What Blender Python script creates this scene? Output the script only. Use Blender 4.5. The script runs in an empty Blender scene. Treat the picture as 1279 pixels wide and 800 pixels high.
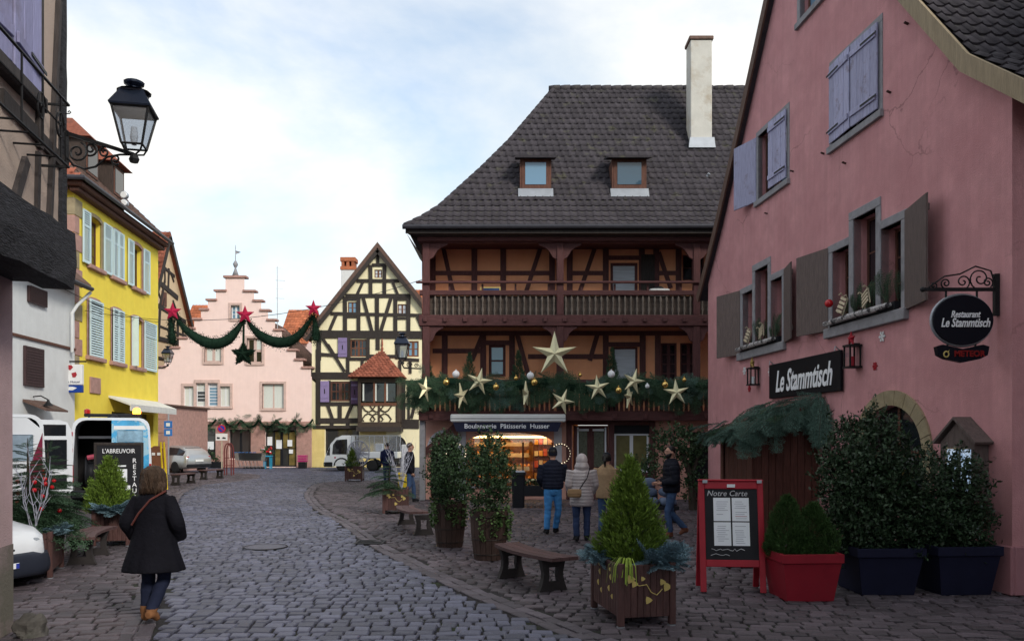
import bpy, math, random
import numpy as np
from mathutils import Vector, Matrix
from mathutils.geometry import tessellate_polygon
R = random.Random(11)
NR = np.random.default_rng(11)
rad = math.radians
SC = bpy.context.scene
COL = SC.collection
# ------------------------------------------------------------------ camera
cam_d = bpy.data.cameras.new('camera'); cam = bpy.data.objects.new('camera', cam_d); COL.objects.link(cam)
CAMH = 2.0; FPX = 1000.0; CX = 640.0; HY = 545.0
cam.location = (0, 0, CAMH); cam.rotation_euler = (rad(90), 0, 0)
cam_d.sensor_width = 36; cam_d.sensor_fit = 'HORIZONTAL'; cam_d.lens = 36*FPX/1279
cam_d.shift_y = (HY-400)/1279; cam_d.clip_start = .1; cam_d.clip_end = 3000
SC.camera = cam
# ------------------------------------------------------------------ sky
SUN_EL, SUN_AZ = 32, 38            # azimuth: degrees right of straight behind the camera
W = bpy.data.worlds.new('World'); SC.world = W; W.use_nodes = True
nt = W.node_tree; nt.nodes.clear()
wo = nt.nodes.new('ShaderNodeOutputWorld'); bg = nt.nodes.new('ShaderNodeBackground'); bg.inputs[1].default_value = .1
sky = nt.nodes.new('ShaderNodeTexSky'); sky.sky_type = 'NISHITA'; sky.sun_disc = False
sky.sun_elevation = rad(SUN_EL); sky.sun_rotation = rad(180-SUN_AZ); sky.air_density = 1.0; sky.dust_density = 1.2; sky.ozone_density = 2.0
tc = nt.nodes.new('ShaderNodeTexCoord'); mp = nt.nodes.new('ShaderNodeMapping')
mp.inputs['Scale'].default_value = (1.5, 1.5, 3.0); mp.inputs['Rotation'].default_value = (0, rad(8), 0); mp.inputs['Location'].default_value = (2.1, 1.3, .4)
n1 = nt.nodes.new('ShaderNodeTexNoise'); n1.inputs['Scale'].default_value = 1.25; n1.inputs['Detail'].default_value = 7; n1.inputs['Roughness'].default_value = .56; n1.inputs['Distortion'].default_value = .25
r1 = nt.nodes.new('ShaderNodeValToRGB'); r1.color_ramp.elements[0].position = .38; r1.color_ramp.elements[1].position = .60
r1.color_ramp.elements[0].color = (.40, .40, .40, 1)
n2 = nt.nodes.new('ShaderNodeTexNoise'); n2.inputs['Scale'].default_value = 1.9; n2.inputs['Detail'].default_value = 5; n2.inputs['Roughness'].default_value = .5
r2 = nt.nodes.new('ShaderNodeValToRGB')
r2.color_ramp.elements[0].position = .34; r2.color_ramp.elements[1].position = .62
r2.color_ramp.elements[0].color = (7.5, 7.9, 8.0, 1); r2.color_ramp.elements[1].color = (10.0, 9.7, 9.1, 1)
mx = nt.nodes.new('ShaderNodeMix'); mx.data_type = 'RGBA'
L = nt.links.new
L(tc.outputs['Generated'], mp.inputs['Vector']); L(mp.outputs[0], n1.inputs['Vector']); L(mp.outputs[0], n2.inputs['Vector'])
L(n1.outputs['Fac'], r1.inputs[0]); L(n2.outputs['Fac'], r2.inputs[0])
vs = nt.nodes.new('ShaderNodeVectorMath'); vs.operation = 'MULTIPLY'; vs.inputs[1].default_value = (1.45, 1.85, 1.9); L(sky.outputs[0], vs.inputs[0])
L(r1.outputs[0], mx.inputs['Factor']); L(vs.outputs[0], mx.inputs[6]); L(r2.outputs[0], mx.inputs[7])
L(mx.outputs[2], bg.inputs[0]); L(bg.outputs[0], wo.inputs[0])
# ------------------------------------------------------------------ sun (veiled)
sd = bpy.data.lights.new('sun', 'SUN'); sd.energy = 2.1; sd.angle = rad(12); sd.color = (1, .93, .82)
so = bpy.data.objects.new('sun', sd); COL.objects.link(so)
_h = Vector((math.sin(rad(SUN_AZ))*math.cos(rad(SUN_EL)), -math.cos(rad(SUN_AZ))*math.cos(rad(SUN_EL)), math.sin(rad(SUN_EL))))
so.rotation_euler = _h.to_track_quat('Z', 'Y').to_euler(); so.location = (20, -20, 30)
SC.view_settings.view_transform = 'Standard'; SC.view_settings.look = 'None'; SC.view_settings.exposure = .32; SC.view_settings.gamma = 1
SC.view_settings.use_curve_mapping = False
# ------------------------------------------------------------------ materials
MATS = {}
def _new(name):
    m = bpy.data.materials.new(name); m.use_nodes = True; t = m.node_tree
    return m, t, t.nodes['Principled BSDF']
def mat(name, col, rough=.8, var=.18, scale=4., bump=0., bscale=60., metal=0., island=0., grain=None, dirt=None, dscale=.8, dpos=(.55, .75), coat=0., spec=.2, streak=0., cracks=0.):
    """procedural surface: base colour with two noises, optional grain stretch, optional stain colour, optional random tint per piece"""
    if name in MATS: return MATS[name]
    m, t, p = _new(name); N = t.nodes.new; K = t.links.new
    tc = N('ShaderNodeTexCoord'); src = tc.outputs['Object']
    if grain:
        mp = N('ShaderNodeMapping'); mp.inputs['Scale'].default_value = grain; K(src, mp.inputs[0]); src = mp.outputs[0]
    n = N('ShaderNodeTexNoise'); n.inputs['Scale'].default_value = scale; n.inputs['Detail'].default_value = 6; n.inputs['Roughness'].default_value = .62; K(src, n.inputs['Vector'])
    mr = N('ShaderNodeMapRange'); mr.inputs[1].default_value = .3; mr.inputs[2].default_value = .7; mr.inputs[3].default_value = 1-var; mr.inputs[4].default_value = 1+var; K(n.outputs['Fac'], mr.inputs[0])
    val = mr.outputs[0]
    if island:
        g = N('ShaderNodeNewGeometry'); oi = N('ShaderNodeObjectInfo')
        ad = N('ShaderNodeMath'); ad.operation = 'ADD'; K(g.outputs['Random Per Island'], ad.inputs[0]); K(oi.outputs['Random'], ad.inputs[1])
        fr = N('ShaderNodeMath'); fr.operation = 'FRACT'; K(ad.outputs[0], fr.inputs[0])
        m2 = N('ShaderNodeMapRange'); m2.inputs[3].default_value = 1-island; m2.inputs[4].default_value = 1+island; K(fr.outputs[0], m2.inputs[0])
        mu = N('ShaderNodeMath'); mu.operation = 'MULTIPLY'; K(val, mu.inputs[0]); K(m2.outputs[0], mu.inputs[1]); val = mu.outputs[0]
    if streak:
        ms = N('ShaderNodeMapping'); ms.inputs['Scale'].default_value = (5, 5, .28); K(tc.outputs['Object'], ms.inputs[0])
        ns = N('ShaderNodeTexNoise'); ns.inputs['Scale'].default_value = 1.6; ns.inputs['Detail'].default_value = 5; ns.inputs['Roughness'].default_value = .7; K(ms.outputs[0], ns.inputs['Vector'])
        m4 = N('ShaderNodeMapRange'); m4.inputs[1].default_value = .35; m4.inputs[2].default_value = .62; m4.inputs[3].default_value = 1-streak; m4.inputs[4].default_value = 1+streak*.25; K(ns.outputs['Fac'], m4.inputs[0])
        mu2 = N('ShaderNodeMath'); mu2.operation = 'MULTIPLY'; K(val, mu2.inputs[0]); K(m4.outputs[0], mu2.inputs[1]); val = mu2.outputs[0]
    vm = N('ShaderNodeVectorMath'); vm.operation = 'SCALE'; vm.inputs[0].default_value = col[:3]; K(val, vm.inputs['Scale'])
    out = vm.outputs[0]
    if dirt:
        n3 = N('ShaderNodeTexNoise'); n3.inputs['Scale'].default_value = dscale; n3.inputs['Detail'].default_value = 8; n3.inputs['Roughness'].default_value = .68; K(tc.outputs['Object'], n3.inputs['Vector'])
        m3 = N('ShaderNodeMapRange'); m3.inputs[1].default_value = dpos[0]; m3.inputs[2].default_value = dpos[1]; K(n3.outputs['Fac'], m3.inputs[0])
        mix = N('ShaderNodeMix'); mix.data_type = 'RGBA'; K(m3.outputs[0], mix.inputs['Factor']); K(out, mix.inputs[6]); mix.inputs[7].default_value = (*dirt[:3], 1); out = mix.outputs[2]
    if cracks:
        nw = N('ShaderNodeTexNoise'); nw.inputs['Scale'].default_value = 2.2; nw.inputs['Detail'].default_value = 6; K(tc.outputs['Object'], nw.inputs['Vector'])
        va = N('ShaderNodeVectorMath'); va.operation = 'MULTIPLY_ADD'; va.inputs[1].default_value = (.55, .55, .55); K(nw.outputs['Color'], va.inputs[0]); K(tc.outputs['Object'], va.inputs[2])
        vo = N('ShaderNodeTexVoronoi'); vo.feature = 'DISTANCE_TO_EDGE'; vo.inputs['Scale'].default_value = .42; K(va.outputs[0], vo.inputs['Vector'])
        lt = N('ShaderNodeMapRange'); lt.inputs[1].default_value = .0015; lt.inputs[2].default_value = .006; lt.inputs[3].default_value = cracks; lt.inputs[4].default_value = 0; K(vo.outputs['Distance'], lt.inputs[0])
        n5 = N('ShaderNodeTexNoise'); n5.inputs['Scale'].default_value = .5; K(tc.outputs['Object'], n5.inputs['Vector'])
        m5 = N('ShaderNodeMapRange'); m5.inputs[1].default_value = .47; m5.inputs[2].default_value = .6; K(n5.outputs['Fac'], m5.inputs[0])
        m6 = N('ShaderNodeMath'); m6.operation = 'MULTIPLY'; K(lt.outputs[0], m6.inputs[0]); K(m5.outputs[0], m6.inputs[1])
        mx5 = N('ShaderNodeMix'); mx5.data_type = 'RGBA'; K(m6.outputs[0], mx5.inputs['Factor']); K(out, mx5.inputs[6]); mx5.inputs[7].default_value = (*[c*.35 for c in col[:3]], 1); out = mx5.outputs[2]
    K(out, p.inputs['Base Color'])
    p.inputs['Roughness'].default_value = rough; p.inputs['Metallic'].default_value = metal; p.inputs['Specular IOR Level'].default_value = spec
    if coat: p.inputs['Coat Weight'].default_value = coat; p.inputs['Coat Roughness'].default_value = .08
    if bump:
        nb = N('ShaderNodeTexNoise'); nb.inputs['Scale'].default_value = bscale; nb.inputs['Detail'].default_value = 5; K(src, nb.inputs['Vector'])
        b = N('ShaderNodeBump'); b.inputs['Strength'].default_value = bump; b.inputs['Distance'].default_value = .02; K(nb.outputs['Fac'], b.inputs['Height']); K(b.outputs[0], p.inputs['Normal'])
    MATS[name] = m
    return m
def emat(name, col, s):
    if name in MATS: return MATS[name]
    m, t, p = _new(name); p.inputs['Base Color'].default_value = (*col, 1); p.inputs['Emission Color'].default_value = (*col, 1); p.inputs['Emission Strength'].default_value = s
    MATS[name] = m; return m
def wood(name, col, var=.3, rough=.75, axis='z', dirt=None, dpos=(.55, .75), island=.12):
    g = {'z': (9, 9, 1.2), 'x': (1.2, 9, 9), 'y': (9, 1.2, 9)}[axis]
    return mat(name, col, rough, var, 3, .5, 9, island=island, grain=g, dirt=dirt, dscale=2.2, dpos=dpos, spec=.3)
def plaster(name, col, dirt, var=.07, dpos=(.5, .85), dscale=.7, streak=.03, cracks=0.):
    return mat(name, col, .92, var, 2.2, .35, 55, dirt=dirt, dscale=dscale, dpos=dpos, spec=.2, streak=streak, cracks=cracks)
def glassy(name, col=(.012, .014, .018), rough=.04, bumpy=.12):
    """a window pane: dark room behind a reflecting, slightly uneven sheet"""
    if name in MATS: return MATS[name]
    m, t, p = _new(name); N = t.nodes.new; K = t.links.new
    p.inputs['Base Color'].default_value = (*col, 1); p.inputs['Roughness'].default_value = rough; p.inputs['IOR'].default_value = 1.6
    tc = N('ShaderNodeTexCoord'); nb = N('ShaderNodeTexNoise'); nb.inputs['Scale'].default_value = 2.5; K(tc.outputs['Object'], nb.inputs['Vector'])
    b = N('ShaderNodeBump'); b.inputs['Strength'].default_value = bumpy; b.inputs['Distance'].default_value = .03; K(nb.outputs['Fac'], b.inputs['Height']); K(b.outputs[0], p.inputs['Normal'])
    MATS[name] = m; return m
def clear(name, col=(.9, .95, .97), rough=.02, alpha=.25):
    """thin clear pane that light passes straight through"""
    if name in MATS: return MATS[name]
    m, t, p = _new(name); N = t.nodes.new; K = t.links.new
    tr = N('ShaderNodeBsdfTransparent'); tr.inputs[0].default_value = (*col, 1)
    gl = N('ShaderNodeBsdfGlossy'); gl.inputs['Roughness'].default_value = rough
    mxs = N('ShaderNodeMixShader'); mxs.inputs[0].default_value = alpha; K(tr.outputs[0], mxs.inputs[1]); K(gl.outputs[0], mxs.inputs[2])
    K(mxs.outputs[0], t.nodes['Material Output'].inputs[0]); MATS[name] = m; return m
# ------------------------------------------------------------------ mesh builder
class MB:
    def __init__(s): s.v = []; s.f = []; s.m = []
    def add(s, vs, fs, mi=0):
        o = len(s.v); s.v += [tuple(p) for p in vs]; s.f += [tuple(i+o for i in f) for f in fs]; s.m += [mi]*len(fs); return s
    def box(s, x0, x1, y0, y1, z0, z1, mi=0):
        return s.add([(x0,y0,z0),(x1,y0,z0),(x1,y1,z0),(x0,y1,z0),(x0,y0,z1),(x1,y0,z1),(x1,y1,z1),(x0,y1,z1)],
                     [(0,3,2,1),(4,5,6,7),(0,1,5,4),(1,2,6,5),(2,3,7,6),(3,0,4,7)], mi)
    def cbox(s, x0, x1, y0, y1, z0, z1, c=.01, mi=0):
        """box with chamfered edges"""
        vs = []; idx = {}
        for ix, (X, sx) in enumerate(((x0, 1), (x1, -1))):
            for iy, (Y, sy) in enumerate(((y0, 1), (y1, -1))):
                for iz, (Z, sz) in enumerate(((z0, 1), (z1, -1))):
                    for k in range(3):
                        idx[ix, iy, iz, k] = len(vs)
                        vs.append((X+(0 if k == 0 else c*sx), Y+(0 if k == 1 else c*sy), Z+(0 if k == 2 else c*sz)))
        fs = []
        for a in range(3):
            b, d = (a+1) % 3, (a+2) % 3
            for e in (0, 1):
                q = []
                for (i, j) in ((0,0),(1,0),(1,1),(0,1)):
                    t = [0,0,0]; t[a] = e; t[b] = i; t[d] = j; q.append(idx[(*t, a)])
                fs.append(tuple(q) if e else tuple(q[::-1]))
            for i in (0, 1):
                for j in (0, 1):
                    t0 = [0,0,0]; t1 = [0,0,0]; t0[b] = t1[b] = i; t0[d] = t1[d] = j; t1[a] = 1
                    q = [idx[(*t0, b)], idx[(*t1, b)], idx[(*t1, d)], idx[(*t0, d)]]
                    fs.append(tuple(q) if (i ^ j) else tuple(q[::-1]))
        for ix in (0, 1):
            for iy in (0, 1):
                for iz in (0, 1):
                    q = [idx[ix, iy, iz, k] for k in range(3)]
                    fs.append(tuple(q) if (ix+iy+iz) % 2 else tuple(q[::-1]))
        return s.add(vs, fs, mi)
    def bar(s, p, q, w, d, mi=0, side=None):
        """beam p->q, width w across (in the plane given by side normal), depth d along side"""
        p = Vector(p); q = Vector(q); t = (q-p).normalized()
        n = Vector(side) if side else (Vector((0, 0, 1)) if abs(t.z) < .9 else Vector((0, 1, 0)))
        a = t.cross(n).normalized(); n = a.cross(t).normalized()
        vs = []
        for c in (p, q):
            for sx, sy in ((-1,-1),(1,-1),(1,1),(-1,1)): vs.append(c+a*sx*w/2+n*sy*d/2)
        return s.add(vs, [(0,3,2,1),(4,5,6,7),(0,1,5,4),(1,2,6,5),(2,3,7,6),(3,0,4,7)], mi)
    def prism(s, poly, y0, y1, mi=0, ax='y'):
        """closed polygon of (x,z) extruded along y (or (x,y) along z, (y,z) along x)"""
        f3 = {'y': lambda a, b, e: (a, e, b), 'z': lambda a, b, e: (a, b, e), 'x': lambda a, b, e: (e, a, b)}[ax]
        n = len(poly); vs = [f3(a, b, y0) for a, b in poly]+[f3(a, b, y1) for a, b in poly]
        tr = tessellate_polygon([[Vector((a, b, 0)) for a, b in poly]])
        fs = [tuple(t) for t in tr]+[tuple(i+n for i in t[::-1]) for t in tr]+[(i, (i+1) % n, (i+1) % n+n, i+n) for i in range(n)]
        return s.add(vs, fs, mi)
    def tube(s, path, r, n=6, mi=0, caps=True, closed=False):
        P = [Vector(p) for p in path]; k = len(P); rr = r if isinstance(r, (list, tuple)) else [r]*k
        up = None; vs = []
        for i in range(k):
            if closed: t = (P[(i+1) % k]-P[i-1]).normalized()
            else: t = (P[min(i+1, k-1)]-P[max(i-1, 0)])
            t = t.normalized() if t.length > 1e-9 else Vector((0, 0, 1))
            if up is None: up = t.orthogonal().normalized()
            a = (up-t*up.dot(t)); a = a.normalized() if a.length > 1e-6 else t.orthogonal().normalized(); up = a; b = t.cross(a)
            for j in range(n):
                w = 2*math.pi*j/n; vs.append(P[i]+(a*math.cos(w)+b*math.sin(w))*rr[i])
        fs = []
        for i in range(k if closed else k-1):
            i2 = (i+1) % k
            for j in range(n): fs.append((i*n+j, i*n+(j+1) % n, i2*n+(j+1) % n, i2*n+j))
        if caps and not closed: fs += [tuple(range(n))[::-1], tuple((k-1)*n+j for j in range(n))]
        return s.add(vs, fs, mi)
    def lathe(s, prof, c=(0, 0, 0), n=12, mi=0, ax='z'):
        vs = []
        for r, h in prof:
            for j in range(n):
                w = 2*math.pi*j/n; a, b = r*math.cos(w), r*math.sin(w)
                vs.append((c[0]+a, c[1]+b, c[2]+h) if ax == 'z' else ((c[0]+h, c[1]+a, c[2]+b) if ax == 'x' else (c[0]+b, c[1]+h, c[2]+a)))
        fs = [(i*n+j, i*n+(j+1) % n, (i+1)*n+(j+1) % n, (i+1)*n+j) for i in range(len(prof)-1) for j in range(n)]
        k = len(prof)-1
        fs += [tuple(range(n))[::-1], tuple(k*n+j for j in range(n))]
        return s.add(vs, fs, mi)
    def ell(s, c, r, n=12, k=8, mi=0):
        r = r if isinstance(r, (list, tuple)) else (r, r, r)
        vs = [(c[0], c[1], c[2]-r[2])]
        for i in range(1, k):
            a = -math.pi/2+math.pi*i/k
            for j in range(n):
                w = 2*math.pi*j/n; vs.append((c[0]+r[0]*math.cos(a)*math.cos(w), c[1]+r[1]*math.cos(a)*math.sin(w), c[2]+r[2]*math.sin(a)))
        vs.append((c[0], c[1], c[2]+r[2])); e = len(vs)-1
        fs = [(0, 1+(j+1) % n, 1+j) for j in range(n)]+[(e, 1+(k-2)*n+j, 1+(k-2)*n+(j+1) % n) for j in range(n)]
        fs += [(1+i*n+j, 1+i*n+(j+1) % n, 1+(i+1)*n+(j+1) % n, 1+(i+1)*n+j) for i in range(k-2) for j in range(n)]
        return s.add(vs, fs, mi)
    def loft(s, secs, n=14, mi=0, pw=2.0):
        """stack of horizontal (super)ellipses: (cx,cy,z,rx,ry)"""
        vs = []
        for cx, cy, z, rx, ry in secs:
            for j in range(n):
                w = 2*math.pi*j/n; c, d = math.cos(w), math.sin(w)
                vs.append((cx+rx*math.copysign(abs(c)**(2/pw), c), cy+ry*math.copysign(abs(d)**(2/pw), d), z))
        k = len(secs)
        fs = [(i*n+j, i*n+(j+1) % n, (i+1)*n+(j+1) % n, (i+1)*n+j) for i in range(k-1) for j in range(n)]
        fs += [tuple(range(n))[::-1], tuple((k-1)*n+j for j in range(n))]
        return s.add(vs, fs, mi)
    def holes(s, outer, holes, y=0., depth=.2, mi=0, mr=None):
        """flat wall in the xz plane at y with openings; reveals run back by depth"""
        loops = [outer]+holes; flat = [p for l in loops for p in l]
        tr = tessellate_polygon([[Vector((a, b, 0)) for a, b in l] for l in loops])
        fs = []
        for t in tr:
            (ax, az), (bx, bz), (cx, cz) = (flat[i] for i in t)
            ar = (bx-ax)*(cz-az)-(cx-ax)*(bz-az)
            fs.append(tuple(t) if ar > 0 else tuple(t[::-1]))
        s.add([(a, y, b) for a, b in flat], fs, mi)
        for h in holes:
            n = len(h); ar = sum(h[i][0]*h[(i+1) % n][1]-h[(i+1) % n][0]*h[i][1] for i in range(n))
            h = h if ar > 0 else h[::-1]
            s.add([(a, y, b) for a, b in h]+[(a, y+depth, b) for a, b in h], [((i+1) % n, i, i+n, (i+1) % n+n) for i in range(n)], mi if mr is None else mr)
        return s
    def xf(s, M, i0=0):
        for i in range(i0, len(s.v)): s.v[i] = tuple(M @ Vector(s.v[i]))
        return s
    def build(s, name, mats, parent=None, smooth=False, loc=None, rz=0.):
        me = bpy.data.meshes.new(name); me.from_pydata(s.v, [], s.f)
        for m in (mats if isinstance(mats, (list, tuple)) else [mats]): me.materials.append(m)
        if any(s.m): me.polygons.foreach_set('material_index', s.m)
        if smooth: me.polygons.foreach_set('use_smooth', [True]*len(s.f))
        me.update()
        return link(name, me, parent, loc, rz)
def link(name, me, parent=None, loc=None, rz=0., rot=None, scale=None):
    o = bpy.data.objects.new(name, me); COL.objects.link(o); o.parent = parent
    if loc is not None: o.location = loc
    if rz: o.rotation_euler = (0, 0, rz)
    if rot is not None: o.rotation_euler = rot
    if scale is not None: o.scale = scale
    return o
def smooth_angle(o, a=40):
    me = o.data; me.polygons.foreach_set('use_smooth', [True]*len(me.polygons))
    try: me.set_sharp_from_angle(angle=rad(a))
    except Exception: pass
    return o
def tag(o, label, cat, group=None):
    o['label'] = label; o['category'] = cat
    if group: o['group'] = group
    return o
def thing(name, label, cat, loc=(0, 0, 0), rz=0., group=None):
    o = bpy.data.objects.new(name, None); COL.objects.link(o); o.location = loc; o.rotation_euler = (0, 0, rz); o.empty_display_size = .2
    return tag(o, label, cat, group)
def struct(o): o['kind'] = 'structure'; return o
def stuff(o): o['kind'] = 'stuff'; return o
def np_mesh(name, V, F, mats, parent=None, smooth=False, mi=None, loc=None):
    """mesh from numpy arrays of quads (or tris)"""
    me = bpy.data.meshes.new(name); V = np.asarray(V, dtype=np.float32); F = np.asarray(F, dtype=np.int32); k = F.shape[1]
    me.vertices.add(len(V)); me.vertices.foreach_set('co', V.ravel())
    me.loops.add(F.size); me.loops.foreach_set('vertex_index', F.ravel())
    me.polygons.add(len(F)); me.polygons.foreach_set('loop_start', np.arange(len(F), dtype=np.int32)*k)
    for m in (mats if isinstance(mats, (list, tuple)) else [mats]): me.materials.append(m)
    if mi is not None: me.polygons.foreach_set('material_index', np.asarray(mi, dtype=np.int32))
    if smooth: me.polygons.foreach_set('use_smooth', np.ones(len(F), dtype=bool))
    me.update(calc_edges=True); me.validate()
    return link(name, me, parent, loc)
def text_mesh(body, size, shear=0., bold=0., depth=.004, spacing=1., align='CENTER', wscale=1.):
    cu = bpy.data.curves.new('lettering', 'FONT'); cu.body = body; cu.size = size; cu.shear = shear; cu.offset = bold; cu.extrude = depth
    cu.align_x = align; cu.align_y = 'CENTER'; cu.space_character = spacing; cu.resolution_u = 3
    o = bpy.data.objects.new('lettering', cu); COL.objects.link(o)
    dg = bpy.context.evaluated_depsgraph_get(); me = bpy.data.meshes.new_from_object(o.evaluated_get(dg))
    bpy.data.objects.remove(o); bpy.data.curves.remove(cu); me.materials.clear()
    if wscale != 1: me.transform(Matrix.Diagonal((wscale, 1, 1, 1)))
    return me
def text_on(body, size, x, y, z, m, parent, wmax=None, name='lettering', rotz=0., **k):
    """upright text facing local -y, centred at x,z"""
    me = text_mesh(body, size, **k); me.materials.append(m)
    if wmax:
        xs = [v.co.x for v in me.vertices]; w = max(xs)-min(xs); me.transform(Matrix.Diagonal((wmax/w, 1, 1, 1)))
    return link(name, me, parent, (x, y, z), rot=(rad(90), 0, rotz))
class Fr:
    """a vertical wall plane; turns photo pixels into (distance along wall, height)"""
    def __init__(s, x0, y0, x1, y1):
        s.o = (x0, y0); s.L = math.hypot(x1-x0, y1-y0); s.d = ((x1-x0)/s.L, (y1-y0)/s.L); s.rz = math.atan2(s.d[1], s.d[0])
    def u(s, px):
        a = (px-CX)/FPX; return (a*s.o[1]-s.o[0])/(s.d[0]-a*s.d[1])
    def uz(s, px, py):
        u = s.u(px); return u, CAMH+(HY-py)/FPX*(s.o[1]+u*s.d[1])
    def world(s, u, y=0, z=0):
        return Vector((s.o[0]+s.d[0]*u-s.d[1]*y, s.o[1]+s.d[1]*u+s.d[0]*y, z))
    def house(s, name, label, cat='house'):
        return thing(name, label, cat, (s.o[0], s.o[1], 0), s.rz)
def gp(px, py):
    """ground point under a pixel"""
    Y = CAMH*FPX/(py-HY); return Vector(((px-CX)/FPX*Y, Y, 0))
def at(px, py, Y): return Vector(((px-CX)/FPX*Y, Y, CAMH+(HY-py)/FPX*Y))
def copy_tree(o, parent=None, kids=None):
    c = o.copy(); COL.objects.link(c); c.parent = parent
    for ch in (kids if kids is not None else CH(o)): copy_tree(ch, c)
    return c
def CH(o): return [x for x in list(o.children)]
# ------------------------------------------------------------------ shared materials
M_pinkwall = plaster('pink_plaster', (.57, .285, .298), (.46, .21, .225), var=.13, dpos=(.42, .8), dscale=.9, streak=.09, cracks=.55)
M_plinth = plaster('pink_plinth', (.36, .17, .19), (.2, .12, .13))
M_grey_stone = mat('grey_stone', (.27, .265, .285), .85, .15, 6, .3, 60, dirt=(.15, .15, .16), dscale=2)
M_lav = wood('weathered_lavender_board', (.36, .36, .52), .16, dirt=(.20, .15, .17), dpos=(.56, .68))
M_greybrown = wood('grey_brown_board', (.125, .094, .088), .24)
M_iron = mat('black_iron', (.018, .018, .02), .5, .3, 20, .2, 80, metal=.3)
M_ironrust = mat('rusty_iron', (.06, .035, .03), .7, .3, 20)
M_glass = glassy('window_glass')
M_glass_skytint = glassy('glass_painted_sky', (.14, .26, .38), .02)  # blue base colour stands in for the sky's reflection
M_curtain = mat('net_curtain', (.62, .65, .62), .9, .12, 9, grain=(8, 8, .6))
M_frame_br = wood('brown_window_frame', (.115, .05, .035))
M_frame_wh = mat('white_window_frame', (.72, .74, .78), .5, .05)
M_dkwood = wood('oxblood_timber', (.092, .036, .036), .3)
M_dkwood_x = wood('oxblood_timber_long', (.092, .036, .036), .3, axis='x')
M_black_t = wood('black_timber', (.035, .028, .026), .35)
M_dark = mat('dark_interior', (.012, .011, .012), .9)  # near-black colour stands in for shade in recesses and openings
M_tile_dk = mat('grey_brown_roof_tile', (.050, .044, .052), .8, .22, 5, .4, 60, island=.20, spec=.18, dirt=(.088, .086, .058), dscale=2.2, dpos=(.57, .72))
M_tile_red = mat('red_roof_tile', (.26, .085, .055), .8, .25, 8, .3, 50, island=.3, dirt=(.10, .06, .05), dscale=1.5)
M_tile_or = mat('orange_roof_tile', (.42, .14, .07), .8, .25, 8, .3, 50, island=.25, dirt=(.2, .09, .06), dscale=1.2)
M_tile_br = mat('brown_roof_tile', (.14, .085, .07), .8, .25, 8, .3, 50, island=.3, dirt=(.08, .07, .05), dscale=1.5)
M_sandstone = mat('pink_sandstone', (.40, .24, .21), .9, .2, 5, .3, 40, dirt=(.30, .2, .18), dscale=1.3)
M_sand_y = mat('yellow_sandstone', (.31, .255, .165), .9, .18, 5, .3, 40, dirt=(.25, .2, .11), dscale=1.5)
M_palestone = mat('pale_pink_sandstone', (.56, .41, .37), .9, .15, 5, .2, 40)
M_white = mat('white_paint', (.72, .73, .74), .6, .05)
M_letter = mat('white_lettering', (.85, .86, .9), .5, .01)
M_chim = plaster('chimney_render', (.56, .54, .50), (.40, .34, .27), dpos=(.5, .7), dscale=1.6)
M_zinc = mat('zinc_sheet', (.36, .38, .42), .4, .12, 4, metal=.6)
M_gutter = mat('dark_gutter', (.045, .045, .055), .45, .15, 6, metal=.3)
M_gold = mat('pale_gold_star', (.74, .68, .44), .42, .08, 10, .12, 60, metal=.35)
M_goldball = mat('gold_bauble', (.75, .5, .16), .16, .02, metal=.9)
M_whiteball = mat('white_bauble', (.8, .8, .82), .3, .02)
M_red = mat('red_paint', (.33, .016, .03), .45, .1, 6)
M_redstar = mat('red_felt_star', (.36, .012, .05), .8, .12, 8)
M_wire = mat('dark_cable', (.04, .04, .045), .6)
M_fir = mat('fir_needles', (.046, .094, .050), .6, .25, 6, island=.45, spec=.3)
M_firblue = mat('blue_fir_needles', (.085, .155, .125), .6, .25, 6, island=.4, spec=.3)
M_garl = mat('tinsel_green', (.009, .022, .014), .85, .3, 30, island=.5, spec=.05)
M_thuja = mat('golden_thuja', (.115, .185, .026), .6, .2, 5, island=.42, spec=.3)
M_leaf = mat('laurel_leaf', (.030, .055, .027), .42, .2, 5, island=.55, spec=.28)
M_leaf2 = mat('box_leaf', (.036, .068, .030), .45, .2, 5, island=.5)
M_ivy = mat('ivy_leaf', (.075, .125, .045), .45, .2, 5, island=.45)
M_spruce = mat('dwarf_spruce', (.038, .080, .022), .6, .2, 8, island=.4)
M_juni = mat('blue_juniper', (.15, .24, .29), .6, .2, 6, island=.4, spec=.3)
M_grass = mat('yellow_green_grass', (.26, .36, .05), .5, .2, 5, island=.35)
M_bark = wood('bark', (.06, .045, .035))
M_twig = mat('frosted_twig', (.36, .37, .45), .7, .1)
M_soil = mat('potting_soil', (.03, .022, .018), .95, .3, 20, .6, 40)
M_skin = mat('skin', (.42, .23, .17), .5, .06, 12)
M_boxwood = wood('planter_board', (.075, .036, .034), .3, rough=.55, island=.15)
M_bench = wood('bench_board', (.085, .045, .045), .25, rough=.6, axis='x', island=.15)
M_benchleg = mat('bench_leg_black', (.03, .026, .027), .6, .2, 10)
M_gold_in = mat('gilded_inlay', (.55, .43, .15), .5, .1)
M_tyre = mat('tyre_rubber', (.018, .018, .02), .8, .15, 20)
M_rim = mat('wheel_rim', (.45, .46, .48), .35, .05, metal=.7)
M_taillight = mat('tail_light', (.35, .01, .012), .2, .02, coat=.6)
M_plastic = mat('dark_plastic', (.014, .015, .019), .55, .1, 20, spec=.15)
M_carwhite = mat('white_car_paint', (.66, .69, .74), .3, .02, coat=.7)
M_beacon = emat('orange_beacon', (1., .28, .03), 6.)
M_paper = mat('paper', (.78, .81, .86), .7, .03)
M_slate = mat('chalkboard', (.016, .016, .02), .7, .2, 6)
M_chalk = mat('chalk', (.5, .5, .53), .9, .3, 30)
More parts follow.
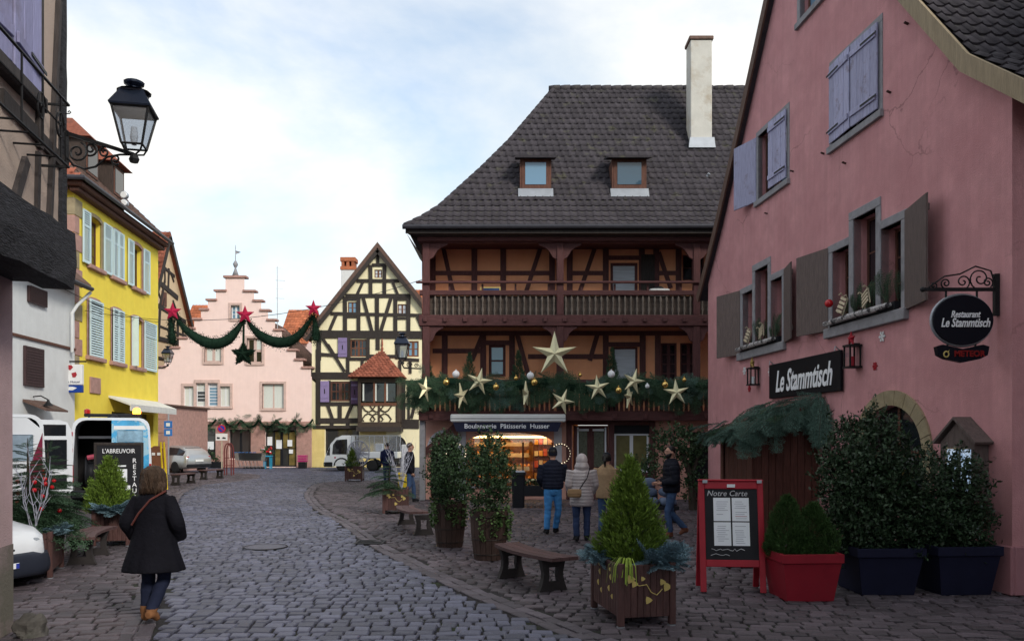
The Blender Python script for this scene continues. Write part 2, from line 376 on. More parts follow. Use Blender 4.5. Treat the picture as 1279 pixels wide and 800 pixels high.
# ================================================================== ground
M_bed = mat('mortar_and_moss', (.024, .022, .024), .95, .4, 9, .6, 40, dirt=(.026, .034, .018), dscale=1.1, dpos=(.5, .62))
M_cob = mat('blue_grey_sett', (.090, .094, .140), .5, .22, 14, .7, 34, island=.42, dirt=(.056, .058, .084), dscale=.55, dpos=(.46, .66), spec=.45)
M_cobr = mat('red_brown_sett', (.086, .069, .082), .6, .24, 14, .7, 34, island=.45, dirt=(.05, .042, .048), dscale=.6, dpos=(.45, .66), spec=.4)
M_band = mat('edging_slab', (.084, .071, .086), .6, .2, 12, .6, 34, island=.36, dirt=(.07, .06, .068), dscale=.6, spec=.4)
g = MB(); g.add([(-600,-200,-.03),(600,-200,-.03),(600,1400,-.03),(-600,1400,-.03)], [(0,1,2,3)])
struct(g.build('ground', M_bed))
def catmull(P, k=10):
    P = [P[0]]+list(P)+[P[-1]]; out = []
    for i in range(1, len(P)-2):
        p0, p1, p2, p3 = (np.array(q, float) for q in P[i-1:i+3])
        for t in np.linspace(0, 1, k, endpoint=False):
            out.append(.5*((2*p1)+(-p0+p2)*t+(2*p0-5*p1+4*p2-p3)*t*t+(-p0+3*p1-3*p2+p3)*t**3))
    out.append(np.array(P[-2], float)); return np.array(out)
ER = catmull([(3.0,4.2),(1.9,5.8),(1.2,7),(.53,8.16),(-.21,9.5),(-1.29,11.7),(-2.67,14.9),(-3.98,18.5),(-5.47,22.2),(-7,27),(-7.75,30.3),(-8.3,33.5),(-8.2,35.3),(-7.6,36.3),(-6.5,36.8),(-3,37.2),(6,38)])
EL = catmull([(-2.2,3.8),(-3.2,6.5),(-3.6,7.97),(-4.5,10.3),(-6,13.8),(-7.4,17.4),(-9.1,21.7),(-11.3,27.4),(-12.4,31.2),(-12.8,33.9),(-12.2,36.5),(-12.6,40),(-15,44),(-24,46)])
PR = np.vstack([ER, [(40, 38), (40, 4)]]); PL = np.vstack([EL, [(-40, 46), (-40, 3.8)]])
def inside(P, x, y):
    c = np.zeros(len(x), bool); n = len(P)
    for i in range(n):
        x0, y0 = P[i-1]; x1, y1 = P[i]
        if y0 == y1: continue
        h = ((y0 > y) != (y1 > y)) & (x < (x1-x0)*(y-y0)/(y1-y0)+x0); c ^= h
    return c
def pdist(P, x, y):
    d = np.full(len(x), 1e9)
    for i in range(0, len(P)-1, 3):
        a = P[i]; b = P[min(i+3, len(P)-1)]; ab = b-a; t = np.clip(((x-a[0])*ab[0]+(y-a[1])*ab[1])/(ab@ab), 0, 1)
        d = np.minimum(d, np.hypot(x-a[0]-t*ab[0], y-a[1]-t*ab[1]))
    return d
def rows(ang, rowh, lmin, lmax, c=(0, 25), ext=34):
    """running-bond rows of setts: centre x,y, angle, length, width"""
    out = []; b = -ext
    while b < ext:
        h = rowh*R.uniform(.86, 1.14); a = -ext-R.random()*.3
        ph = R.random()*6
        while a < ext:
            l = R.uniform(lmin, lmax)
            w = math.sin((a+l/2)*.33+b*.21)*.10+math.sin((a+l/2)*.9+ph*.06)*.012
            out.append((a+l/2, b+h/2+w, l, h)); a += l
        b += h
    A = np.array(out); ca, sa = math.cos(ang), math.sin(ang)
    x = c[0]+A[:, 0]*ca-A[:, 1]*sa; y = c[1]+A[:, 0]*sa+A[:, 1]*ca
    return np.stack([x, y, np.full(len(x), ang)+NR.normal(0, .02, len(x)), A[:, 2], A[:, 3]], 1)
def stone_arrays(S, joint=.013, z0=-.024, fine=True):
    """S rows (x,y,ang,l,w) -> vertices and quads of slightly uneven setts"""
    n = len(S); sg = np.array([(-1,-1),(1,-1),(1,1),(-1,1)], float)
    half = np.stack([S[:, 3]/2, S[:, 4]/2], 1)
    j = NR.uniform(-.013, .013, (n, 4, 2))
    outer = sg[None]*(half[:, None]-joint)+j
    top = outer-sg[None]*.011
    h = NR.uniform(-.007, .009, n); tilt = NR.normal(0, .026, (n, 2))
    def zz(P): return h[:, None]+P[..., 0]*tilt[:, None, 0]+P[..., 1]*tilt[:, None, 1]
    ca, sa = np.cos(S[:, 2])[:, None], np.sin(S[:, 2])[:, None]
    def wr(P, z): return np.stack([S[:, 0, None]+P[..., 0]*ca-P[..., 1]*sa, S[:, 1, None]+P[..., 0]*sa+P[..., 1]*ca, z], -1)
    if fine: V = np.concatenate([wr(top, zz(top)), wr(outer, zz(outer)-.010), wr(outer*1.02, np.full((n, 4), z0))], 1); nv = 12
    else: V = np.concatenate([wr(top, zz(top)), wr(outer*1.02, np.full((n, 4), z0))], 1); nv = 8
    f = [(0, 1, 2, 3)]
    for L_ in range(nv//4-1):
        for i in range(4): a = L_*4+i; b = L_*4+(i+1) % 4; f.append((a, a+4, b+4, b))
    F = (np.arange(n)*nv)[:, None, None]+np.array(f)[None]
    return V.reshape(-1, 3), F.reshape(-1, 4)
def visible(S):
    px = CX+FPX*S[:, 0]/S[:, 1]; py = HY+FPX*CAMH/S[:, 1]
    return (px > -15) & (px < 1294) & (py < 806)
def pave(owner, S, m, name, near=300):
    order = np.argsort(S[:, 1]+np.where(visible(S), 0, 1e4)); S = S[order]
    A = S[:near]
    for r in A:                                           # the stones that show largest, one object each
        q = r.copy(); q[:2] = 0; V, F = stone_arrays(q[None])
        mb = MB(); mb.add(V.tolist(), F.tolist()); mb.build(name, m, owner, loc=(r[0], r[1], 0))
    B = S[near:]; fine = B[:, 1] < 20
    V1, F1 = stone_arrays(B[fine]); V2, F2 = stone_arrays(B[~fine], fine=False)
    o = np_mesh('far_'+name+'s', np.vstack([V1, V2]), np.vstack([F1, F2+len(V1)]), m, owner); stuff(o)
def sheet(name, P, z, m):
    poly = [tuple(p) for p in P]; tr = tessellate_polygon([[Vector((a, b, 0)) for a, b in poly]])
    mb = MB(); mb.add([(a, b, z) for a, b in poly], [tuple(t) for t in tr]); o = mb.build(name, m)
    if o.data.polygons and o.data.polygons[0].normal.z < 0: o.data.flip_normals()
    return struct(o)
road = struct(MB().add([(-26,3.6,-.026),(18,3.6,-.026),(18,53,-.026),(-26,53,-.026)], [(0,1,2,3)]).build('road', M_bed))
pav_r = sheet('pavement_right', PR, -.022, M_bed)
pav_l = sheet('pavement_left', PL, -.022, M_bed)
BW = .34
A = rows(rad(3), .195, .125, .265); A = A[(A[:, 1] > 5) & (A[:, 1] < 52) & (A[:, 0] > -25) & (A[:, 0] < 12)]
A = A[~inside(PR, A[:, 0], A[:, 1]) & ~inside(PL, A[:, 0], A[:, 1])]
A = A[(pdist(EL, A[:, 0], A[:, 1]) > .05) & (pdist(ER, A[:, 0], A[:, 1]) > .05)]
pave(road, A, M_cob, 'cobblestone')
A = rows(rad(-7), .168, .17, .29); A = A[(A[:, 1] > 5) & (A[:, 1] < 38) & (A[:, 0] < 13)]
A = A[inside(PR, A[:, 0], A[:, 1])]; A = A[pdist(ER, A[:, 0], A[:, 1]) > BW+.02]
pave(pav_r, A, M_cobr, 'paving_stone')
A = rows(rad(13), .168, .17, .29); A = A[(A[:, 1] > 5) & (A[:, 1] < 46) & (A[:, 0] > -20)]
A = A[inside(PL, A[:, 0], A[:, 1])]; A = A[pdist(EL, A[:, 0], A[:, 1]) > .26]
pave(pav_l, A, M_cobr, 'paving_stone')
def band(P, owner, offs, sgn):
    seg = np.hypot(*np.diff(P, axis=0).T); s = np.concatenate([[0], np.cumsum(seg)])
    k = 0; rest = []
    for oo in offs:
        a = .3*R.random()
        while a < s[-1]-.3:
            l = R.uniform(.24, .36); c = a+l/2
            x = np.interp(c, s, P[:, 0]); y = np.interp(c, s, P[:, 1]); x2 = np.interp(c+.05, s, P[:, 0]); y2 = np.interp(c+.05, s, P[:, 1])
            an = math.atan2(y2-y, x2-x); nx, ny = -math.sin(an)*sgn, math.cos(an)*sgn
            rest.append((x+nx*oo, y+ny*oo, an, l, .158)); a += l
    S = np.array(rest); S = S[(S[:, 1] > 5.5) & (S[:, 0] < 8)]
    order = np.argsort(S[:, 1]); S = S[order]
    for r in S[:110]:
        q = r.copy(); q[:2] = 0; V, F = stone_arrays(q[None], joint=.006)
        MB().add(V.tolist(), F.tolist()).build('edging_slab', M_band, owner, loc=(r[0], r[1], 0))
    V, F = stone_arrays(S[110:], joint=.006); stuff(np_mesh('far_edging_slabs', V, F, M_band, owner))
band(ER, pav_r, (.07, .23), -1)
band(EL, pav_l, (.08, .24), 1)
# iron drain grate and round cover let into the setts
p = gp(463, 677); t = thing('drain_grate', 'dark iron drain grate let into the paving edge beside the road', 'grate', (p.x, p.y, .008))
mb = MB(); mb.box(-.27,.27,-.27,-.23,-.02,.008); mb.box(-.27,.27,.23,.27,-.02,.008); mb.box(-.27,-.23,-.23,.23,-.02,.008); mb.box(.23,.27,-.23,.23,-.02,.008); mb.build('frame', M_iron, t)
for k in range(7):
    MB().box(-.23, .23, -.2+k*.066-.013, -.2+k*.066+.013, -.015, .004).build('bar', M_iron, t)
p = gp(332, 683); t = thing('manhole_cover', 'round stone-filled manhole cover in the middle of the road', 'manhole cover', (p.x, p.y, .012))
mb = MB(); mb.lathe([(.36,-.02),(.36,.004),(.33,.004),(.33,-.004),(.315,-.004),(.315,.003),(.01,.004)], n=28); mb.build('lid', mat('worn_cover', (.11, .11, .14), .6, .2, 12, .5, 40), t)
MB().tube([(.385*math.cos(a), .385*math.sin(a), -.004) for a in np.linspace(0, 2*math.pi, 28, endpoint=False)], .012, 5, closed=True).build('rim', M_iron, t)
# ================================================================== foliage helpers
def quad_leaves(P, D, L_, Wd, nrm=None):
    """diamond leaves: base P, direction D, length, half width"""
    n = len(P); D = D/np.linalg.norm(D, axis=1, keepdims=True)
    r = NR.normal(size=(n, 3)) if nrm is None else nrm
    S = np.cross(D, r); S /= np.linalg.norm(S, axis=1, keepdims=True)+1e-9; N = np.cross(S, D)
    L_ = np.broadcast_to(L_, (n,))[:, None]; Wd = np.broadcast_to(Wd, (n,))[:, None]
    V = np.stack([P, P+D*L_*.5+S*Wd+N*Wd*.35, P+D*L_-N*L_*.08, P+D*L_*.5-S*Wd+N*Wd*.35], 1)
    return V.reshape(-1, 3), np.arange(n*4).reshape(n, 4)
def inst(T, TF, pos, rot, sc):
    """copies of template T (k,3) placed by rotation matrices, scale, position -> one array pair"""
    n = len(pos); V = np.einsum('nij,kj->nki', rot, T)*np.asarray(sc).reshape(-1, 1, 1)+pos[:, None]
    F = (np.arange(n)*len(T))[:, None, None]+TF[None]
    return V.reshape(-1, 3), F.reshape(-1, TF.shape[1])
def frames(X, U):
    """rotation matrices with x axis X and z axis near U"""
    X = X/np.linalg.norm(X, axis=1, keepdims=True); Y = np.cross(U, X); Y /= np.linalg.norm(Y, axis=1, keepdims=True)+1e-9; Z = np.cross(X, Y)
    return np.stack([X, Y, Z], -1)
def bough_template(seed=1, tw=9, nl=.055, droop=.25, nw=.0065, dens=13):
    """flat fir bough along +x, length 1"""
    r = np.random.default_rng(seed); P = []; D = []; Ls = []
    def needles(a, b, k):
        for t in np.linspace(.05, 1, k):
            p = a+(b-a)*t; d = (b-a)/np.linalg.norm(b-a); s = np.cross((0, 0, 1), d)
            for sg in (-1, 1):
                P.append(p); D.append(d*.75+s*sg*.8+np.array([0, 0, r.normal(.12, .3)])); Ls.append(nl*r.uniform(.75, 1.15))
    def pt(t): return np.array([t, 0, -droop*t*t])
    for i in range(6): needles(pt(i/6), pt((i+1)/6), dens)
    for i in range(tw):
        t = .10+.86*i/tw; l = (.46*(1-t)**.8+.07)*r.uniform(.8, 1.15)
        for sg in (-1, 1):
            a = pt(t); b = a+np.array([l*.8, sg*l*.72, -l*.25-droop*.25*l]); needles(a, b, max(5, int(l*2*dens)))
            if l > .2:
                for s2 in (-1, 1):
                    c = a+(b-a)*.45; e = c+np.array([l*.45, sg*l*.12+s2*l*.22, -l*.15]); needles(c, e, max(4, int(l*dens)))
    P = np.array(P); D = np.array(D); return quad_leaves(P, D, np.array(Ls), nw, nrm=np.tile((0, 0, 1.), (len(P), 1))+r.normal(0, .3, (len(P), 3)))
BOUGH = [bough_template(s) for s in (1, 2, 3)]
BOUGH += [bough_template(21, tw=6, nl=.075, droop=.3, nw=.009, dens=11), bough_template(22, tw=5, nl=.085, droop=.2, nw=.010, dens=10)]
BOUGH_ME = {}
def bough_mesh(k, m):
    key = (k, m.name)
    if key not in BOUGH_ME:
        V, F = BOUGH[k]; me = bpy.data.meshes.new('fir_bough'); me.from_pydata(V.tolist(), [], F.tolist())
        s = MB(); s.tube([(t, 0, -.25*t*t-.004) for t in np.linspace(0, .95, 6)], [.012, .010, .009, .007, .005, .003], 4)
        me2 = bpy.data.meshes.new('fir_bough'); me2.from_pydata(V.tolist()+s.v, [], F.tolist()+[tuple(i+len(V) for i in f) for f in s.f])
        me2.materials.append(m); me2.materials.append(M_bark); me2.polygons.foreach_set('material_index', [0]*len(F)+[1]*len(s.f)); BOUGH_ME[key] = me2
    return BOUGH_ME[key]
def bough(parent, p, d, sc, m, up=(0, 0, 1), coarse=False):
    X = Vector(d).normalized(); Y = Vector(up).cross(X); Y = Y.normalized() if Y.length > 1e-4 else Vector((0, 1, 0)); Z = X.cross(Y)
    o = link('fir_bough', bough_mesh(R.randrange(3, 5) if coarse else R.randrange(3), m), parent); o.matrix_local = Matrix.Translation(p) @ Matrix((X, Y, Z)).transposed().to_4x4() @ Matrix.Scale(sc, 4)
    return o
def spray_template(seed=3, k=26):
    """upright flame of scale leaves, length 1 along +x"""
    r = np.random.default_rng(seed); P = []; D = []; Ls = []
    for i in range(k):
        t = r.random()**.8; w = .20*(1-t)+.02; a = r.uniform(0, 6.28)
        P.append((t*.8, w*math.cos(a)*r.random(), w*math.sin(a)*r.random())); D.append((1, .75*math.cos(a)*(1-t*.5), .75*math.sin(a)*(1-t*.5))); Ls.append(r.uniform(.2, .36))
    return quad_leaves(np.array(P), np.array(D), np.array(Ls), .032)
SPRAY = spray_template()
def cone_shrub(parent, base, h, r, m, n=420, spray=.2, pw=.8, name='foliage', fat=.12):
    """conical evergreen built of many upright sprays at several depths"""
    t = NR.random(n)**1.25; a = NR.uniform(0, 2*math.pi, n)
    lob = 1+.13*np.sin(a*3+t*7)+.10*np.sin(a*5-t*11+1.3)
    rr = r*((1-t)**pw)*np.clip((t+fat)/(fat*1.6), .55, 1)*lob*np.where(NR.random(n) < .3, NR.uniform(.35, .8, n), NR.uniform(.82, 1.03, n))
    pos = np.stack([rr*np.cos(a), rr*np.sin(a), t*(h-spray*.55)], 1)
    out = np.stack([np.cos(a)*.55, np.sin(a)*.55, np.full(n, 1.)], 1)+NR.normal(0, .2, (n, 3))
    V, F = inst(*SPRAY, pos-out/np.linalg.norm(out, axis=1, keepdims=True)*spray*.35, frames(out, NR.normal(size=(n, 3))), spray*NR.uniform(.7, 1.25, n)*(1.1-.35*t))
    return np_mesh(name, V+np.array(base), F, m, parent)
def leaf_ball(parent, c, rads, m, n, leaf=.07, wid=.016, hollow=.45, lobes=7, name='foliage', seed=0, up=.25, box=2.0, stray=.06, clip=None):
    """rounded shrub: leaves clumped on shoots through an uneven shell"""
    r = np.random.default_rng(seed+5); k = max(12, n//14)
    d = r.normal(size=(k, 3)); d /= np.linalg.norm(d, axis=1, keepdims=True)
    if box != 2.0: d /= (np.abs(d)**box).sum(1, keepdims=True)**(1/box)
    L0 = r.normal(size=(lobes, 3)); L0 /= np.linalg.norm(L0, axis=1, keepdims=True)
    dn = d/np.linalg.norm(d, axis=1, keepdims=True)
    bump = 1+.14*np.max(np.clip((dn@L0.T-.72)/.28, 0, 1), axis=1)-.10*(np.sin(dn[:, 0]*7+1)*np.sin(dn[:, 1]*6)*np.sin(dn[:, 2]*8)).clip(0)
    q = (hollow+(1-hollow)*r.random(k)**.55)*bump*np.where(r.random(k) < .06, 1+stray*2, 1)
    C = d*np.array(rads)*q[:, None]
    idx = r.integers(0, k, n); sd = dn[idx]+np.array([0, 0, .5])+r.normal(0, .25, (n, 3)); sd /= np.linalg.norm(sd, axis=1, keepdims=True)
    tt = r.uniform(-1.2, 1.2, n)[:, None]
    P = C[idx]+sd*tt*leaf*1.15+r.normal(0, leaf*.28, (n, 3))
    D = sd*.6+r.normal(0, .75, (n, 3))+np.array([0, 0, up])
    if clip is not None:
        keep = clip(P); P = P[keep]; D = D[keep]
    nrm = dn[idx][:len(P)] if clip is None else dn[idx][keep]
    V, F = quad_leaves(P, D, leaf*r.uniform(.6, 1.2, len(P)), wid*r.uniform(.75, 1.2, len(P)), nrm=nrm+r.normal(0, .55, (len(P), 3)))
    return np_mesh(name, V+np.array(c), F, m, parent)
def fir_tree(parent, base, h, r, m, whorls=9, per=9):
    b = Vector(base)
    MB().tube([b, b+Vector((.01, 0, h*.5)), b+Vector((0, .01, h))], [.03*h/1.5+.008, .02*h/1.5+.005, .005], 6).build('trunk', M_bark, parent)
    pos = []; X = []; S = []
    for w in range(whorls):
        t = (w+.3)/whorls; k = max(4, int(per*(1-t*.55)))
        for i in range(k):
            a = 2*math.pi*(i+R.random()*.7)/k+w*1.3
            pos.append((b.x, b.y, b.z+h*(.06+.88*t)+R.uniform(-.03, .03)*h)); el = -.12+.75*t**2+R.uniform(-.1, .15)
            X.append((math.cos(a), math.sin(a), el)); S.append((r*(1-t)**.85+.08*h)*R.uniform(.75, 1.12))
    pos.append((b.x, b.y, b.z+h*.86)); X.append((.05, .05, 1)); S.append(h*.17)
    V, F = inst(*BOUGH[0], np.array(pos), frames(np.array(X), np.tile((0, .02, 1.), (len(X), 1))+NR.normal(0, .12, (len(X), 3))), np.array(S))
    np_mesh('foliage', V, F, m, parent)
def low_juniper(parent, c, rx, ry, m, n=70, L_=.34, name='juniper', up=.35, dirs=None):
    a = NR.uniform(0, 6.28, n) if dirs is None else NR.choice(dirs, n)+NR.normal(0, .5, n); q = NR.random(n)**.6*.6
    pos = np.stack([c[0]+rx*q*np.cos(a), c[1]+ry*q*np.sin(a), c[2]+NR.uniform(0, .06, n)], 1)
    X = np.stack([np.cos(a), np.sin(a), NR.uniform(-.25, up*2.2, n)], 1)
    V, F = inst(*BJ, pos, frames(X, np.tile((0, 0, 1.), (n, 1))+NR.normal(0, .35, (n, 3))), L_*NR.uniform(.6, 1.2, n))
    return np_mesh(name, V, F, m, parent)
BJ = bough_template(9, tw=6, nl=.10, droop=.12, nw=.016, dens=7)
def twigs(parent, base, h, n=9, m=None, spread=.35, seed=1):
    r = random.Random(seed); mb = MB()
    for i in range(n):
        p = Vector(base); d = Vector((r.uniform(-1, 1)*spread, r.uniform(-1, 1)*spread, 1)).normalized(); pts = [p.copy()]; L0 = h*r.uniform(.6, 1)
        for k in range(5):
            d = (d+Vector((r.uniform(-.2, .2), r.uniform(-.2, .2), r.uniform(-.02, .1)))).normalized(); p = p+d*L0/5; pts.append(p.copy())
            if k > 0:
                for _ in range(2):
                    e = (d+Vector((r.uniform(-.9, .9), r.uniform(-.9, .9), .2))).normalized(); l = L0*r.uniform(.12, .3); mid = p+e*l*.5
                    mb.tube([p, mid, mid+(e+Vector((r.uniform(-.5, .5), r.uniform(-.5, .5), .3))).normalized()*l*.5], [.005, .004, .002], 4)
        mb.tube(pts, [.010, .009, .007, .006, .004, .002], 5)
    return mb.build('twigs', m or M_twig, parent)
# ================================================================== facade helpers
def window(H, u0, u1, z0, z1, y=.14, nx=2, nz=2, fm=None, pm=None, fw=.05, name='window', mw=None, th=.05):
    fm = fm or M_frame_br; pm = pm or M_glass; mw = mw or fw*.6; mb = MB()
    mb.box(u0, u0+fw, y, y+th, z0, z1); mb.box(u1-fw, u1, y, y+th, z0, z1); mb.box(u0+fw, u1-fw, y, y+th, z0, z0+fw); mb.box(u0+fw, u1-fw, y, y+th, z1-fw, z1)
    iu, iz = u1-u0-2*fw, z1-z0-2*fw
    for i in range(1, nx): c = u0+fw+iu*i/nx; w = (fw*.9 if (nx % 2 == 0 and i == nx//2) else mw/2); mb.box(c-w, c+w, y+.006, y+th-.002, z0+fw, z1-fw)
    for j in range(1, nz): c = z0+fw+iz*j/nz; mb.box(u0+fw, u1-fw, y+.010, y+th-.004, c-mw/2, c+mw/2)
    o = mb.build(name, fm, H)
    for i in range(nx):
        for j in range(nz):
            a = u0+fw+iu*i/nx; b = u0+fw+iu*(i+1)/nx; c = z0+fw+iz*j/nz; d = z0+fw+iz*(j+1)/nz
            MB().box(a, b, y+th*.45+R.uniform(-.003, .003), y+th*.45+.008, c, d).build('pane', pm if not isinstance(pm, list) else R.choice(pm), o)
    return o
def board_shutter(H, hu, z0, z1, w, side, ang, m, nb=4, y=-.03, battens=True):
    """ledged board shutter hinged at hu; ang = 0 closed across the opening, 180 flat back on the wall"""
    o = MB().box(.01, w-.01, -.012, -.002, z0+.01, z1-.01).build('shutter', m, H, loc=(hu, y, 0))
    for zz in (z0+(z1-z0)*.12, z0+(z1-z0)*.84):
        MB().cbox(.02, w-.02, -.062, -.035, zz, zz+.10, .006).build('batten', m, o)
        MB().box(-.03, w*.55, -.072, -.063, zz+.035, zz+.065).build('strap_hinge', M_iron, o)
    for k in range(nb):
        a = w*k/nb; MB().cbox(a+.003, a+w/nb-.003, -.034+R.uniform(-.002, .002), -.013, z0+R.uniform(0, .008), z1, .005).build('board', m, o)
    if side > 0: o.rotation_euler = (0, 0, -rad(ang))
    else: o.scale = (-1, 1, 1); o.rotation_euler = (0, 0, rad(ang))
    return o
def tile_mesh(w, l, m, roll=.035, th=.022):
    """single interlocking roof tile: x across, y down the slope, z out"""
    th *= 1.5; xs = [-.5, -.28, -.1, .12, .34, .5]; zs = [.25, 1, .25, 0, 0, .2]; mb = MB(); top = []; V = []
    for yy, dz in ((-.5, 0), (.5, th)):
        for x, z in zip(xs, zs): V.append((x*w*1.02, yy*l*1.12, z*roll+dz))
    for x, z in zip(xs, zs): V.append((x*w*1.02, .5*l*1.12, z*roll-.002))
    n = len(xs); F = [(i, i+1, n+i+1, n+i)[::-1] for i in range(n-1)]+[(n+i, n+i+1, 2*n+i+1, 2*n+i)[::-1] for i in range(n-1)]
    me = bpy.data.meshes.new('roof_tile'); me.from_pydata(V, [], F); me.materials.append(m); me.polygons.foreach_set('use_smooth', [True]*(n-1)+[False]*(n-1)); me.update()
    return me, np.array(V), np.array(F)
def tile_slope(owner, O, X, D, rowf, nrows, step, w, m, near=0, keyf=None, roll=.035, lift=.02):
    """tiles on a plane: O origin at the top, X unit along, D unit down the slope; rowf(i)->(x0,x1); first `near` (by keyf) are objects"""
    me, V, F = tile_mesh(w, step, m, roll); O = Vector(O); X = Vector(X).normalized(); D = Vector(D).normalized(); N = X.cross(D).normalized()
    if N.z < 0: N = -N
    # local frame x along, y down, z out  (handedness handled by flipping x)
    spots = []
    for i in range(nrows):
        r_ = rowf(i)
        if r_ is None: continue
        x0, x1 = r_; k = int((x1-x0)/w)
        if k < 1: continue
        for j in range(k+1):
            x = x0+(j+.5)*(x1-x0)/(k+1); spots.append((O+X*x+D*(i+.5)*step+N*lift, i))
    if keyf: spots.sort(key=lambda s: keyf(s[0]))
    rot3 = Matrix((X, D, N)).transposed(); 
    for p, i in spots[:near]:
        o = link('roof_tile', me, owner); j = Matrix.Rotation(R.uniform(-.03, .03), 3, 'Z') @ Matrix.Rotation(R.uniform(-.02, .02), 3, 'X')
        o.matrix_local = Matrix.Translation(p+N*R.uniform(0, .006)) @ (rot3 @ j).to_4x4()
    rest = spots[near:]
    if rest:
        n = len(rest); pos = np.array([p for p, _ in rest])+np.array(N)[None]*NR.uniform(0, .006, (n, 1)); rot = np.repeat(np.array(rot3)[None], n, 0)
        Vv, Ff = inst(V, F, pos, rot, np.ones(n)); stuff(np_mesh('roof_tiles', Vv, Ff, m, owner))
def timber(H, p, q, w=.16, y=-.02, d=.08, m=None, off=0.):
    """half-timber piece on a facade between (u,z) points"""
    off += R.uniform(-.014, .014)
    return MB().bar((p[0], y+off, p[1]), (q[0], y+off, q[1]), w, d, side=(0, 1, 0)).build('timber', m or M_black_t, H)
# ================================================================== pink restaurant on the right
PK = Fr(.245*21.5, 21.5, 6.31, 10.1)
H = PK.house('restaurant_house', 'tall pink plastered restaurant house with grey shutters, gable end to the street'); PINK = H
LEN = PK.L
out = [(0, 0), (LEN, 0), (LEN, 6.33), (10.72, 6.93), (5.55, 13.1), (2.45, 9.05), (.85, 7.1), (0, 6.12)]
def R4(u0, u1, z0, z1): return [(u0, z0), (u1, z0), (u1, z1), (u0, z1)]
def archp(u0, u1, z0, zs, zt, n=12):
    c = (u0+u1)/2; a = (u1-u0)/2
    return [(u0, z0), (u1, z0)]+[(c+a*math.cos(t), zs+(zt-zs)*math.sin(t)) for t in np.linspace(0, math.pi, n)]
hs = [R4(6.84, 8.38, 7.33, 8.78), R4(3.40, 4.90, 7.33, 8.78), R4(5.5, 6.5, 10.3, 11.5)]
trip = []
for b in (2.30, 6.66): trip += [R4(b+.17, b+.77, 4.02, 5.38), R4(b+.92, b+1.64, 4.02, 5.78), R4(b+1.79, b+2.37, 4.02, 5.38)]
hs += trip+[archp(7.86, 9.60, .9, 1.75, 2.5)]
mb = MB(); mb.holes(out, hs, 0, .32)
mb.build('wall', M_pinkwall, H)
D_ = 11.5
mb = MB(); mb.add([(LEN, 0, 0), (LEN, D_, 0), (LEN, D_, 6.33), (LEN, 0, 6.33)], [(0, 1, 2, 3)]); mb.build('side_wall', M_pinkwall, H)
MB().add([(0, 0, 0), (0, D_, 0), (0, D_, 6.12), (0, 0, 6.12)], [(3, 2, 1, 0)]).build('side_wall', M_pinkwall, H)
MB().add([(a, D_, b) for a, b in out], [tuple(range(len(out)))[::-1]]).build('back_wall', M_pinkwall, H)
mb = MB(); mb.cbox(LEN-1.55, LEN+.05, -.05, 0, 0, .62, .015); mb.cbox(LEN, LEN+.05, 0, D_, 0, .62, .015); mb.build('plinth', M_plinth, H)
# roof: two slopes with a flared foot, seen from the gable
prof_r = [(5.55, 13.38), (10.80, 7.10), (12.15, 6.05)]; prof_l = [(5.55, 13.38), (2.45, 9.28), (.88, 7.32), (-.50, 5.80)]
mb = MB()
for pr in (prof_r, prof_l):
    for (a, b), (c, d) in zip(pr, pr[1:]):
        th = .14; q = Vector((c-a, d-b)).normalized(); nx, nz = (-q.y, q.x); 
        if nz < 0: nx, nz = -nx, -nz
        mb.prism([(a, b), (c, d), (c-nx*th, d-nz*th), (a-nx*th, b-nz*th)], -.12, D_+.2)
rf = mb.build('roof', M_tile_dk, H)
M_verge = wood('verge_board_beige', (.33, .26, .17), .2); M_vergeb = wood('verge_board_brown', (.11, .065, .05), .25)
def offset_line(pr, d):
    """polyline moved sideways (upwards for d > 0) with mitred corners"""
    out = []
    for i, p in enumerate(pr):
        ns = []
        for a, b in ((pr[i-1], p) if i else (p, pr[1]), (p, pr[i+1]) if i+1 < len(pr) else (pr[i-1], p)):
            q = Vector((b[0]-a[0], b[1]-a[1])).normalized(); nn = Vector((-q.y, q.x)); ns.append(nn if nn.y > 0 else -nn)
        m_ = (ns[0]+ns[1]).normalized(); out.append((p[0]+m_.x*d/m_.dot(ns[0]), p[1]+m_.y*d/m_.dot(ns[0])))
    return out
for pr, m in ((prof_r, M_verge), (prof_l, M_vergeb)):
    MB().prism(offset_line(pr, .03)+offset_line(pr, -.20)[::-1], -.17, -.125).build('verge_board', m, H)
# tiles on the near slope and its flared foot
for (a, b), (c, d), nr in ((prof_r[0], prof_r[1], 110), (prof_r[1], prof_r[2], 40)):
    Ls = math.hypot(c-a, d-b); st = .30; n = int(Ls/st)
    tile_slope(rf, (a+.0, 0, b), (0, 1, 0), (c-a, 0, d-b), lambda i: (-.10, 7.0), n, Ls/n, .24, M_tile_dk, near=nr,
               keyf=lambda p: p.y+abs(p.x-10.4)*.9, roll=.045)
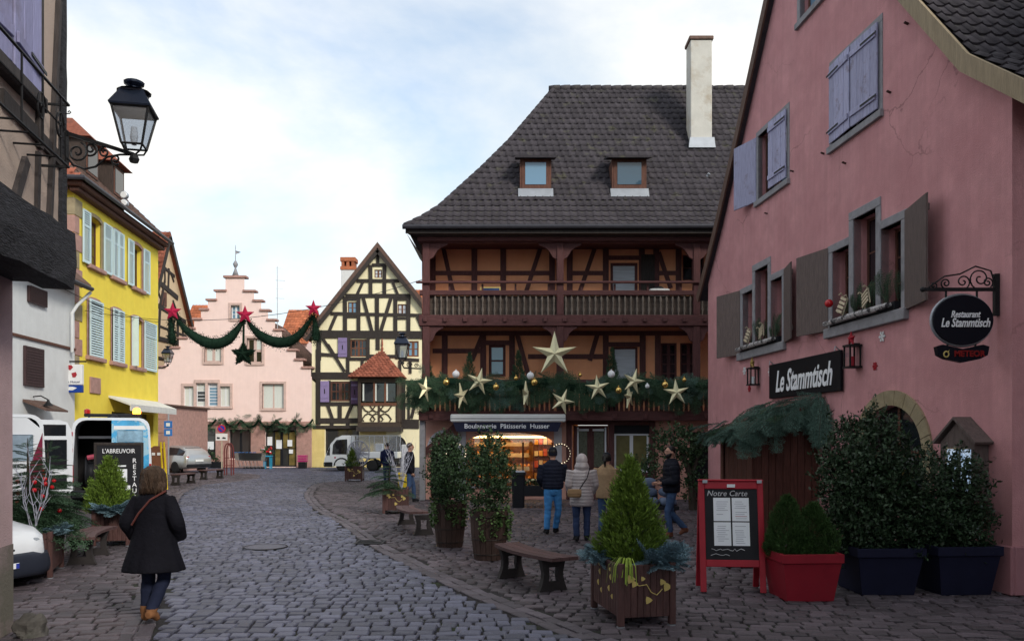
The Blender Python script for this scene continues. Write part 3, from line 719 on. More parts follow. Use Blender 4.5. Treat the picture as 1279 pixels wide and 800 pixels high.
# ----- plain windows upstairs
def surround(H, u0, u1, z0, z1, w=.12, y0=-.015, m=None, sill=True):
    mb = MB(); m = m or M_grey_stone
    mb.cbox(u0, u0+w, y0, .10, z0+w, z1-w, .006); mb.cbox(u1-w, u1, y0, .10, z0+w, z1-w, .006); mb.cbox(u0, u1, y0, .10, z1-w, z1, .006)
    mb.cbox(u0-.02, u1+.02, y0-(.05 if sill else 0), .10, z0, z0+w, .006)
    return mb.build('window_surround', m, H)
surround(H, 6.72, 8.50, 7.21, 8.90); surround(H, 3.28, 5.02, 7.21, 8.90); surround(H, 5.38, 6.62, 10.18, 11.62)
window(H, 3.42, 4.88, 7.35, 8.76, .16, 2, 2); window(H, 5.52, 6.48, 10.32, 11.48, .16, 2, 2, pm=M_glass_skytint); window(H, 6.86, 8.36, 7.35, 8.76, .2, 2, 2)
board_shutter(H, 6.80, 7.36, 8.79, .80, 1, 3, M_lav, 4); board_shutter(H, 8.42, 7.36, 8.79, .80, -1, 2, M_lav, 4)
board_shutter(H, 4.94, 7.36, 8.79, .78, -1, 3, M_lav, 4); board_shutter(H, 3.32, 7.33, 8.80, .80, 1, 163, M_lav, 4)
# ----- stepped triple windows of the first floor
for b, sh in ((2.30, (152, 166)), (6.66, (156, 166))):
    mb = MB()
    for (a0, a1, c1) in ((0, .17, 5.38), (.77, .92, 5.78), (1.64, 1.79, 5.78), (2.37, 2.53, 5.38)): mb.cbox(b+a0, b+a1, -.02, .14, 3.99, c1, .008)
    mb.cbox(b, b+.775, -.022, .14, 5.38, 5.52, .008); mb.cbox(b+.775, b+1.785, -.024, .14, 5.78, 5.93, .008); mb.cbox(b+1.785, b+2.53, -.022, .14, 5.38, 5.52, .008)
    mb.cbox(b-.03, b+2.56, -.09, .14, 3.81, 3.99, .012)
    mb.build('window_surround', M_grey_stone, H)
    for (a0, a1, c1) in ((.17, .77, 5.38), (.92, 1.64, 5.78), (1.79, 2.37, 5.38)): window(H, b+a0, b+a1, 4.02, c1, .24, 2, 3, fw=.05)
    board_shutter(H, b+.05, 3.95, 5.50, .94, 1, sh[0]+12, M_greybrown, 5)
    board_shutter(H, b+2.48, 3.95, 5.50, .76 if b < 4 else .94, -1, sh[1], M_greybrown, 5)
# ----- arched ground-floor window with stone voussoirs
cx_, a_in, a_out = 8.73, .87, 1.10; zs = 1.75
n = 11
for k in range(n):
    t0, t1 = math.pi*k/n, math.pi*(k+1)/n; poly = []
    for t in np.linspace(t0+.006, t1-.006, 4): poly.append((cx_+a_out*math.cos(t), zs+.99*math.sin(t)))
    for t in np.linspace(t1-.006, t0+.006, 4): poly.append((cx_+a_in*math.cos(t), zs+.75*math.sin(t)))
    MB().prism(poly, -.035, .2).build('arch_stone', M_sand_y, H)
for sx in (-1, 1):
    for k in range(2): MB().cbox(*sorted((cx_+sx*a_in, cx_+sx*a_out)), -.035, .2, .9+k*.42, .9+(k+1)*.42-.01, .01).build('jamb_stone', M_sand_y, H)
mb = MB(); mb.box(7.86, 9.6, .12, .19, 1.68, 1.78); mb.box(8.70, 8.76, .13, .18, .9, 2.5); mb.box(7.86, 7.93, .12, .19, .9, 1.68); mb.box(9.53, 9.6, .12, .19, .9, 1.68)
wn = mb.build('arched_window', M_frame_br, H)
MB().prism(archp(7.86, 9.60, 1.78, 1.79, 2.5), .15, .16).build('pane', M_glass, wn)
for a, b in ((7.93, 8.70), (8.76, 9.53)): MB().box(a, b, .15, .16, .9, 1.68).build('pane', M_glass, wn)
# small iron wall hooks and anchors
for u, z in ((6.5, 7.3), (8.72, 7.5), (7.3, 6.85), (3.9, 6.9), (5.2, 7.4), (9.2, 8.35)):
    MB().bar((u, 0, z), (u+R.uniform(-.02, .02), -.07, z+.02), .03, .025).build('wall_hook', M_ironrust, H)
# ----- timber porch over the entrance
PU1, PU0, PD = 6.30, 4.62, 1.28
t = thing('entrance_porch', 'brown plank entrance porch roofed with fir boughs below the black name board', 'porch', (PK.o[0], PK.o[1], 0), PK.rz)
M_plank = wood('red_brown_plank', (.085, .032, .024), .35)
def rz_(y): return 2.74+(y)*.44     # roof height at depth y (y negative outwards)
for k in range(9):
    y0 = -PD+PD*k/9; MB().cbox(PU1-.05+R.uniform(0, .006), PU1, y0+.003, y0+PD/9-.003, 0.02, rz_(y0)-.05, .006).build('plank', M_plank, t)
for k in range(9):
    y0 = -PD+PD*k/9; MB().cbox(PU0, PU0+.05, y0+.003, y0+PD/9-.003, 0.02, rz_(y0)-.05, .006).build('plank', M_plank, t)
mb = MB(); mb.cbox(PU0, PU0+.14, -PD-.05, -PD-.002, 0, 1.9, .01); mb.cbox(PU1-.14, PU1, -PD-.05, -PD-.002, 0, 1.9, .01); mb.cbox(PU0, PU1, -PD-.05, -PD-.002, 1.9, 2.0, .01); mb.build('door_frame', M_plank, t)
dm = MB().box(PU0+.14, PU1-.14, -PD+.02, -PD+.05, .02, 1.9).build('door', M_plank, t)
for k in range(6):
    a = PU0+.14+(PU1-PU0-.28)*k/6; MB().cbox(a+.004, a+(PU1-PU0-.28)/6-.004, -PD, -PD+.018, .04, 1.88, .005).build('plank', M_plank, dm)
MB().tube([(PU0+.25, -PD, 1.0), (PU0+.25, -PD-.06, 1.0), (PU0+.25, -PD-.06, 1.12), (PU0+.25, -PD, 1.12)], .01, 6).build('handle', M_iron, dm)
MB().prism([(-PD-.28, rz_(-PD-.28)), (0, rz_(0)), (0, rz_(0)-.07), (-PD-.28, rz_(-PD-.28)-.07)], PU0-.25, PU1+.22, ax='x').build('roof', M_plank, t)
# fir boughs lying on the porch roof and hanging over its edges
gl = thing('fir_garland', 'blue-green fir boughs piled on the porch roof of the pink restaurant', 'garland', (PK.o[0], PK.o[1], 0), PK.rz)
for k in range(90):
    u = R.uniform(PU0-.25, PU1+.2); y = -R.random()**.9*(PD+.2); y = min(y, -.12); z = rz_(y)+R.uniform(.02, .14)
    bough(gl, (u, y, z), (R.uniform(-1, 1), -R.uniform(.1, 1), R.uniform(-.7, .05)), R.uniform(.4, .66), M_firblue if R.random() < .75 else M_fir, up=(R.uniform(-.4, .4), R.uniform(-.6, .2), 1), coarse=True)
for k in range(46):                                    # near edge, hanging towards the camera
    y = -R.random()*(PD+.25); z = rz_(y)+R.uniform(-.05, .18)
    bough(gl, (PU1+.10+R.uniform(-.03, .14), y, z), (R.uniform(.2, .9), R.uniform(-.9, .6), -R.uniform(.25, 1.2)), R.uniform(.34, .6), M_firblue, up=(1, R.uniform(-.5, .5), .3), coarse=True)
for k in range(26):                                    # front edge
    u = R.uniform(PU0-.25, PU1+.2); bough(gl, (u, -PD-.2, rz_(-PD-.2)+R.uniform(-.02, .14)), (R.uniform(-.6, .6), -R.uniform(.4, 1), -R.uniform(.2, .9)), R.uniform(.28, .45), M_firblue, up=(0, -1, .6), coarse=True)
for k in range(14): bough(gl, (PU1+.25+R.uniform(0, .3), -.06-R.uniform(0, .15), 2.74-R.random()*.35), (R.uniform(-.3, .5), -.2, -1), R.uniform(.5, .7), M_firblue, up=(1, -.5, .2), coarse=True)
# ----- name board
sb = thing('name_board', 'black board with white brush script above the porch of the pink house', 'sign', tuple(PK.world(5.70, 0, 0)), PK.rz)
MB().cbox(-1.55, 1.55, -.075, -.02, 2.82, 3.55, .01).build('board', mat('black_gloss_board', (.008, .008, .012), .5, .1, 3, spec=.12), sb)
text_on('Le Stammtisch', .62, 0.02, -.080, 3.14, M_letter, sb, wmax=2.45, shear=.32, bold=.012)
for x in (-1.4, 1.45): MB().tube([(x, -.03, 3.55), (x, -.12, 3.62), (x, -.13, 3.54)], .012, 5).build('bracket', M_zinc, sb)
# ----- hanging oval sign, square to the wall
bw = PK.world(11.2, 0, 0); hs_ = thing('hanging_sign', 'black oval restaurant sign hung from a wrought-iron scroll bracket', 'sign', (bw.x, bw.y, 0))
zb = 3.90
mb = MB(); mb.box(-.97, .02, -.02, .02, zb-.022, zb+.022); mb.box(-.06, .0, -.03, .03, zb-.34, zb+.20); mb.ell((-.98, 0, zb), .035, 8, 6)
mb.build('bracket', M_iron, hs_)
def scroll(c, r0, r1, a0, turns, n=26): 
    return [(c[0]+(r0+(r1-r0)*t)*math.cos(a0+turns*2*math.pi*t), 0, c[1]+(r0+(r1-r0)*t)*math.sin(a0+turns*2*math.pi*t)) for t in np.linspace(0, 1, n)]
mb = MB()
for c, r0, r1, a0, tn in (((-.24, zb+.14), .15, .02, -1.2, -1.6), ((-.46, zb+.10), .10, .015, -1.8, 1.5), ((-.68, zb+.08), .07, .012, -1.4, -1.5), ((-.14, zb+.09), .07, .012, -1, 1.5), ((-.84, zb+.05), .05, .01, -2, 1.3)):
    mb.tube(scroll(c, r0, r1, a0, tn), .010, 5)
mb.tube([(-.9, 0, zb+.03), (-.7, 0, zb+.17), (-.5, 0, zb+.2), (-.3, 0, zb+.30), (-.1, 0, zb+.24), (-.03, 0, zb+.02)], .011, 5); mb.build('scrollwork', M_iron, hs_)
for x in (-.68, -.28): MB().tube([(x, 0, zb-.02), (x, 0, zb-.12)], .014, 6).build('hanger', M_iron, hs_)
zc = 3.50; ov = [( -.48+.385*math.cos(a), zc+.32*math.sin(a)) for a in np.linspace(0, 2*math.pi, 40, endpoint=False)]
MB().prism(ov, -.05, .05).build('oval_panel', mat('black_sign_face', (.008, .008, .014), .5, .05, spec=.1), hs_)
MB().tube([(a, 0, b) for a, b in [(-.48+.392*math.cos(w), zc+.327*math.sin(w)) for w in np.linspace(0, 2*math.pi, 40, endpoint=False)]], .022, 6, closed=True).build('rim', M_zinc, hs_)
text_on('Restaurant', .12, -.46, -.056, zc+.07, M_letter, hs_, wmax=.38, shear=.3, bold=.002)
text_on('Le Stammtisch', .16, -.46, -.056, zc-.04, M_letter, hs_, wmax=.63, shear=.3, bold=.003)
sh = [(-.82, zc-.34), (-.80, zc-.45), (-.70, zc-.50), (-.48, zc-.545), (-.26, zc-.50), (-.16, zc-.45), (-.14, zc-.34), (-.22, zc-.315), (-.48, zc-.37), (-.74, zc-.315)]
MB().prism(sh, -.04, .04).build('lower_panel', MATS['black_sign_face'], hs_)
text_on('METEOR', .105, -.40, -.046, zc-.435, mat('dark_red_lettering', (.22, .012, .012), .5), hs_, wmax=.40, bold=.004)
mb = MB(); mb.tube([(-.70+.032*math.cos(w), -.045, zc-.44+.036*math.sin(w)) for w in np.linspace(0, 2*math.pi, 14, endpoint=False)], .009, 5, closed=True); mb.prism([(-.685, zc-.41), (-.66, zc-.385), (-.672, zc-.42)], -.048, -.04); mb.build('emblem', M_gold_in, hs_)
for x in (-.66, -.30): MB().tube([(x, 0, zc-.27), (x, 0, zc-.36)], .014, 6).build('hanger', M_iron, hs_)
# ----- menu case on the wall
mc = thing('menu_case', 'dark wooden wall case with gabled lid holding white menus', 'menu case', tuple(PK.world(10.66, 0, 0)), PK.rz)
mb = MB(); mb.box(-.36, -.29, -.20, -.005, 1.15, 1.92); mb.box(.29, .36, -.20, -.005, 1.15, 1.92); mb.box(-.29, .29, -.20, -.005, 1.15, 1.22); mb.box(-.29, .29, -.20, -.005, 1.85, 1.92); mb.box(-.29, .29, -.05, -.005, 1.22, 1.85)
mb.prism([(-.36, 1.921), (.36, 1.921), (0, 2.20)], -.20, -.005); mb.build('case', M_greybrown, mc)
for s in (-1, 1): MB().prism([(s*.44, 1.90), (0, 2.235), (0, 2.27), (s*.46, 1.93)], -.26, -.003).build('lid_board', M_greybrown, mc)
for x in (-.15, .15):
    for z in (1.38, 1.69): MB().box(x-.12, x+.12, -.165, -.155, z-.14, z+.14).build('menu_sheet', emat('glowing_menu', (.62, .74, .95), .45), mc)  # menu sheets give off a faint bluish glow
MB().box(-.29, .29, -.19, -.184, 1.22, 1.85).build('pane', clear('case_glass', alpha=.12), mc)
# ----- snowflakes, stars and lanterns on the pink wall
def snowflake(u, z, r, m, label, name='snowflake'):
    mb = MB()
    for k in range(6):
        a = k*math.pi/3; d = Vector((math.cos(a), 0, math.sin(a))); mb.bar((0, 0, 0), tuple(d*r), .022, .012, side=(0, 1, 0))
        for s in (-1, 1):
            e = Vector((math.cos(a+s*.8), 0, math.sin(a+s*.8))); mb.bar(tuple(d*r*.55), tuple(d*r*.55+e*r*.35), .018, .010, side=(0, 1, 0))
    tag(mb.build(name, m, None, loc=tuple(PK.world(u, -.012, z)), rz=PK.rz), label, 'decoration', 'flake decorations on the pink wall')
def flat_star(r0, r1, th, n=5, bulge=None, a0=math.pi/2):
    mb = MB(); ring = [((r0 if k % 2 == 0 else r1)*math.cos(a0+math.pi*k/n), (r0 if k % 2 == 0 else r1)*math.sin(a0+math.pi*k/n)) for k in range(2*n)]
    b = th if bulge is None else bulge; m_ = len(ring)
    mb.add([(x, -th*.12, z) for x, z in ring]+[(x, th*.12, z) for x, z in ring]+[(0, -b, 0), (0, b, 0)],
           [(2*m_, (i+1) % m_, i) for i in range(m_)]+[(2*m_+1, i+m_, (i+1) % m_+m_) for i in range(m_)]+[(i, (i+1) % m_, (i+1) % m_+m_, i+m_) for i in range(m_)])
    return mb
for px, py, r, m, lb in ((1103, 420, .09, M_white, 'white snowflake on the pink wall under the nearer flower window'), (931, 463, .10, M_white, 'white snowflake under the left corner of the farther flower window'),
                         (963, 464, .10, M_white, 'white snowflake between wall lantern and name board'), (937, 485, .08, M_red, 'small red flake below the lantern left of the name board'), (1094, 457, .07, M_red, 'small red flake beside the red star lantern')):
    u, z = PK.uz(px, py); snowflake(u, z, r, m, lb)
def wall_lantern(px, py, h, star_m, label):
    u, z = PK.uz(px, py); t = thing('wall_lantern', label, 'lantern', tuple(PK.world(u, 0, 0)), PK.rz)
    mb = MB(); w = .10
    for x in (-w, w):
        for y in (-.22, -.04): mb.box(x-.012, x+.012, y-.012, y+.012, z-h/2, z+h/2)
    mb.box(-w-.02, w+.02, -.245, -.015, z-h/2-.03, z-h/2); mb.box(-w-.02, w+.02, -.245, -.015, z+h/2, z+h/2+.03); mb.box(-.02, .02, -.13, 0, z+h/2+.03, z+h/2+.06); mb.build('frame', M_iron, t)
    MB().lathe([(.035, z-h/2+.002), (.035, z)], (0, -.13, 0), 10).build('candle', M_red if star_m is M_red else M_white, t)
    MB().box(-w+.01, w-.01, -.222, -.218, z-h/2, z+h/2).build('pane', clear('lantern_glass', alpha=.15), t)
    s = flat_star(.13, .055, .05); s.build('star', star_m, t, loc=(0, -.15, z+h/2+.13))
wall_lantern(1074, 445, .34, M_red, 'black wall lantern under a red star by the name board')
wall_lantern(948, 470, .34, mat('gilt_star', (.3, .2, .06), .4, metal=.4), 'black wall lantern under a gilt star left of the name board')
# ----- window boxes with a birch log, fir sprigs and toy sledges
M_birch = mat('birch_bark', (.42, .40, .40), .85, .5, 10, .4, 30, grain=(4, 1, 1), dirt=(.05, .045, .05), dscale=9, dpos=(.5, .56))
M_sledge = wood('pale_sledge_wood', (.50, .42, .30), .15)
for b, lb in ((2.30, 'farther flower window'), (6.66, 'nearer flower window')):
    t = thing('window_box', 'window box with fir sprigs behind a birch log on the '+lb, 'window box', tuple(PK.world(b, 0, 0)), PK.rz)
    MB().box(.20, 2.3, -.08, .14, 3.992, 4.13).build('trough', M_plastic, t)
    MB().tube([(.15, -.14, 4.06), (1.0, -.15, 4.075), (1.9, -.145, 4.07), (2.25, -.14, 4.08)], [.05, .055, .052, .045], 8).build('birch_log', M_birch, t)
    for k in range(26):
        x = .3+2.0*R.random(); bough(t, (x, .03+R.uniform(-.06, .08), 4.12), (R.uniform(-.6, .6), R.uniform(-.6, .2), 1), R.uniform(.22, .48)*(1.25 if (1.1 < x < 1.5 or x > 1.9) else .8), M_fir, up=(0, -1, 0))
    for sx, rot in ((.62, .35), (1.55, -.5)):
        s = thing('toy_sledge', 'small pale wooden sledge '+('leaning left' if sx < 1 else 'leaning right')+' on the '+lb, 'sledge', tuple(PK.world(b+sx, -.12, 4.16)), PK.rz)
        s.rotation_euler = (rad(-12), rot, PK.rz)
        for e in (-1, 1): MB().tube([(e*.09, .02, .02), (e*.09, 0, .32), (e*.09, -.06, .37), (e*.09, -.09, .33)], .012, 5).build('runner', M_sledge, s)
        for k in range(4): MB().cbox(-.10, .10, -.03, -.012, .04+k*.075, .09+k*.075, .003).build('slat', M_sledge, s)
b = PK.world(6.66+.30, -.14, 4.42); tag(MB().ell((0, 0, 0), .075, 14, 10).build('red_bauble', mat('red_bauble_gloss', (.5, .012, .02), .12, .02, coat=.5), None, True, loc=tuple(b)), 'shiny red ball by the sledge on the nearer flower window', 'bauble')
# ================================================================== bakery house with galleries
BX, BY = -2.88, 25.0
H = thing('bakery_house', 'oxblood timber bakery house with two open galleries and a steep grey tiled roof', 'house', (BX, BY, 0)); BAK = H
def bk(px, py, y=0.): Y = BY+y; return (px-CX)/FPX*Y-BX, CAMH+(HY-py)/FPX*Y
def bu(px, y=0.): return bk(px, 0, y)[0]
def bz(py, y=0.): return bk(0, py, y)[1]
BL = 13.4
M_salm = plaster('salmon_plaster', (.60, .33, .27), (.50, .26, .21)); M_oran = plaster('orange_plaster', (.78, .35, .19), (.68, .28, .15))
GY = .6; WY = 1.35
# ----- ground floor
sh0, sh1 = bu(583, GY), bu(692, GY); shop = archp(sh0, sh1, .42, bz(553, GY), bz(540, GY), 14)
hl = [shop, R4(bu(716, GY), bu(761, GY), bz(588, GY), bz(529, GY)), R4(bu(767, GY), bu(812, GY), bz(590, GY), bz(526, GY)), archp(bu(538, GY), bu(573, GY), .02, 1.6, 2.1), R4(bu(862, GY), bu(900, GY), .02, 2.15)]
mb = MB(); mb.holes(R4(0, BL, 0, 2.62), hl, GY, .3); mb.build('ground_floor_wall', M_salm, H)
# shop surround painted pale
for a in (sh0-.26, sh1+.01): MB().cbox(a, a+.25, GY-.02, GY, .0, 2.30, .005).build('shop_surround', mat('pale_grey_render', (.50, .50, .56), .85, .08), H)
# lit shop room
room = MB(); x0, x1, y0, y1, z0, z1 = sh0-.9, sh1+.8, GY+.3, GY+3.6, 0.02, 2.5
M_shopwall = mat('shop_wall_ochre', (.42, .24, .10), .8, .25, 4)
room.add([(x0,y1,z0),(x1,y1,z0),(x1,y1,z1),(x0,y1,z1)], [(0,1,2,3)]); room.add([(x0,y0,z0),(x0,y1,z0),(x0,y1,z1),(x0,y0,z1)], [(0,1,2,3)]); room.add([(x1,y1,z0),(x1,y0,z0),(x1,y0,z1),(x1,y1,z1)], [(0,1,2,3)])
room.add([(x0,y0,z0),(x1,y0,z0),(x1,y1,z0),(x0,y1,z0)], [(0,1,2,3)]); room.add([(x0,y0,z1),(x0,y1,z1),(x1,y1,z1),(x1,y0,z1)], [(0,1,2,3)])
room.build('shop_room', M_shopwall, H)
for k in range(3):
    MB().box(sh0+.1+k*.95, sh0+.75+k*.95, GY+.9, GY+1.05, 2.30, 2.36).build('ceiling_lamp', emat('warm_shop_lamp', (1, .62, .22), 26.), H)
MB().box(sh0-.05, sh1+.1, GY+.40, GY+.62, 1.96, 2.03).build('light_strip', emat('warm_strip', (1, .66, .25), 6.), H)
MB().prism(shop, GY+.24, GY+.25).build('shop_pane', clear('shop_glass', (.97, .97, .96), .02, .10), H)
for a in (sh0, (sh0*.36+sh1*.64), sh1-.06): MB().box(a, a+.06, GY+.20, GY+.29, .42, bz(552, GY)).build('shop_mullion', M_frame_br, H)
MB().box(sh0-.02, sh1+.02, GY-.06, GY+.3, .36, .42).build('shop_sill', M_grey_stone, H)
M_bread = mat('bread_crust', (.45, .2, .06), .6, .35, 9, island=.45); M_shelf = wood('shelf_wood', (.16, .08, .04), axis='x'); M_disp = mat('display_white', (.55, .5, .42), .5, .1)
for zz, yy in ((.92, 1.0), (1.34, 2.2), (1.72, 2.3), (.55, .5)):
    sf = MB().box(sh0+.15, sh1-.75, GY+yy, GY+yy+.36, zz, zz+.04).build('shelf', M_shelf, H)
    MB().box(sh0+.15, sh1-.75, GY+yy-.012, GY+yy-.002, zz-.05, zz+.09).build('shelf_front', M_disp, sf)
    for k in range(14):
        a = sh0+.25+k*.135+R.uniform(-.03, .03)
        MB().ell((a, GY+yy+.15, zz+.10), (.055, .09, R.uniform(.04, .10)), 8, 6).build('loaf', M_bread, sf)
cab = MB().box(sh1-.62, sh1+.1, GY+1.2, GY+1.3, .4, 2.2).build('display_cabinet', M_dkwood, H)
for k in range(4):
    for j in range(4): MB().box(sh1-.58+j*.15, sh1-.46+j*.15, GY+1.12, GY+1.19, .6+k*.38, .6+k*.38+R.uniform(.14, .28)).build('packet', mat('amber_packet_%d' % ((j+k) % 3), [(.6, .3, .06), (.5, .1, .05), (.62, .55, .4)][(j+k) % 3], .4, .2), cab)
# awning cassette and valance with lettering
aw = thing('awning', 'folded white awning cassette with navy valance over the bakery window', 'awning', (BX, BY, 0))
a0, a1 = bu(563, -.4), bu(707, -.4)
mb = MB(); mb.cbox(a0, a1, -.42, .56, bz(526.5, -.3), bz(517, -.3), .03); mb.build('cassette', M_white, aw)
MB().box(a0, a1, -.428, -.421, bz(523, -.4), bz(521.5, -.4)).build('seam', mat('seam_grey', (.35, .36, .38), .6), aw)
v0, v1 = bu(566, -.37), bu(702, -.37); zt, zb_ = bz(526.8, -.37), bz(538.5, -.37)
mb = MB(); mb.prism([(v0, zt), (v1, zt), (v1-.12, zb_), (v0+.12, zb_)], -.38, -.36); mb.build('valance', mat('navy_canvas', (.018, .02, .045), .8, .15, 10), aw)
text_on('Boulangerie  Pâtisserie  Husser', .2, bu(633.5, -.38), -.386, bz(532, -.38), M_letter, aw, wmax=bu(687, -.38)-bu(581, -.38), bold=.002)
# timber-framed windows right of the shop
def post(px, z0, z1, w=.2, y0=GY-.10, y1=GY+.02, m=None): MB().cbox(bu(px, GY)-w/2, bu(px, GY)+w/2, y0, y1, z0, z1, .012).build('timber', m or M_dkwood, H)
for px in (711, 764, 815): post(px, 0.0, 2.5, .17)
for (a, b, z) in ((711, 815, 2.44), (711, 764, .82), (764, 815, .78)): MB().cbox(bu(a, GY)+.09, bu(b, GY)-.09, GY-.09, GY+.01, z-.07, z+.09, .01).build('timber', M_dkwood_x, H)
for a, b in ((714, 762), (766, 813)): MB().cbox(bu(a, GY), bu(b, GY), GY-.05, GY-.002, .02, .74, .01).build('panel', M_dkwood, H)
M_leaded = mat('leaded_glass', (.10, .105, .075), .25, .3, 14, .3, 30); M_yellowglass = mat('yellowish_glass', (.16, .14, .06), .25, .25, 3)  # second pane glass is yellowish by its own colour
w_ = window(H, bu(717, GY), bu(760, GY), .92, 2.36, GY+.08, 2, 1, fm=M_dkwood, pm=M_leaded, fw=.12)
for px in (722.5, 757): MB().box(bu(px, GY)-.025, bu(px, GY)+.025, GY+.05, GY+.075, 1.0, 2.3).build('white_strip', M_frame_wh, w_)
for px in (729, 748): MB().box(bu(px, GY)-.18, bu(px, GY)+.18, GY+.05, GY+.078, 2.18, 2.25).build('white_strip', M_frame_wh, w_)
window(H, bu(768, GY), bu(811, GY), .90, 2.10, GY+.06, 2, 1, fm=M_frame_wh, pm=M_yellowglass, fw=.06, mw=.12)
MB().box(bu(767, GY), bu(812, GY), GY+.02, GY+.1, 2.10, 2.42).build('roller_box', M_plastic, H)
MB().box(bu(862, GY), bu(900, GY), GY+.18, GY+.24, .02, 2.15).build('passage_door', M_plastic, H)
MB().box(bu(536, GY), bu(575, GY), GY+.29, GY+.33, 0, 2.15).build('arch_backing', M_dark, H)
mb = MB(); c = bu(555.5, GY); a_ = bu(573, GY)-c
mb.tube([(c+a_*1.1*math.cos(t), GY-.01, 1.6+.56*math.sin(t)) for t in np.linspace(0, math.pi, 14)], .06, 6); mb.build('arch_moulding', mat('pale_grey_render', (.5, .5, .56)), H)
# ----- galleries: beams, posts, floors
UZ = {'floor1': (2.50, 2.80), 'floor2': (5.44, 5.78), 'top': (8.02, 8.36)}
for k, (a, b) in UZ.items(): MB().cbox(-.02, BL, -.14, .08, a, b, .015).build('beam', M_dkwood_x, H)
MB().box(0, BL, .08, WY+.3, 2.62, 2.74).build('gallery_floor', M_dkwood_x, H); MB().box(0, BL, .08, WY+.3, 5.60, 5.74).build('gallery_floor', M_dkwood_x, H); MB().box(0, BL, .08, WY+.3, 8.16, 8.30).build('gallery_ceiling', M_dkwood_x, H)
for k in range(17): u = .12+k*.62; MB().cbox(u, u+.13, -.20, -.141, 5.56, 5.70, .012).build('joist_end', M_dkwood, H)
for k in range(11): u = .3+k*.95; MB().cbox(u, u+.15, -.20, -.141, 2.56, 2.72, .012).build('joist_end', M_dkwood, H)
PX = [bu(533), bu(700), bu(870), bu(870)+4.2]
for u in PX:
    for (z0, z1) in ((2.80, 5.44), (5.78, 8.02)): MB().cbox(u-.11, u+.11, -.11, .07, z0, z1, .02).build('post', M_dkwood, H)
def console(u, ztop, s, big=True):
    """curved carved brace from post up to the beam"""
    w, h = (.55, .50) if big else (.42, .5)
    pts = [(0, 0), (0, -h)]+[(w*(t)+.03*math.sin(t*9), -h*(1-t)**1.6-.05) for t in np.linspace(.15, 1, 6)]+[(w, 0)]
    MB().prism([(u+s*(.11+a), ztop+b) for a, b in pts], -.07, .03).build('brace', M_dkwood, H)
for i, u in enumerate(PX):
    for s in (-1, 1):
        if i == 0 and s < 0: continue
        console(u, 8.02, s); console(u, 5.44, s, False)
# long brace at the ground-floor corner
MB().bar((.12, .3, 1.5), (1.25, .3, 2.45), .2, .16, side=(0, 1, 0)).build('brace', M_dkwood, H)
MB().cbox(-.02, .16, .05, .3, 0, 2.5, .02).build('corner_post', M_grey_stone, H)
# rails
MB().cbox(-.10, BL, -.20, -.10, bz(354, 0)-.02, bz(354, 0)+.05, .012).build('rail', M_dkwood_x, H)
MB().cbox(0, BL, -.10, .02, 6.40, 6.55, .012).build('rail', M_dkwood_x, H)
for k in range(9): u = .9+k*1.03; MB().box(u, u+.06, -.07, -.01, 6.55, bz(354)-.02).build('rail_stub', M_dkwood, H)
MB().cbox(0, BL, -.10, .02, 3.66, 3.78, .012).build('rail', M_dkwood_x, H)
mbb = MB(); mbb.lathe([(.022, 0), (.03, .03), (.018, .06), (.036, .14), (.04, .20), (.02, .30), (.03, .34), (.02, .40), (.04, .50), (.034, .55), (.018, .60), (.03, .64)], n=8)
M_balu = wood('grey_turned_baluster', (.16, .13, .11), .2); tmp = mbb.build('baluster', M_balu, H, True, loc=(-5, 0, 0)); bme = tmp.data; bpy.data.objects.remove(tmp)
u = .30
while u < 9.3:
    if all(abs(u-p) > .14 for p in PX): link('baluster', bme, H, (u, -.04, 5.77))
    u += .185
MB().box(.2, 9.4, .03, .05, 5.78, 6.40).build('screen', wood('screen_board', (.075, .055, .045), axis='x'), H)
u = .25
while u < 9.4:
    if all(abs(u-p) > .14 for p in PX): MB().prism([(u-.06, 2.80), (u+.06, 2.80), (u+.045, 2.95), (u+.068, 3.2), (u+.04, 3.45), (u+.06, 3.66), (u-.06, 3.66), (u-.04, 3.45), (u-.068, 3.2), (u-.045, 2.95)], -.06, -.03).build('baluster', M_dkwood, H)
    u += .155
# ----- recessed walls behind the galleries
def wr_(px0, px1, py0, py1): return R4(bu(px0, WY), bu(px1, WY), bz(py1, WY), bz(py0, WY))
upper_w = [wr_(763, 797, 328, 372), wr_(853, 880, 318, 350)]; lower_w = [wr_(611, 632, 430, 470), wr_(766, 797, 433, 480), wr_(826, 846, 428, 480), wr_(850, 872, 428, 480)]
mb = MB(); mb.holes(R4(0, BL, 5.7, 8.2), upper_w, WY, .25); mb.build('gallery_wall', M_oran, H)
mb = MB(); mb.holes(R4(0, BL, 2.7, 5.65), lower_w, WY, .25); mb.build('gallery_wall', M_oran, H)
def wn_(r, **k): (a, c), (b, _), (_, d), _ = r; return window(H, a, b, c, d, WY+.06, **k)
M_blind = mat('white_blind', (.52, .56, .62), .5, .25, 3, grain=(.5, .5, 16))
wn_(upper_w[0], nx=1, nz=1, fm=M_dkwood, pm=M_blind, fw=.09); wn_(upper_w[1], nx=2, nz=2, fm=M_dkwood)
wn_(lower_w[0], nx=1, nz=2, fm=M_dkwood, pm=M_glass_skytint, fw=.09); wn_(lower_w[1], nx=1, nz=1, fm=M_dkwood, pm=M_blind, fw=.07); wn_(lower_w[2], nx=2, nz=4, fm=M_dkwood, fw=.06); wn_(lower_w[3], nx=2, nz=4, fm=M_dkwood, fw=.06)
def bt(p, q, w=.17): a = bk(*p, WY); b = bk(*q, WY); timber(H, a, b, w, WY-.015, .06, M_dkwood)
for px in (541, 593, 629, 690, 712, 757, 802, 820, 848): bt((px, 300), (px, 372), .19)
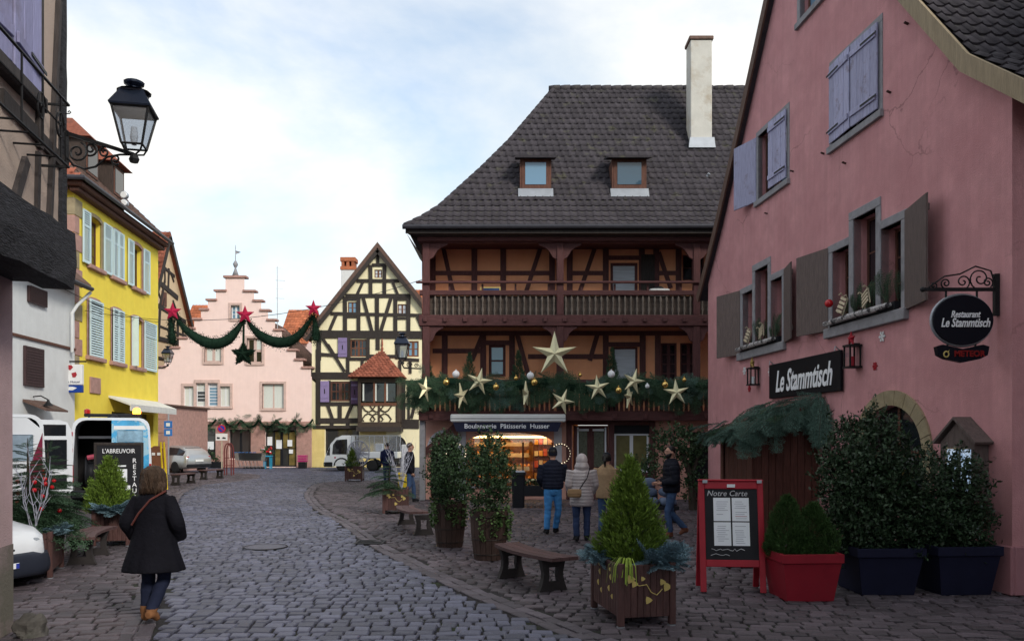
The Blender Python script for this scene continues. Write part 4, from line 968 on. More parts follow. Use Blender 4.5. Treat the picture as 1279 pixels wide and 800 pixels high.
for p, q in (((554, 308), (568, 372)), ((677, 305), (655, 372)), ((745, 305), (722, 372)), ((823, 315), (838, 360)), ((541, 341), (690, 341)), ((712, 341), (757, 341)), ((820, 341), (848, 341)), ((757, 322), (802, 322)), ((541, 303), (860, 303))): bt(p, q, .14)
for px in (556, 604, 640, 700, 757, 803, 822): bt((px, 415), (px, 500), .19)
for p, q in (((604, 416), (590, 450)), ((646, 416), (661, 470)), ((747, 416), (737, 450)), ((541, 438), (604, 438)), ((660, 445), (757, 445)), ((541, 416), (860, 416)), ((604, 428), (640, 428)), ((757, 430), (803, 430))): bt(p, q, .15)
MB().cbox(*bk(801, 0, WY)[:1], bu(818, WY), WY-.06, WY-.02, bz(372, WY), bz(318, WY), .01).build('dark_shutter', M_black_t, H)
# white cloth box and framed picture leaning behind the gallery rail
o = thing('white_basket', 'white box standing behind the upper gallery rail', 'box', (BX+bu(824, .3), BY+.35, 5.78)); MB().loft([(0, 0, 0, .3, .16), (0, 0, .5, .34, .18), (0, 0, .86, .33, .17), (0, 0, .88, .30, .15)], 16, pw=4).build('body', M_white, o)
MB().ell((0, 0, .9), (.16, .12, .08), 10, 6).build('cushion', M_plastic, o)
o = thing('framed_picture', 'small blue framed picture standing on the upper gallery', 'picture', (BX+bu(613, .2), BY+.25, 6.10)); MB().box(-.32, .32, .012, .03, 0, .62).build('frame', M_gold_in, o); MB().box(-.28, .28, 0, .011, .04, .58).build('print', mat('blue_print', (.03, .06, .16), .3, .5, 5), o)
# ----- side walls and back
MB().add([(0, .6, 0), (0, 9, 0), (0, 9, 8.3), (0, .6, 8.3)], [(3, 2, 1, 0)]).build('side_wall', M_salm, H)
MB().add([(BL, .0, 0), (BL, 9, 0), (BL, 9, 8.3), (BL, .0, 8.3)], [(0, 1, 2, 3)]).build('side_wall', M_salm, H)
# ----- roof
EX0, RX0, EY, RW = -.37, 4.46, -.6, 5.5
prof = [(0, 8.42), (.1, 8.83), (.2, 9.32), (.467, 11.03), (.66, 12.35), (1, 14.98)]
def rp(t): return (EX0+(RX0-EX0)*t, EY+RW*t)
mb = MB()
for (t0, z0), (t1, z1) in zip(prof, prof[1:]):
    (xa, ya), (xb, yb) = rp(t0), rp(t1)
    mb.add([(xa, ya, z0), (BL+.4, ya, z0), (BL+.4, yb, z1), (xb, yb, z1)], [(0, 1, 2, 3)])
    yB0, yB1 = EY+2*RW-(ya-EY), EY+2*RW-(yb-EY)
    mb.add([(xa, yB0, z0), (xa, ya, z0), (xb, yb, z1), (xb, yB1, z1)], [(0, 1, 2, 3)])
    mb.add([(BL+.4, yB0, z0), (xa, yB0, z0), (xb, yB1, z1), (BL+.4, yB1, z1)], [(0, 1, 2, 3)])
rf = mb.build('roof', M_tile_dk, H)
left_n = 300
segs = list(zip(prof, prof[1:])); TW = .245
for (t0, z0), (t1, z1) in segs:
    (xa, ya), (xb, yb) = rp(t0), rp(t1); Ls = math.hypot(yb-ya, z1-z0); n = max(1, round(Ls/.335)); st = Ls/n
    cnt = int(n*(BL+.3-xa)/TW); nr = min(left_n, cnt); left_n -= nr
    tile_slope(rf, (0, yb, z1), (1, 0, 0), (0, ya-yb, z0-z1), lambda i: (xb+(xa-xb)*(i+.5)/n+.06, BL+.3), n, st, TW, M_tile_dk, near=nr, keyf=lambda p: (p.y, abs(p.x-3)), lift=.012)
cap = MB(); cap.lathe([(.10, -.21), (.13, .0), (.135, .21)], n=10, ax='x'); tmp = cap.build('ridge_tile', M_tile_dk, H, True); cme = tmp.data; bpy.data.objects.remove(tmp)
k = 0; u = RX0
while u < BL: link('ridge_tile', cme, rf, (u, EY+RW, 14.98+R.uniform(-.01, .01))); u += .38
for (t0, z0), (t1, z1) in segs:
    a = Vector((*rp(t0), z0)); b = Vector((*rp(t1), z1)); n = max(1, round((b-a).length/.38))
    for i in range(n):
        p = a+(b-a)*(i+.5)/n; o = link('hip_tile', cme, rf); d = (a-b).normalized(); o.matrix_local = Matrix.Translation(p) @ d.to_track_quat('X', 'Z').to_matrix().to_4x4() @ Matrix.Diagonal((1, .75, .75, 1))
# eaves: gutter, fascia, soffit
MB().tube([(EX0-.08, EY-.05, 8.38), (BL+.3, EY-.05, 8.40)], .075, 8).build('gutter', M_gutter, H)
MB().box(EX0, BL+.3, EY+.03, EY+.07, 8.20, 8.40).build('fascia', M_black_t, H)
mb = MB(); mb.add([(EX0+.02, EY+.05, 8.22), (BL, EY+.05, 8.22), (BL, .1, 8.10), (0, .1, 8.10)], [(0, 3, 2, 1)]); mb.add([(EX0+.02, EY+.05, 8.22), (0, .1, 7.75), (0, 3, 7.75), (EX0+.02, 3, 8.22)], [(0, 1, 2, 3)]); mb.build('soffit', M_black_t, H)
MB().cbox(-.05, BL, -.26, -.142, 8.05, 8.20, .02).build('cornice', M_dkwood_x, H)
# chimney, vent pipe
cx0 = 6.55-BX
ch = MB(); ch.cbox(cx0-.37, cx0+.37, 2.7, 3.4, 11.6, 15.72, .02); co = ch.build('chimney', M_chim, rf)
MB().cbox(cx0-.42, cx0+.42, 2.65, 3.45, 15.721, 15.85, .02).build('chimney_cap', M_tile_br, co)
o_ = MB().prism([(cx0-.46, 11.95), (cx0+.46, 11.95), (cx0+.42, 12.3), (cx0-.42, 12.3)], 2.56, 2.69).build('chimney_flashing', M_zinc, co)
vp = at(884, 228, 26.6); vx, vy, vz = vp.x-BX, vp.y-BY, vp.z
MB().tube([(vx, vy+.1, vz-.35), (vx, vy, vz), (vx, vy, vz+.22), (vx+.05, vy-.06, vz+.28)], .05, 8).build('vent_pipe', M_zinc, rf)
# two roof windows standing out of the slope
for (p0, p1) in ((650, 689), (765, 808)):
    Yd = .98; a = bu(p0, Yd); b = bu(p1, Yd); z0, z1 = bz(246, Yd), bz(198, Yd)
    d = MB(); d.box(a, a+.10, Yd, Yd+1.1, z0+.25, z1); d.box(b-.10, b, Yd, Yd+1.1, z0+.25, z1); d.box(a+.10, b-.10, Yd, Yd+.12, z0+.25, z0+.36); d.box(a+.10, b-.10, Yd, Yd+.12, z1-.10, z1); d.box(a+.1, b-.1, Yd+.13, Yd+1.1, z0+.25, z1)
    do = d.build('roof_window', M_frame_br, rf)
    MB().box(a+.06, b-.06, Yd-.02, Yd-.002, z0+.28, z1-.02).build('inner_frame', M_frame_br, do)
    MB().box(a+.17, b-.17, Yd-.035, Yd-.021, z0+.40, z1-.13).build('glazing', M_glass_skytint if p0 < 700 else glassy('roof_pane_dim_sky', (.05, .09, .13), .02), do)  # second pane's base colour paints a dimmer sky reflection
    MB().prism([(Yd-.14, z0-.06), (Yd+.05, z0+.27), (Yd-.03, z0+.27), (Yd-.2, z0-.04)], a-.06, b+.06, ax='x').build('apron', M_zinc, do)
    MB().prism([(Yd-.28, z1-.06), (Yd+1.0, z1+.30), (Yd+1.0, z1+.36), (Yd-.28, z1)], a-.16, b+.16, ax='x').build('lid', M_tile_dk, do)
# ----- garland, little firs, stars and baubles on the lower gallery
gl = thing('gallery_garland', 'thick fir garland running along the lower gallery rail of the bakery', 'garland', (BX, BY, 0))
for k in range(290):
    u = R.uniform(-.35, 9.1); y = -.12-R.random()*.22; z = 3.32+R.random()*.62+.10*math.sin(u*2.1)
    bough(gl, (u, y, z), (R.uniform(-.9, .9), -R.uniform(.1, .7), R.uniform(-1.3, .15)), R.uniform(.42, .72), M_fir if R.random() < .8 else M_firblue, up=(0, -1, .3), coarse=R.random() < .7)
MB().tube([(u_, -.2+.03*math.sin(u_*5), 3.58+.09*math.sin(u_*2.1)) for u_ in np.linspace(-.3, 9.0, 40)], .16, 8).build('core', M_garl, gl)
for i, (px, py, hh) in enumerate(((587, 470, .85), (648, 470, .9), (765, 468, .95), (535, 468, .6))):
    y = .45; u, z = bk(px, py, y)
    t = thing('small_fir', ['slim little fir above the bakery sign on the lower gallery', 'little fir left of the big star on the lower gallery', 'little fir above the white bauble on the right half of the gallery', 'shortest little fir at the left end of the gallery'][i], 'fir tree', (BX+u, BY+y, 2.75), group='little firs on the lower gallery')
    cone_shrub(t, (0, 0, .3), z+hh-2.75-.3, .30, M_fir, 420, .18, .75); MB().lathe([(.13, 0), (.17, .36), (.15, .36)], n=12).build('pot', M_plastic, t)
STARS = [(693, 442, .70, 0, 0, 'largest gold star, hung at the post between the two gallery bays'), (531, 486, .40, 62, 10, 'leftmost pale gold star, turned sideways'), (577, 494, .40, 58, -15, 'sideways gold star hanging low left of the bakery awning'),
         (599, 476, .42, 10, 12, 'gold star facing forward above the bakery valance start'), (657, 492, .40, 76, 0, 'narrow edge-on gold star above the bakery sign'), (703, 501, .40, 15, 20, 'lowest gold star, below the big star'),
         (747, 484, .40, 8, -6, 'gold star facing forward right of the big star'), (786, 495, .38, 60, -12, 'sideways gold star hanging under another star'), (792, 476, .40, 20, 14, 'tilted gold star over the white-framed window'), (845, 490, .42, 6, -4, 'rightmost gold star beside the pink house')]
for px, py, r, az, rl, lb in STARS:
    p = at(px, py, BY-.80); mb = flat_star(r, r*.32, r*.26, bulge=r*.22); o = mb.build('hanging_star', M_gold, None, loc=tuple(p)); o.rotation_euler = (0, rad(rl), rad(az)); tag(o, lb+' on the bakery garland', 'star', 'gold stars on the bakery garland')
BAUB = [(558, 477, 4.2, 1, 'gold bauble between the two leftmost stars'), (620, 483, 4.2, 1, 'gold bauble right of the forward star'), (668, 477, 4.6, 1, 'gold bauble left of the big star'), (773, 487, 4.4, 1, 'gold bauble left of the sideways star'), (831, 480, 4.4, 1, 'gold bauble left of the rightmost star'),
        (645, 472, 2.8, 1, 'small gold bauble below the little fir'), (855, 474, 2.8, 1, 'small gold bauble above the rightmost star'), (725, 468, 2.5, 1, 'small gold bauble right of the big star'),
        (570, 467, 4.6, 0, 'white ball nearest the left end'), (663, 469, 4.6, 0, 'white ball left of the big star'), (764, 467, 4.6, 0, 'white ball below the right little fir'), (809, 482, 2.8, 0, 'small white ball right of the tilted star')]
for px, py, r, gold, lb in BAUB:
    p = at(px, py, BY-.78); mb = MB(); mb.ell((0, 0, 0), r*.0245, 14, 10); mb.lathe([(.02, r*.0245-.006), (.02, r*.0245+.03)], n=8); tag(mb.build('bauble', M_goldball if gold else M_whiteball, None, True, loc=tuple(p)), lb+' on the bakery garland', 'bauble', 'baubles on the bakery garland')
# ================================================================== stepped-gable house
SG = Fr(-.445*52, 52, -13.0, 52)
H = SG.house('stepped_gable_house', 'pale pink house with a stepped gable and a sandstone shop front'); S = SG.uz
M_palepink = plaster('pale_pink_plaster', (.84, .64, .60), (.78, .57, .53), var=.04, dpos=(.5, .9))
L_ = SG.L
def z_(py): return S(300, py)[1]
def uu(px): return S(px, 0)[0]
lft = [(282, 347), (270, 364), (260, 375.5), (251.5, 387.5), (243, 399.5), (233.5, 411), (224, 423), (215, 435), (206, 447), (197, 459)]
rgt = [(306, 347), (318, 364.5), (327, 376.5), (335.5, 388.5), (344, 400.5), (352.5, 413), (361, 425.5), (370, 438), (379, 450), (389, 460)]
out = [(0, 0), (L_, 0)]
zz = z_(470); out.append((L_, zz)) ; 
for i in range(len(rgt)-1, -1, -1):
    px, py = rgt[i]; out.append((uu(px)-.02*i*0, (z_(rgt[i+1][1]) if i+1 < len(rgt) else zz))); out.append((uu(px), z_(py)))
for i in range(len(lft)):
    px, py = lft[i]; out.append((uu(px), z_(py))); out.append((uu(px), z_(lft[i+1][1]) if i+1 < len(lft) else zz))
out.append((0, zz))
cl = []
for p in out:
    if not cl or (abs(p[0]-cl[-1][0])+abs(p[1]-cl[-1][1])) > .01: cl.append(p)
out = cl
def SR(a, b, c, d): return R4(uu(a), uu(b), z_(d), z_(c))
w_top = SR(289, 300, 381, 398); w_m1, w_m2 = SR(256, 277, 433, 452), SR(309, 328, 422, 453)
w_l1, w_l2, w_l3, w_l4 = SR(230, 243, 482, 507), SR(245, 257, 478, 507), SR(260, 272.5, 478, 507), SR(275, 288, 482, 507); w_r = SR(328, 355, 479, 510)
s1, s2, dr = SR(227, 270, 535, 573), SR(287, 314, 536, 572), SR(332, 371, 537, 582.5)
mb = MB(); mb.holes(out, [w_top, w_m1, w_m2, w_l1, w_l2, w_l3, w_l4, w_r, s1, s2, dr], 0, .28); mb.build('wall', M_palepink, H)
for (px, py), (qx, qy), sg in [(a, b, -1) for a, b in zip(lft, lft[1:])]+[(a, b, 1) for a, b in zip(rgt, rgt[1:])]:
    a, b = sorted((uu(px)+0, uu(qx))); MB().cbox(a-.1 if sg > 0 else a-.12, b+.12 if sg > 0 else b+.1, -.12, .5, z_(qy), z_(qy)+.14, .02).build('step_cap', M_sandstone, H)
MB().cbox(uu(282)-.12, uu(306)+.12, -.12, .5, z_(347), z_(347)+.16, .02).build('step_cap', M_sandstone, H)
mb = MB(); mb.lathe([(.22, 0), (.10, .35), (.05, .5), (.12, .62), (.17, .75), (.10, .9), (.03, 1.0), (.02, 2.0)], (uu(294), .1, z_(347)+.16), 10); mb.prism([(uu(294), z_(347)+1.55), (uu(294)+.35, z_(347)+1.7), (uu(294), z_(347)+1.8)], .09, .11); mb.build('weathervane', M_grey_stone, H, True)
# body and roof behind the gable
ridge = z_(385); ez = zz
mb = MB(); mb.prism([(.15, 0), (L_-.15, 0), (L_-.15, ez-.2), (uu(294), ridge), (.15, ez-.2)], .5, 11); mb.build('body', M_palepink, H)
def roof_pair(H, ul, ur, zl, uc, zc, y0, y1, m, st=.33, w=.25, name='roof', ov=.4, tiles=True):
    """two plain tiled slopes, ridge along y"""
    for (ua, za) in ((ul, zl), (ur, zr_) if False else (ur, zl)):
        q = Vector((ua-uc, 0, za-zc)); Ls = q.length; d = q.normalized(); e = Vector((ua, 0, za))+d*ov
        n_ = Vector((-d.z, 0, d.x)); n_ = n_ if n_.z > 0 else -n_
        mb = MB(); A = [(uc, zc), (e.x, e.z), (e.x-n_.x*.12, e.z-n_.z*.12), (uc-n_.x*.12, zc-n_.z*.12)]; mb.prism(A, y0, y1); r_ = mb.build(name, m, H)
        if tiles:
            n = int((Ls+ov)/st); tile_slope(r_, (uc, y0, zc), (0, 1, 0), tuple(d), lambda i: (0, y1-y0), n, (Ls+ov)/n, w, m, lift=.0)
roof_pair(H, .0, L_, ez-.1, uu(294), ridge+.25, .5, 11.2, M_tile_br)
# sandstone window frames
def sframe(r, w=.13, m=None, mid=None):
    (a, c), (b, _), (_, d), _ = r; mb = MB(); mb.box(a-w, a, -.05, .1, c-w, d+w); mb.box(b, b+w, -.05, .1, c-w, d+w); mb.box(a, b, -.05, .1, d, d+w); mb.box(a, b, -.08, .1, c-w, c)
    mb.build('window_surround', m or M_sandstone, H)
def win(r, **k): (a, c), (b, _), (_, d), _ = r; return window(H, a, b, c, d, .14, **k)
for r in (w_top, w_m1, w_m2, w_r): sframe(r, .15, M_palestone)
(a, _), _, _, _ = w_l1; _, (b, _), _, _ = w_l4
mb = MB(); zt, zb_ = z_(479), z_(507)
for q in (uu(228.5), uu(244), uu(258.5), uu(274), uu(289.5)): mb.box(q-.075, q+.075, -.05, .1, zb_, z_(477) if 243 < q/1e9+0 or uu(243) < q < uu(275) else z_(481))
mb.box(uu(227), uu(245), -.052, .1, z_(482), z_(478.5)); mb.box(uu(243), uu(275), -.056, .1, z_(478), z_(474)); mb.box(uu(274), uu(291), -.052, .1, z_(482), z_(478.5)); mb.box(uu(226.5), uu(291.5), -.09, .1, z_(510), z_(507)); mb.build('window_surround', M_palestone, H)
win(w_top, nx=2, nz=3, fm=M_frame_wh, pm=M_glass_skytint, fw=.06); win(w_m1, nx=2, nz=1, fm=M_palestone, pm=[M_curtain, M_glass], fw=.10, mw=.16); win(w_m2, nx=2, nz=2, fm=M_palestone, pm=[M_glass, M_curtain], fw=.1, mw=.16)
win(w_l1, nx=2, nz=1, fm=M_frame_wh, pm=M_curtain, fw=.04); win(w_l4, nx=2, nz=1, fm=M_frame_wh, pm=M_curtain, fw=.04); win(w_l2, nx=1, nz=6, fm=M_frame_wh, pm=[M_glass, M_curtain], fw=.07); win(w_l3, nx=1, nz=7, fm=M_frame_wh, pm=[M_glass_skytint, M_blind], fw=.07); win(w_r, nx=2, nz=1, fm=M_palestone, pm=M_curtain, fw=.05, mw=.3)
# sandstone shop front
mb = MB(); z0 = z_(531)
for a, b, c, d in ((195, 227, 533, 583.5), (270, 287, 533, 583.5), (314, 332, 533, 583.5), (371, 390, 533, 583.5)): 
    MB().cbox(uu(a), uu(b), -.09, -.002, 0, z0, .02).build('stone_pier', M_sandstone, H)
MB().cbox(uu(195), uu(390), -.13, -.002, z0, z_(526), .03).build('stone_band', M_sandstone, H)
for a, b in ((227, 270), (287, 314)): MB().cbox(uu(a), uu(b), -.07, .2, 0, z_(573), .02).build('stall_riser', M_sandstone, H); MB().cbox(uu(a), uu(b), -.06, .05, z_(535), z0, .01).build('lintel', M_sandstone, H)
MB().cbox(uu(332), uu(371), -.06, .05, z_(537), z0, .01).build('lintel', M_black_t, H)
M_shopg = glassy('shop_window_far', (.035, .035, .035), .05)
win(s1, nx=3, nz=1, fm=M_plastic, pm=M_shopg, fw=.08); win(s2, nx=2, nz=1, fm=M_plastic, pm=M_shopg, fw=.08); win(dr, nx=4, nz=2, fm=M_plastic, pm=[M_shopg, mat('ochre_shop_pane', (.17, .13, .045), .3, .5, 2)], fw=.10)  # some door panes take a mottled ochre colour
for a, b, c, d in ((345, 352, 549, 560), (359, 365, 549, 557), (361, 366, 561, 566), (258, 267, 551, 561), (334, 340, 545, 556)): MB().box(uu(a), uu(b), .08, .10, z_(d), z_(c)).build('poster', M_paper, H)
# garland along the shop front and things standing by it
gl = thing('shop_garland', 'dark fir swags looped along the sandstone shop front', 'garland', (SG.o[0], SG.o[1], 0))
mb = MB()
for a, b in ((205, 222), (222, 245), (245, 272), (282, 303), (303, 325), (325, 347), (347, 370), (370, 392)):
    P_ = [(uu(a+(b-a)*t), -.22+R.uniform(-.03, .03), z_(524+9*(1-(2*t-1)**2))+R.uniform(-.04, .04)) for t in np.linspace(0, 1, 8)]
    V, F = inst(*BOUGH[1], np.array([P_[int(i) % 8] for i in range(26)])+NR.normal(0, .08, (26, 3)), frames(NR.normal(size=(26, 3))+np.array([0, -.5, -.2]), NR.normal(size=(26, 3))), NR.uniform(.35, .6, 26))
    np_mesh('swag', V, F, M_fir, gl)
    MB().tube(P_, .07, 5).build('rope', M_garl, gl)
# antenna
t = at(347, 386, 58); an = thing('antenna', 'thin television mast above the roofs right of the stepped gable', 'antenna', (t.x, t.y, t.z-1.5))
MB().tube([(0, 0, 0), (0, 0, 4.6)], .03, 5).build('mast', M_zinc, an)
for z, w in ((4.5, .35), (3.6, .5), (3.0, .35), (2.3, .45)): MB().tube([(-w*.3, 0, z), (w, .2, z)], .018, 4).build('element', M_zinc, an)
# roofs of houses standing behind
def back_house(name, label, p0, p1, Y, ze_py, zr_py, m, dep=6):
    a = at(p0, ze_py, Y); b = at(p1, ze_py, Y); r = at(p0, zr_py, Y+dep/2)
    t = thing(name, label, 'house', (a.x, a.y, 0)); w = b.x-a.x
    MB().box(0, w, 0, dep, 0, a.z).build('wall', M_palepink, t)
    for s in (0, 1):
        e = Vector((0, dep*s+(.4 if s else -.4), a.z-.3)); rr = Vector((0, dep/2, r.z)); d = (e-rr); Ls = d.length; d.normalize()
        o = MB().add([(-.2, rr.y, rr.z), (w+.2, rr.y, rr.z), (w+.2, e.y, e.z), (-.2, e.y, e.z)], [(0, 1, 2, 3) if s else (3, 2, 1, 0)]).build('roof', m, t)
        n = int(Ls/.36); tile_slope(o, (0, rr.y, rr.z), (1, 0, 0), tuple(d), lambda i: (-.2, w+.2), n, Ls/n, .28, m, lift=.0)
    return t
back_house('orange_roofed_house', 'house with orange tiled roof behind the left side of the stepped gable', 226, 300, 66, 425, 381, M_tile_or)
back_house('red_roofed_house', 'house with a short red tiled roof peeking out right of the stepped gable', 352, 384, 68, 425, 387, M_tile_or)
back_house('orange_roof_house', 'orange roof corner showing behind the half-timbered gable on its right', 505, 560, 66, 420, 362, M_tile_or)
# ================================================================== cream half-timbered house
CR = Fr((390-640)*.0525, 52.5, -3, 52.5)
H = CR.house('half_timbered_house', 'cream half-timbered house with steep gable and a tile-roofed oriel'); S = CR.uz
M_cream = plaster('cream_plaster', (.86, .78, .54), (.82, .72, .46), var=.04, dpos=(.5, .9))
M_creamy = plaster('yellow_cream_plaster', (.74, .60, .26), (.55, .42, .16), var=.05, dpos=(.45, .75))
def zm(x, y): return S(380+x/5.333, 300+y/5.333)      # coordinates read off an enlarged crop
def zl(x, y): return S(380+x/5.0, 430+y/5.0)
ap = S(473, 311.5); eL = S(390, 415); sl = (ap[1]-eL[1])/(ap[0]-eL[0]); eR = (2*ap[0]-eL[0], eL[1])
wv = [zm(470, 195)+zm(520, 250), zm(293, 410)+zm(353, 485), zm(625, 425)+zm(685, 492), zm(310, 660)+zm(420, 775), zm(690, 670)+zm(765, 775), zl(165, 230)+zl(290, 355)]
def rr4(w): a, b, c, d = w; return R4(a, c, d, b)
door = zl(525, 580)+zl(640, 780); shopw = zl(135, 520)+zl(345, 755)
mb = MB(); mb.holes([(0, 0), (eR[0], 0), eR, ap, (0, eL[1])], [rr4(w) for w in wv]+[archp(door[0], door[2], .02, door[1]-.55, door[1]+.1), rr4(shopw)], 0, .2); mb.build('wall', M_cream, H)
MB().box(0.005, zl(130, 0)[0], -.03, -.002, 0, zl(0, 525)[1]).build('ground_floor_render', M_creamy, H); MB().box(zl(350, 0)[0], door[0]-.1, -.03, -.002, 0, zl(0, 540)[1]).build('ground_floor_render', M_creamy, H)
MB().box(0, eR[0], .3, 9, 0, eL[1]).build('body', M_creamy, H)
# roof with brown edge
for (e, s) in ((eL, -1), (eR, 1)):
    d = Vector((e[0]-ap[0], 0, e[1]-ap[1])).normalized(); f_ = Vector((e[0], 0, e[1]))+d*.6; n_ = Vector((-d.z, 0, d.x)); n_ = n_ if n_.z > 0 else -n_
    mb = MB(); mb.prism([(ap[0], ap[1]+.05), (f_.x, f_.z), (f_.x+n_.x*.22, f_.z+n_.z*.22), (ap[0], ap[1]+.42)], -.35, 10); mb.build('roof', M_tile_br, H)
    MB().bar((ap[0], -.30, ap[1]-.08), (f_.x, -.30, f_.z-.08), .34, .08, side=(0, 1, 0)).build('barge_timber', M_black_t, H)
def T(p, q, w=.2, f=zm): timber(H, f(*p), f(*q), w, -.03, .09)
for p, q, w in (((455, 165), (545, 165), .2), ((355, 270), (635, 270), .22), ((280, 370), (710, 370), .26), ((180, 487), (800, 500), .2), ((105, 625), (800, 630), .5), ((110, 760), (280, 765), .2), ((430, 770), (620, 772), .2),
                ((493, 95), (493, 165), .18), ((445, 165), (445, 365), .24), ((537, 165), (537, 365), .24), ((395, 275), (355, 362), .18), ((590, 275), (628, 365), .18),
                ((275, 375), (275, 610), .26), ((365, 375), (365, 610), .24), ((488, 375), (488, 610), .26), ((610, 375), (610, 610), .26), ((697, 375), (697, 610), .26), ((395, 378), (455, 610), .22), ((583, 378), (512, 610), .22), ((218, 492), (170, 605), .2), ((755, 510), (795, 600), .2),
                ((280, 393), (360, 393), .14), ((280, 510), (360, 510), .14), ((615, 393), (695, 393), .14), ((615, 520), (695, 520), .14),
                ((100, 640), (100, 800), .3), ((300, 640), (300, 790), .22), ((428, 645), (428, 790), .22), ((493, 645), (493, 730), .26), ((625, 640), (625, 790), .3), ((120, 645), (215, 785), .2)): T(p, q, w)
for p, q, w in (((40, 195), (310, 195), .45), ((90, 30), (90, 190), .3), ((275, 80), (275, 185), .22), ((365, 90), (365, 150), .2), ((150, 0), (255, 170), .2), ((100, 60), (220, 70), .2), ((280, 90), (420, 90), .2), ((600, 90), (720, 98), .2), ((600, 100), (600, 180), .2), ((665, 100), (665, 180), .18),
                ((90, 215), (90, 500), .3), ((160, 225), (160, 360), .16), ((295, 225), (295, 360), .16), ((90, 370), (345, 370), .26), ((225, 375), (225, 465), .26), ((150, 378), (180, 465), .2), ((300, 378), (265, 465), .2), ((90, 475), (345, 475), .34), ((175, 485), (175, 508), .24), ((275, 485), (275, 508), .24), ((60, 515), (345, 515), .22),
                ((622, 235), (622, 465), .26), ((655, 235), (655, 465), .16), ((620, 375), (720, 378), .22), ((600, 480), (720, 482), .3), ((600, 508), (720, 510), .3), ((690, 390), (672, 460), .2), ((620, 235), (720, 235), .24), ((345, 230), (345, 480), .2)): T(p, q, w, zl)
def wn2(w, **k): a, b, c, d = w; return window(H, a, c, d, b, .06, **k)
M_frame_rd = wood('red_brown_frame', (.15, .06, .035))
wn2(wv[0], nx=2, nz=2, fm=M_frame_rd, pm=M_blind, fw=.06, mw=.04); wn2(wv[1], nx=2, nz=2, fm=M_frame_rd, pm=M_glass_skytint, fw=.06, mw=.04); wn2(wv[2], nx=2, nz=2, fm=M_frame_rd, pm=M_blind, fw=.06, mw=.04); wn2(wv[3], nx=4, nz=2, fm=M_frame_rd, fw=.08, mw=.06); wn2(wv[4], nx=2, nz=2, fm=M_frame_rd, pm=M_glass_skytint, fw=.1); wn2(wv[5], nx=4, nz=2, fm=M_frame_br, fw=.12)
window(H, shopw[0], shopw[2], shopw[3], shopw[1], .1, 3, 1, M_black_t, M_shopg, .12); w_ = window(H, door[0], door[2], .02, door[1]-.5, .1, 3, 2, M_black_t, M_shopg, .1); MB().prism(archp(door[0], door[2], door[1]-.5, door[1]-.5, door[1]+.1), .12, .14).build('fanlight', M_shopg, H)
M_violet = wood('violet_shutter', (.22, .17, .33), .15)
for (x0, y0, x1, y1, f) in ((230, 650, 290, 778, zm), (105, 228, 160, 360, zl), (296, 228, 342, 372, zl)):
    a, b = f(x0, y0); c, d = f(x1, y1); o = MB().cbox(a, c, -.14, -.085, d, b, .01).build('shutter', M_violet if x0 != 296 else wood('dark_violet_shutter', (.10, .055, .12), .2), H)
    for q in (.18, .78): MB().box(a+.04, c-.04, -.165, -.141, d+(b-d)*q, d+(b-d)*q+.12).build('batten', M_violet, o)
    MB().box((a+c)/2-.03, (a+c)/2+.03, -.15, -.1405, d+(b-d)*.4, d+(b-d)*.62).build('cutout', M_dark, o)
# oriel
a, b = zl(355, 480)[0], zl(612, 480)[0]; z0, z1 = zl(0, 490)[1], zl(0, 215)[1]; OD = -1.0
M_orb = wood('oriel_timber', (.06, .042, .032), .3)
orl = MB().box(a, b, OD, 0, z0-.25, z0+.05).build('oriel_floor', M_orb, H)
for x in (a, b-.2): MB().cbox(x, x+.2, OD, OD+.2, z0, z1, .02).build('oriel_post', M_orb, H)
for x in (zl(455, 0)[0], zl(522, 0)[0]): MB().cbox(x-.06, x+.06, OD+.02, OD+.12, zl(0, 370)[1], z1, .01).build('oriel_post', M_frame_rd, H)
MB().box(a+.2, b-.2, OD+.03, OD+.1, zl(0, 385)[1], zl(0, 368)[1]).build('oriel_sill', M_frame_rd, H); MB().box(a, b, OD-.04, 0, z1-.28, z1).build('oriel_head', M_orb, H)
for p, q in ((382, 450), (458, 517), (527, 585)):
    o = MB().box(zl(p, 0)[0], zl(q, 0)[0], OD+.08, OD+.12, zl(0, 360)[1], zl(0, 248)[1]).build('oriel_pane', M_glass, H)
    MB().box(zl(p+2, 0)[0], zl(p+11, 0)[0], OD+.06, OD+.079, zl(0, 355)[1], zl(0, 250)[1]).build('curtain', M_curtain, o)
MB().box(a+.2, b-.2, OD+.10, OD+.14, z0, zl(0, 385)[1]).build('oriel_panel', M_cream, H)
for k in range(3):
    c = zl(420+k*50, 0)[0]; zc = zl(0, 428)[1]
    for s in (-1, 1):
        for s2 in (-1, 1): MB().tube([(c+s*.02, OD+.07, zc+s2*.05), (c+s*.22, OD+.07, zc+s2*.15), (c+s*.42, OD+.07, zc+s2*.42), (c+s*.30, OD+.07, zc+s2*.55)], .05, 5).build('carved_brace', M_orb, H)
for x in (.0, .5, 1.0): xx = a+.2+(b-a-.4)*x; MB().box(xx-.06, xx+.06, OD+.04, OD+.1, z0+.05, zl(0, 388)[1]).build('carved_post', M_orb, H)
MB().box(a, a+.12, OD+.2, 0, z0, z1).build('oriel_side', M_orb, H); MB().box(b-.12, b, OD+.2, 0, z0, z1).build('oriel_side', M_orb, H)
MB().box(a-.1, b+.1, OD-.08, 0, z0-.55, z0-.25).build('oriel_base', M_black_t, H)
for x in (380, 530): 
    c, zc = zl(x, 517); MB().tube([(c-.2, -.6, zc-.02), (c+.15, -.62, zc-.08), (c+.5, -.62, zc), (c+.75, -.6, zc-.1), (c+.9, -.58, zc+.02)], .07, 6).build('gilt_carving', M_gold_in, H)
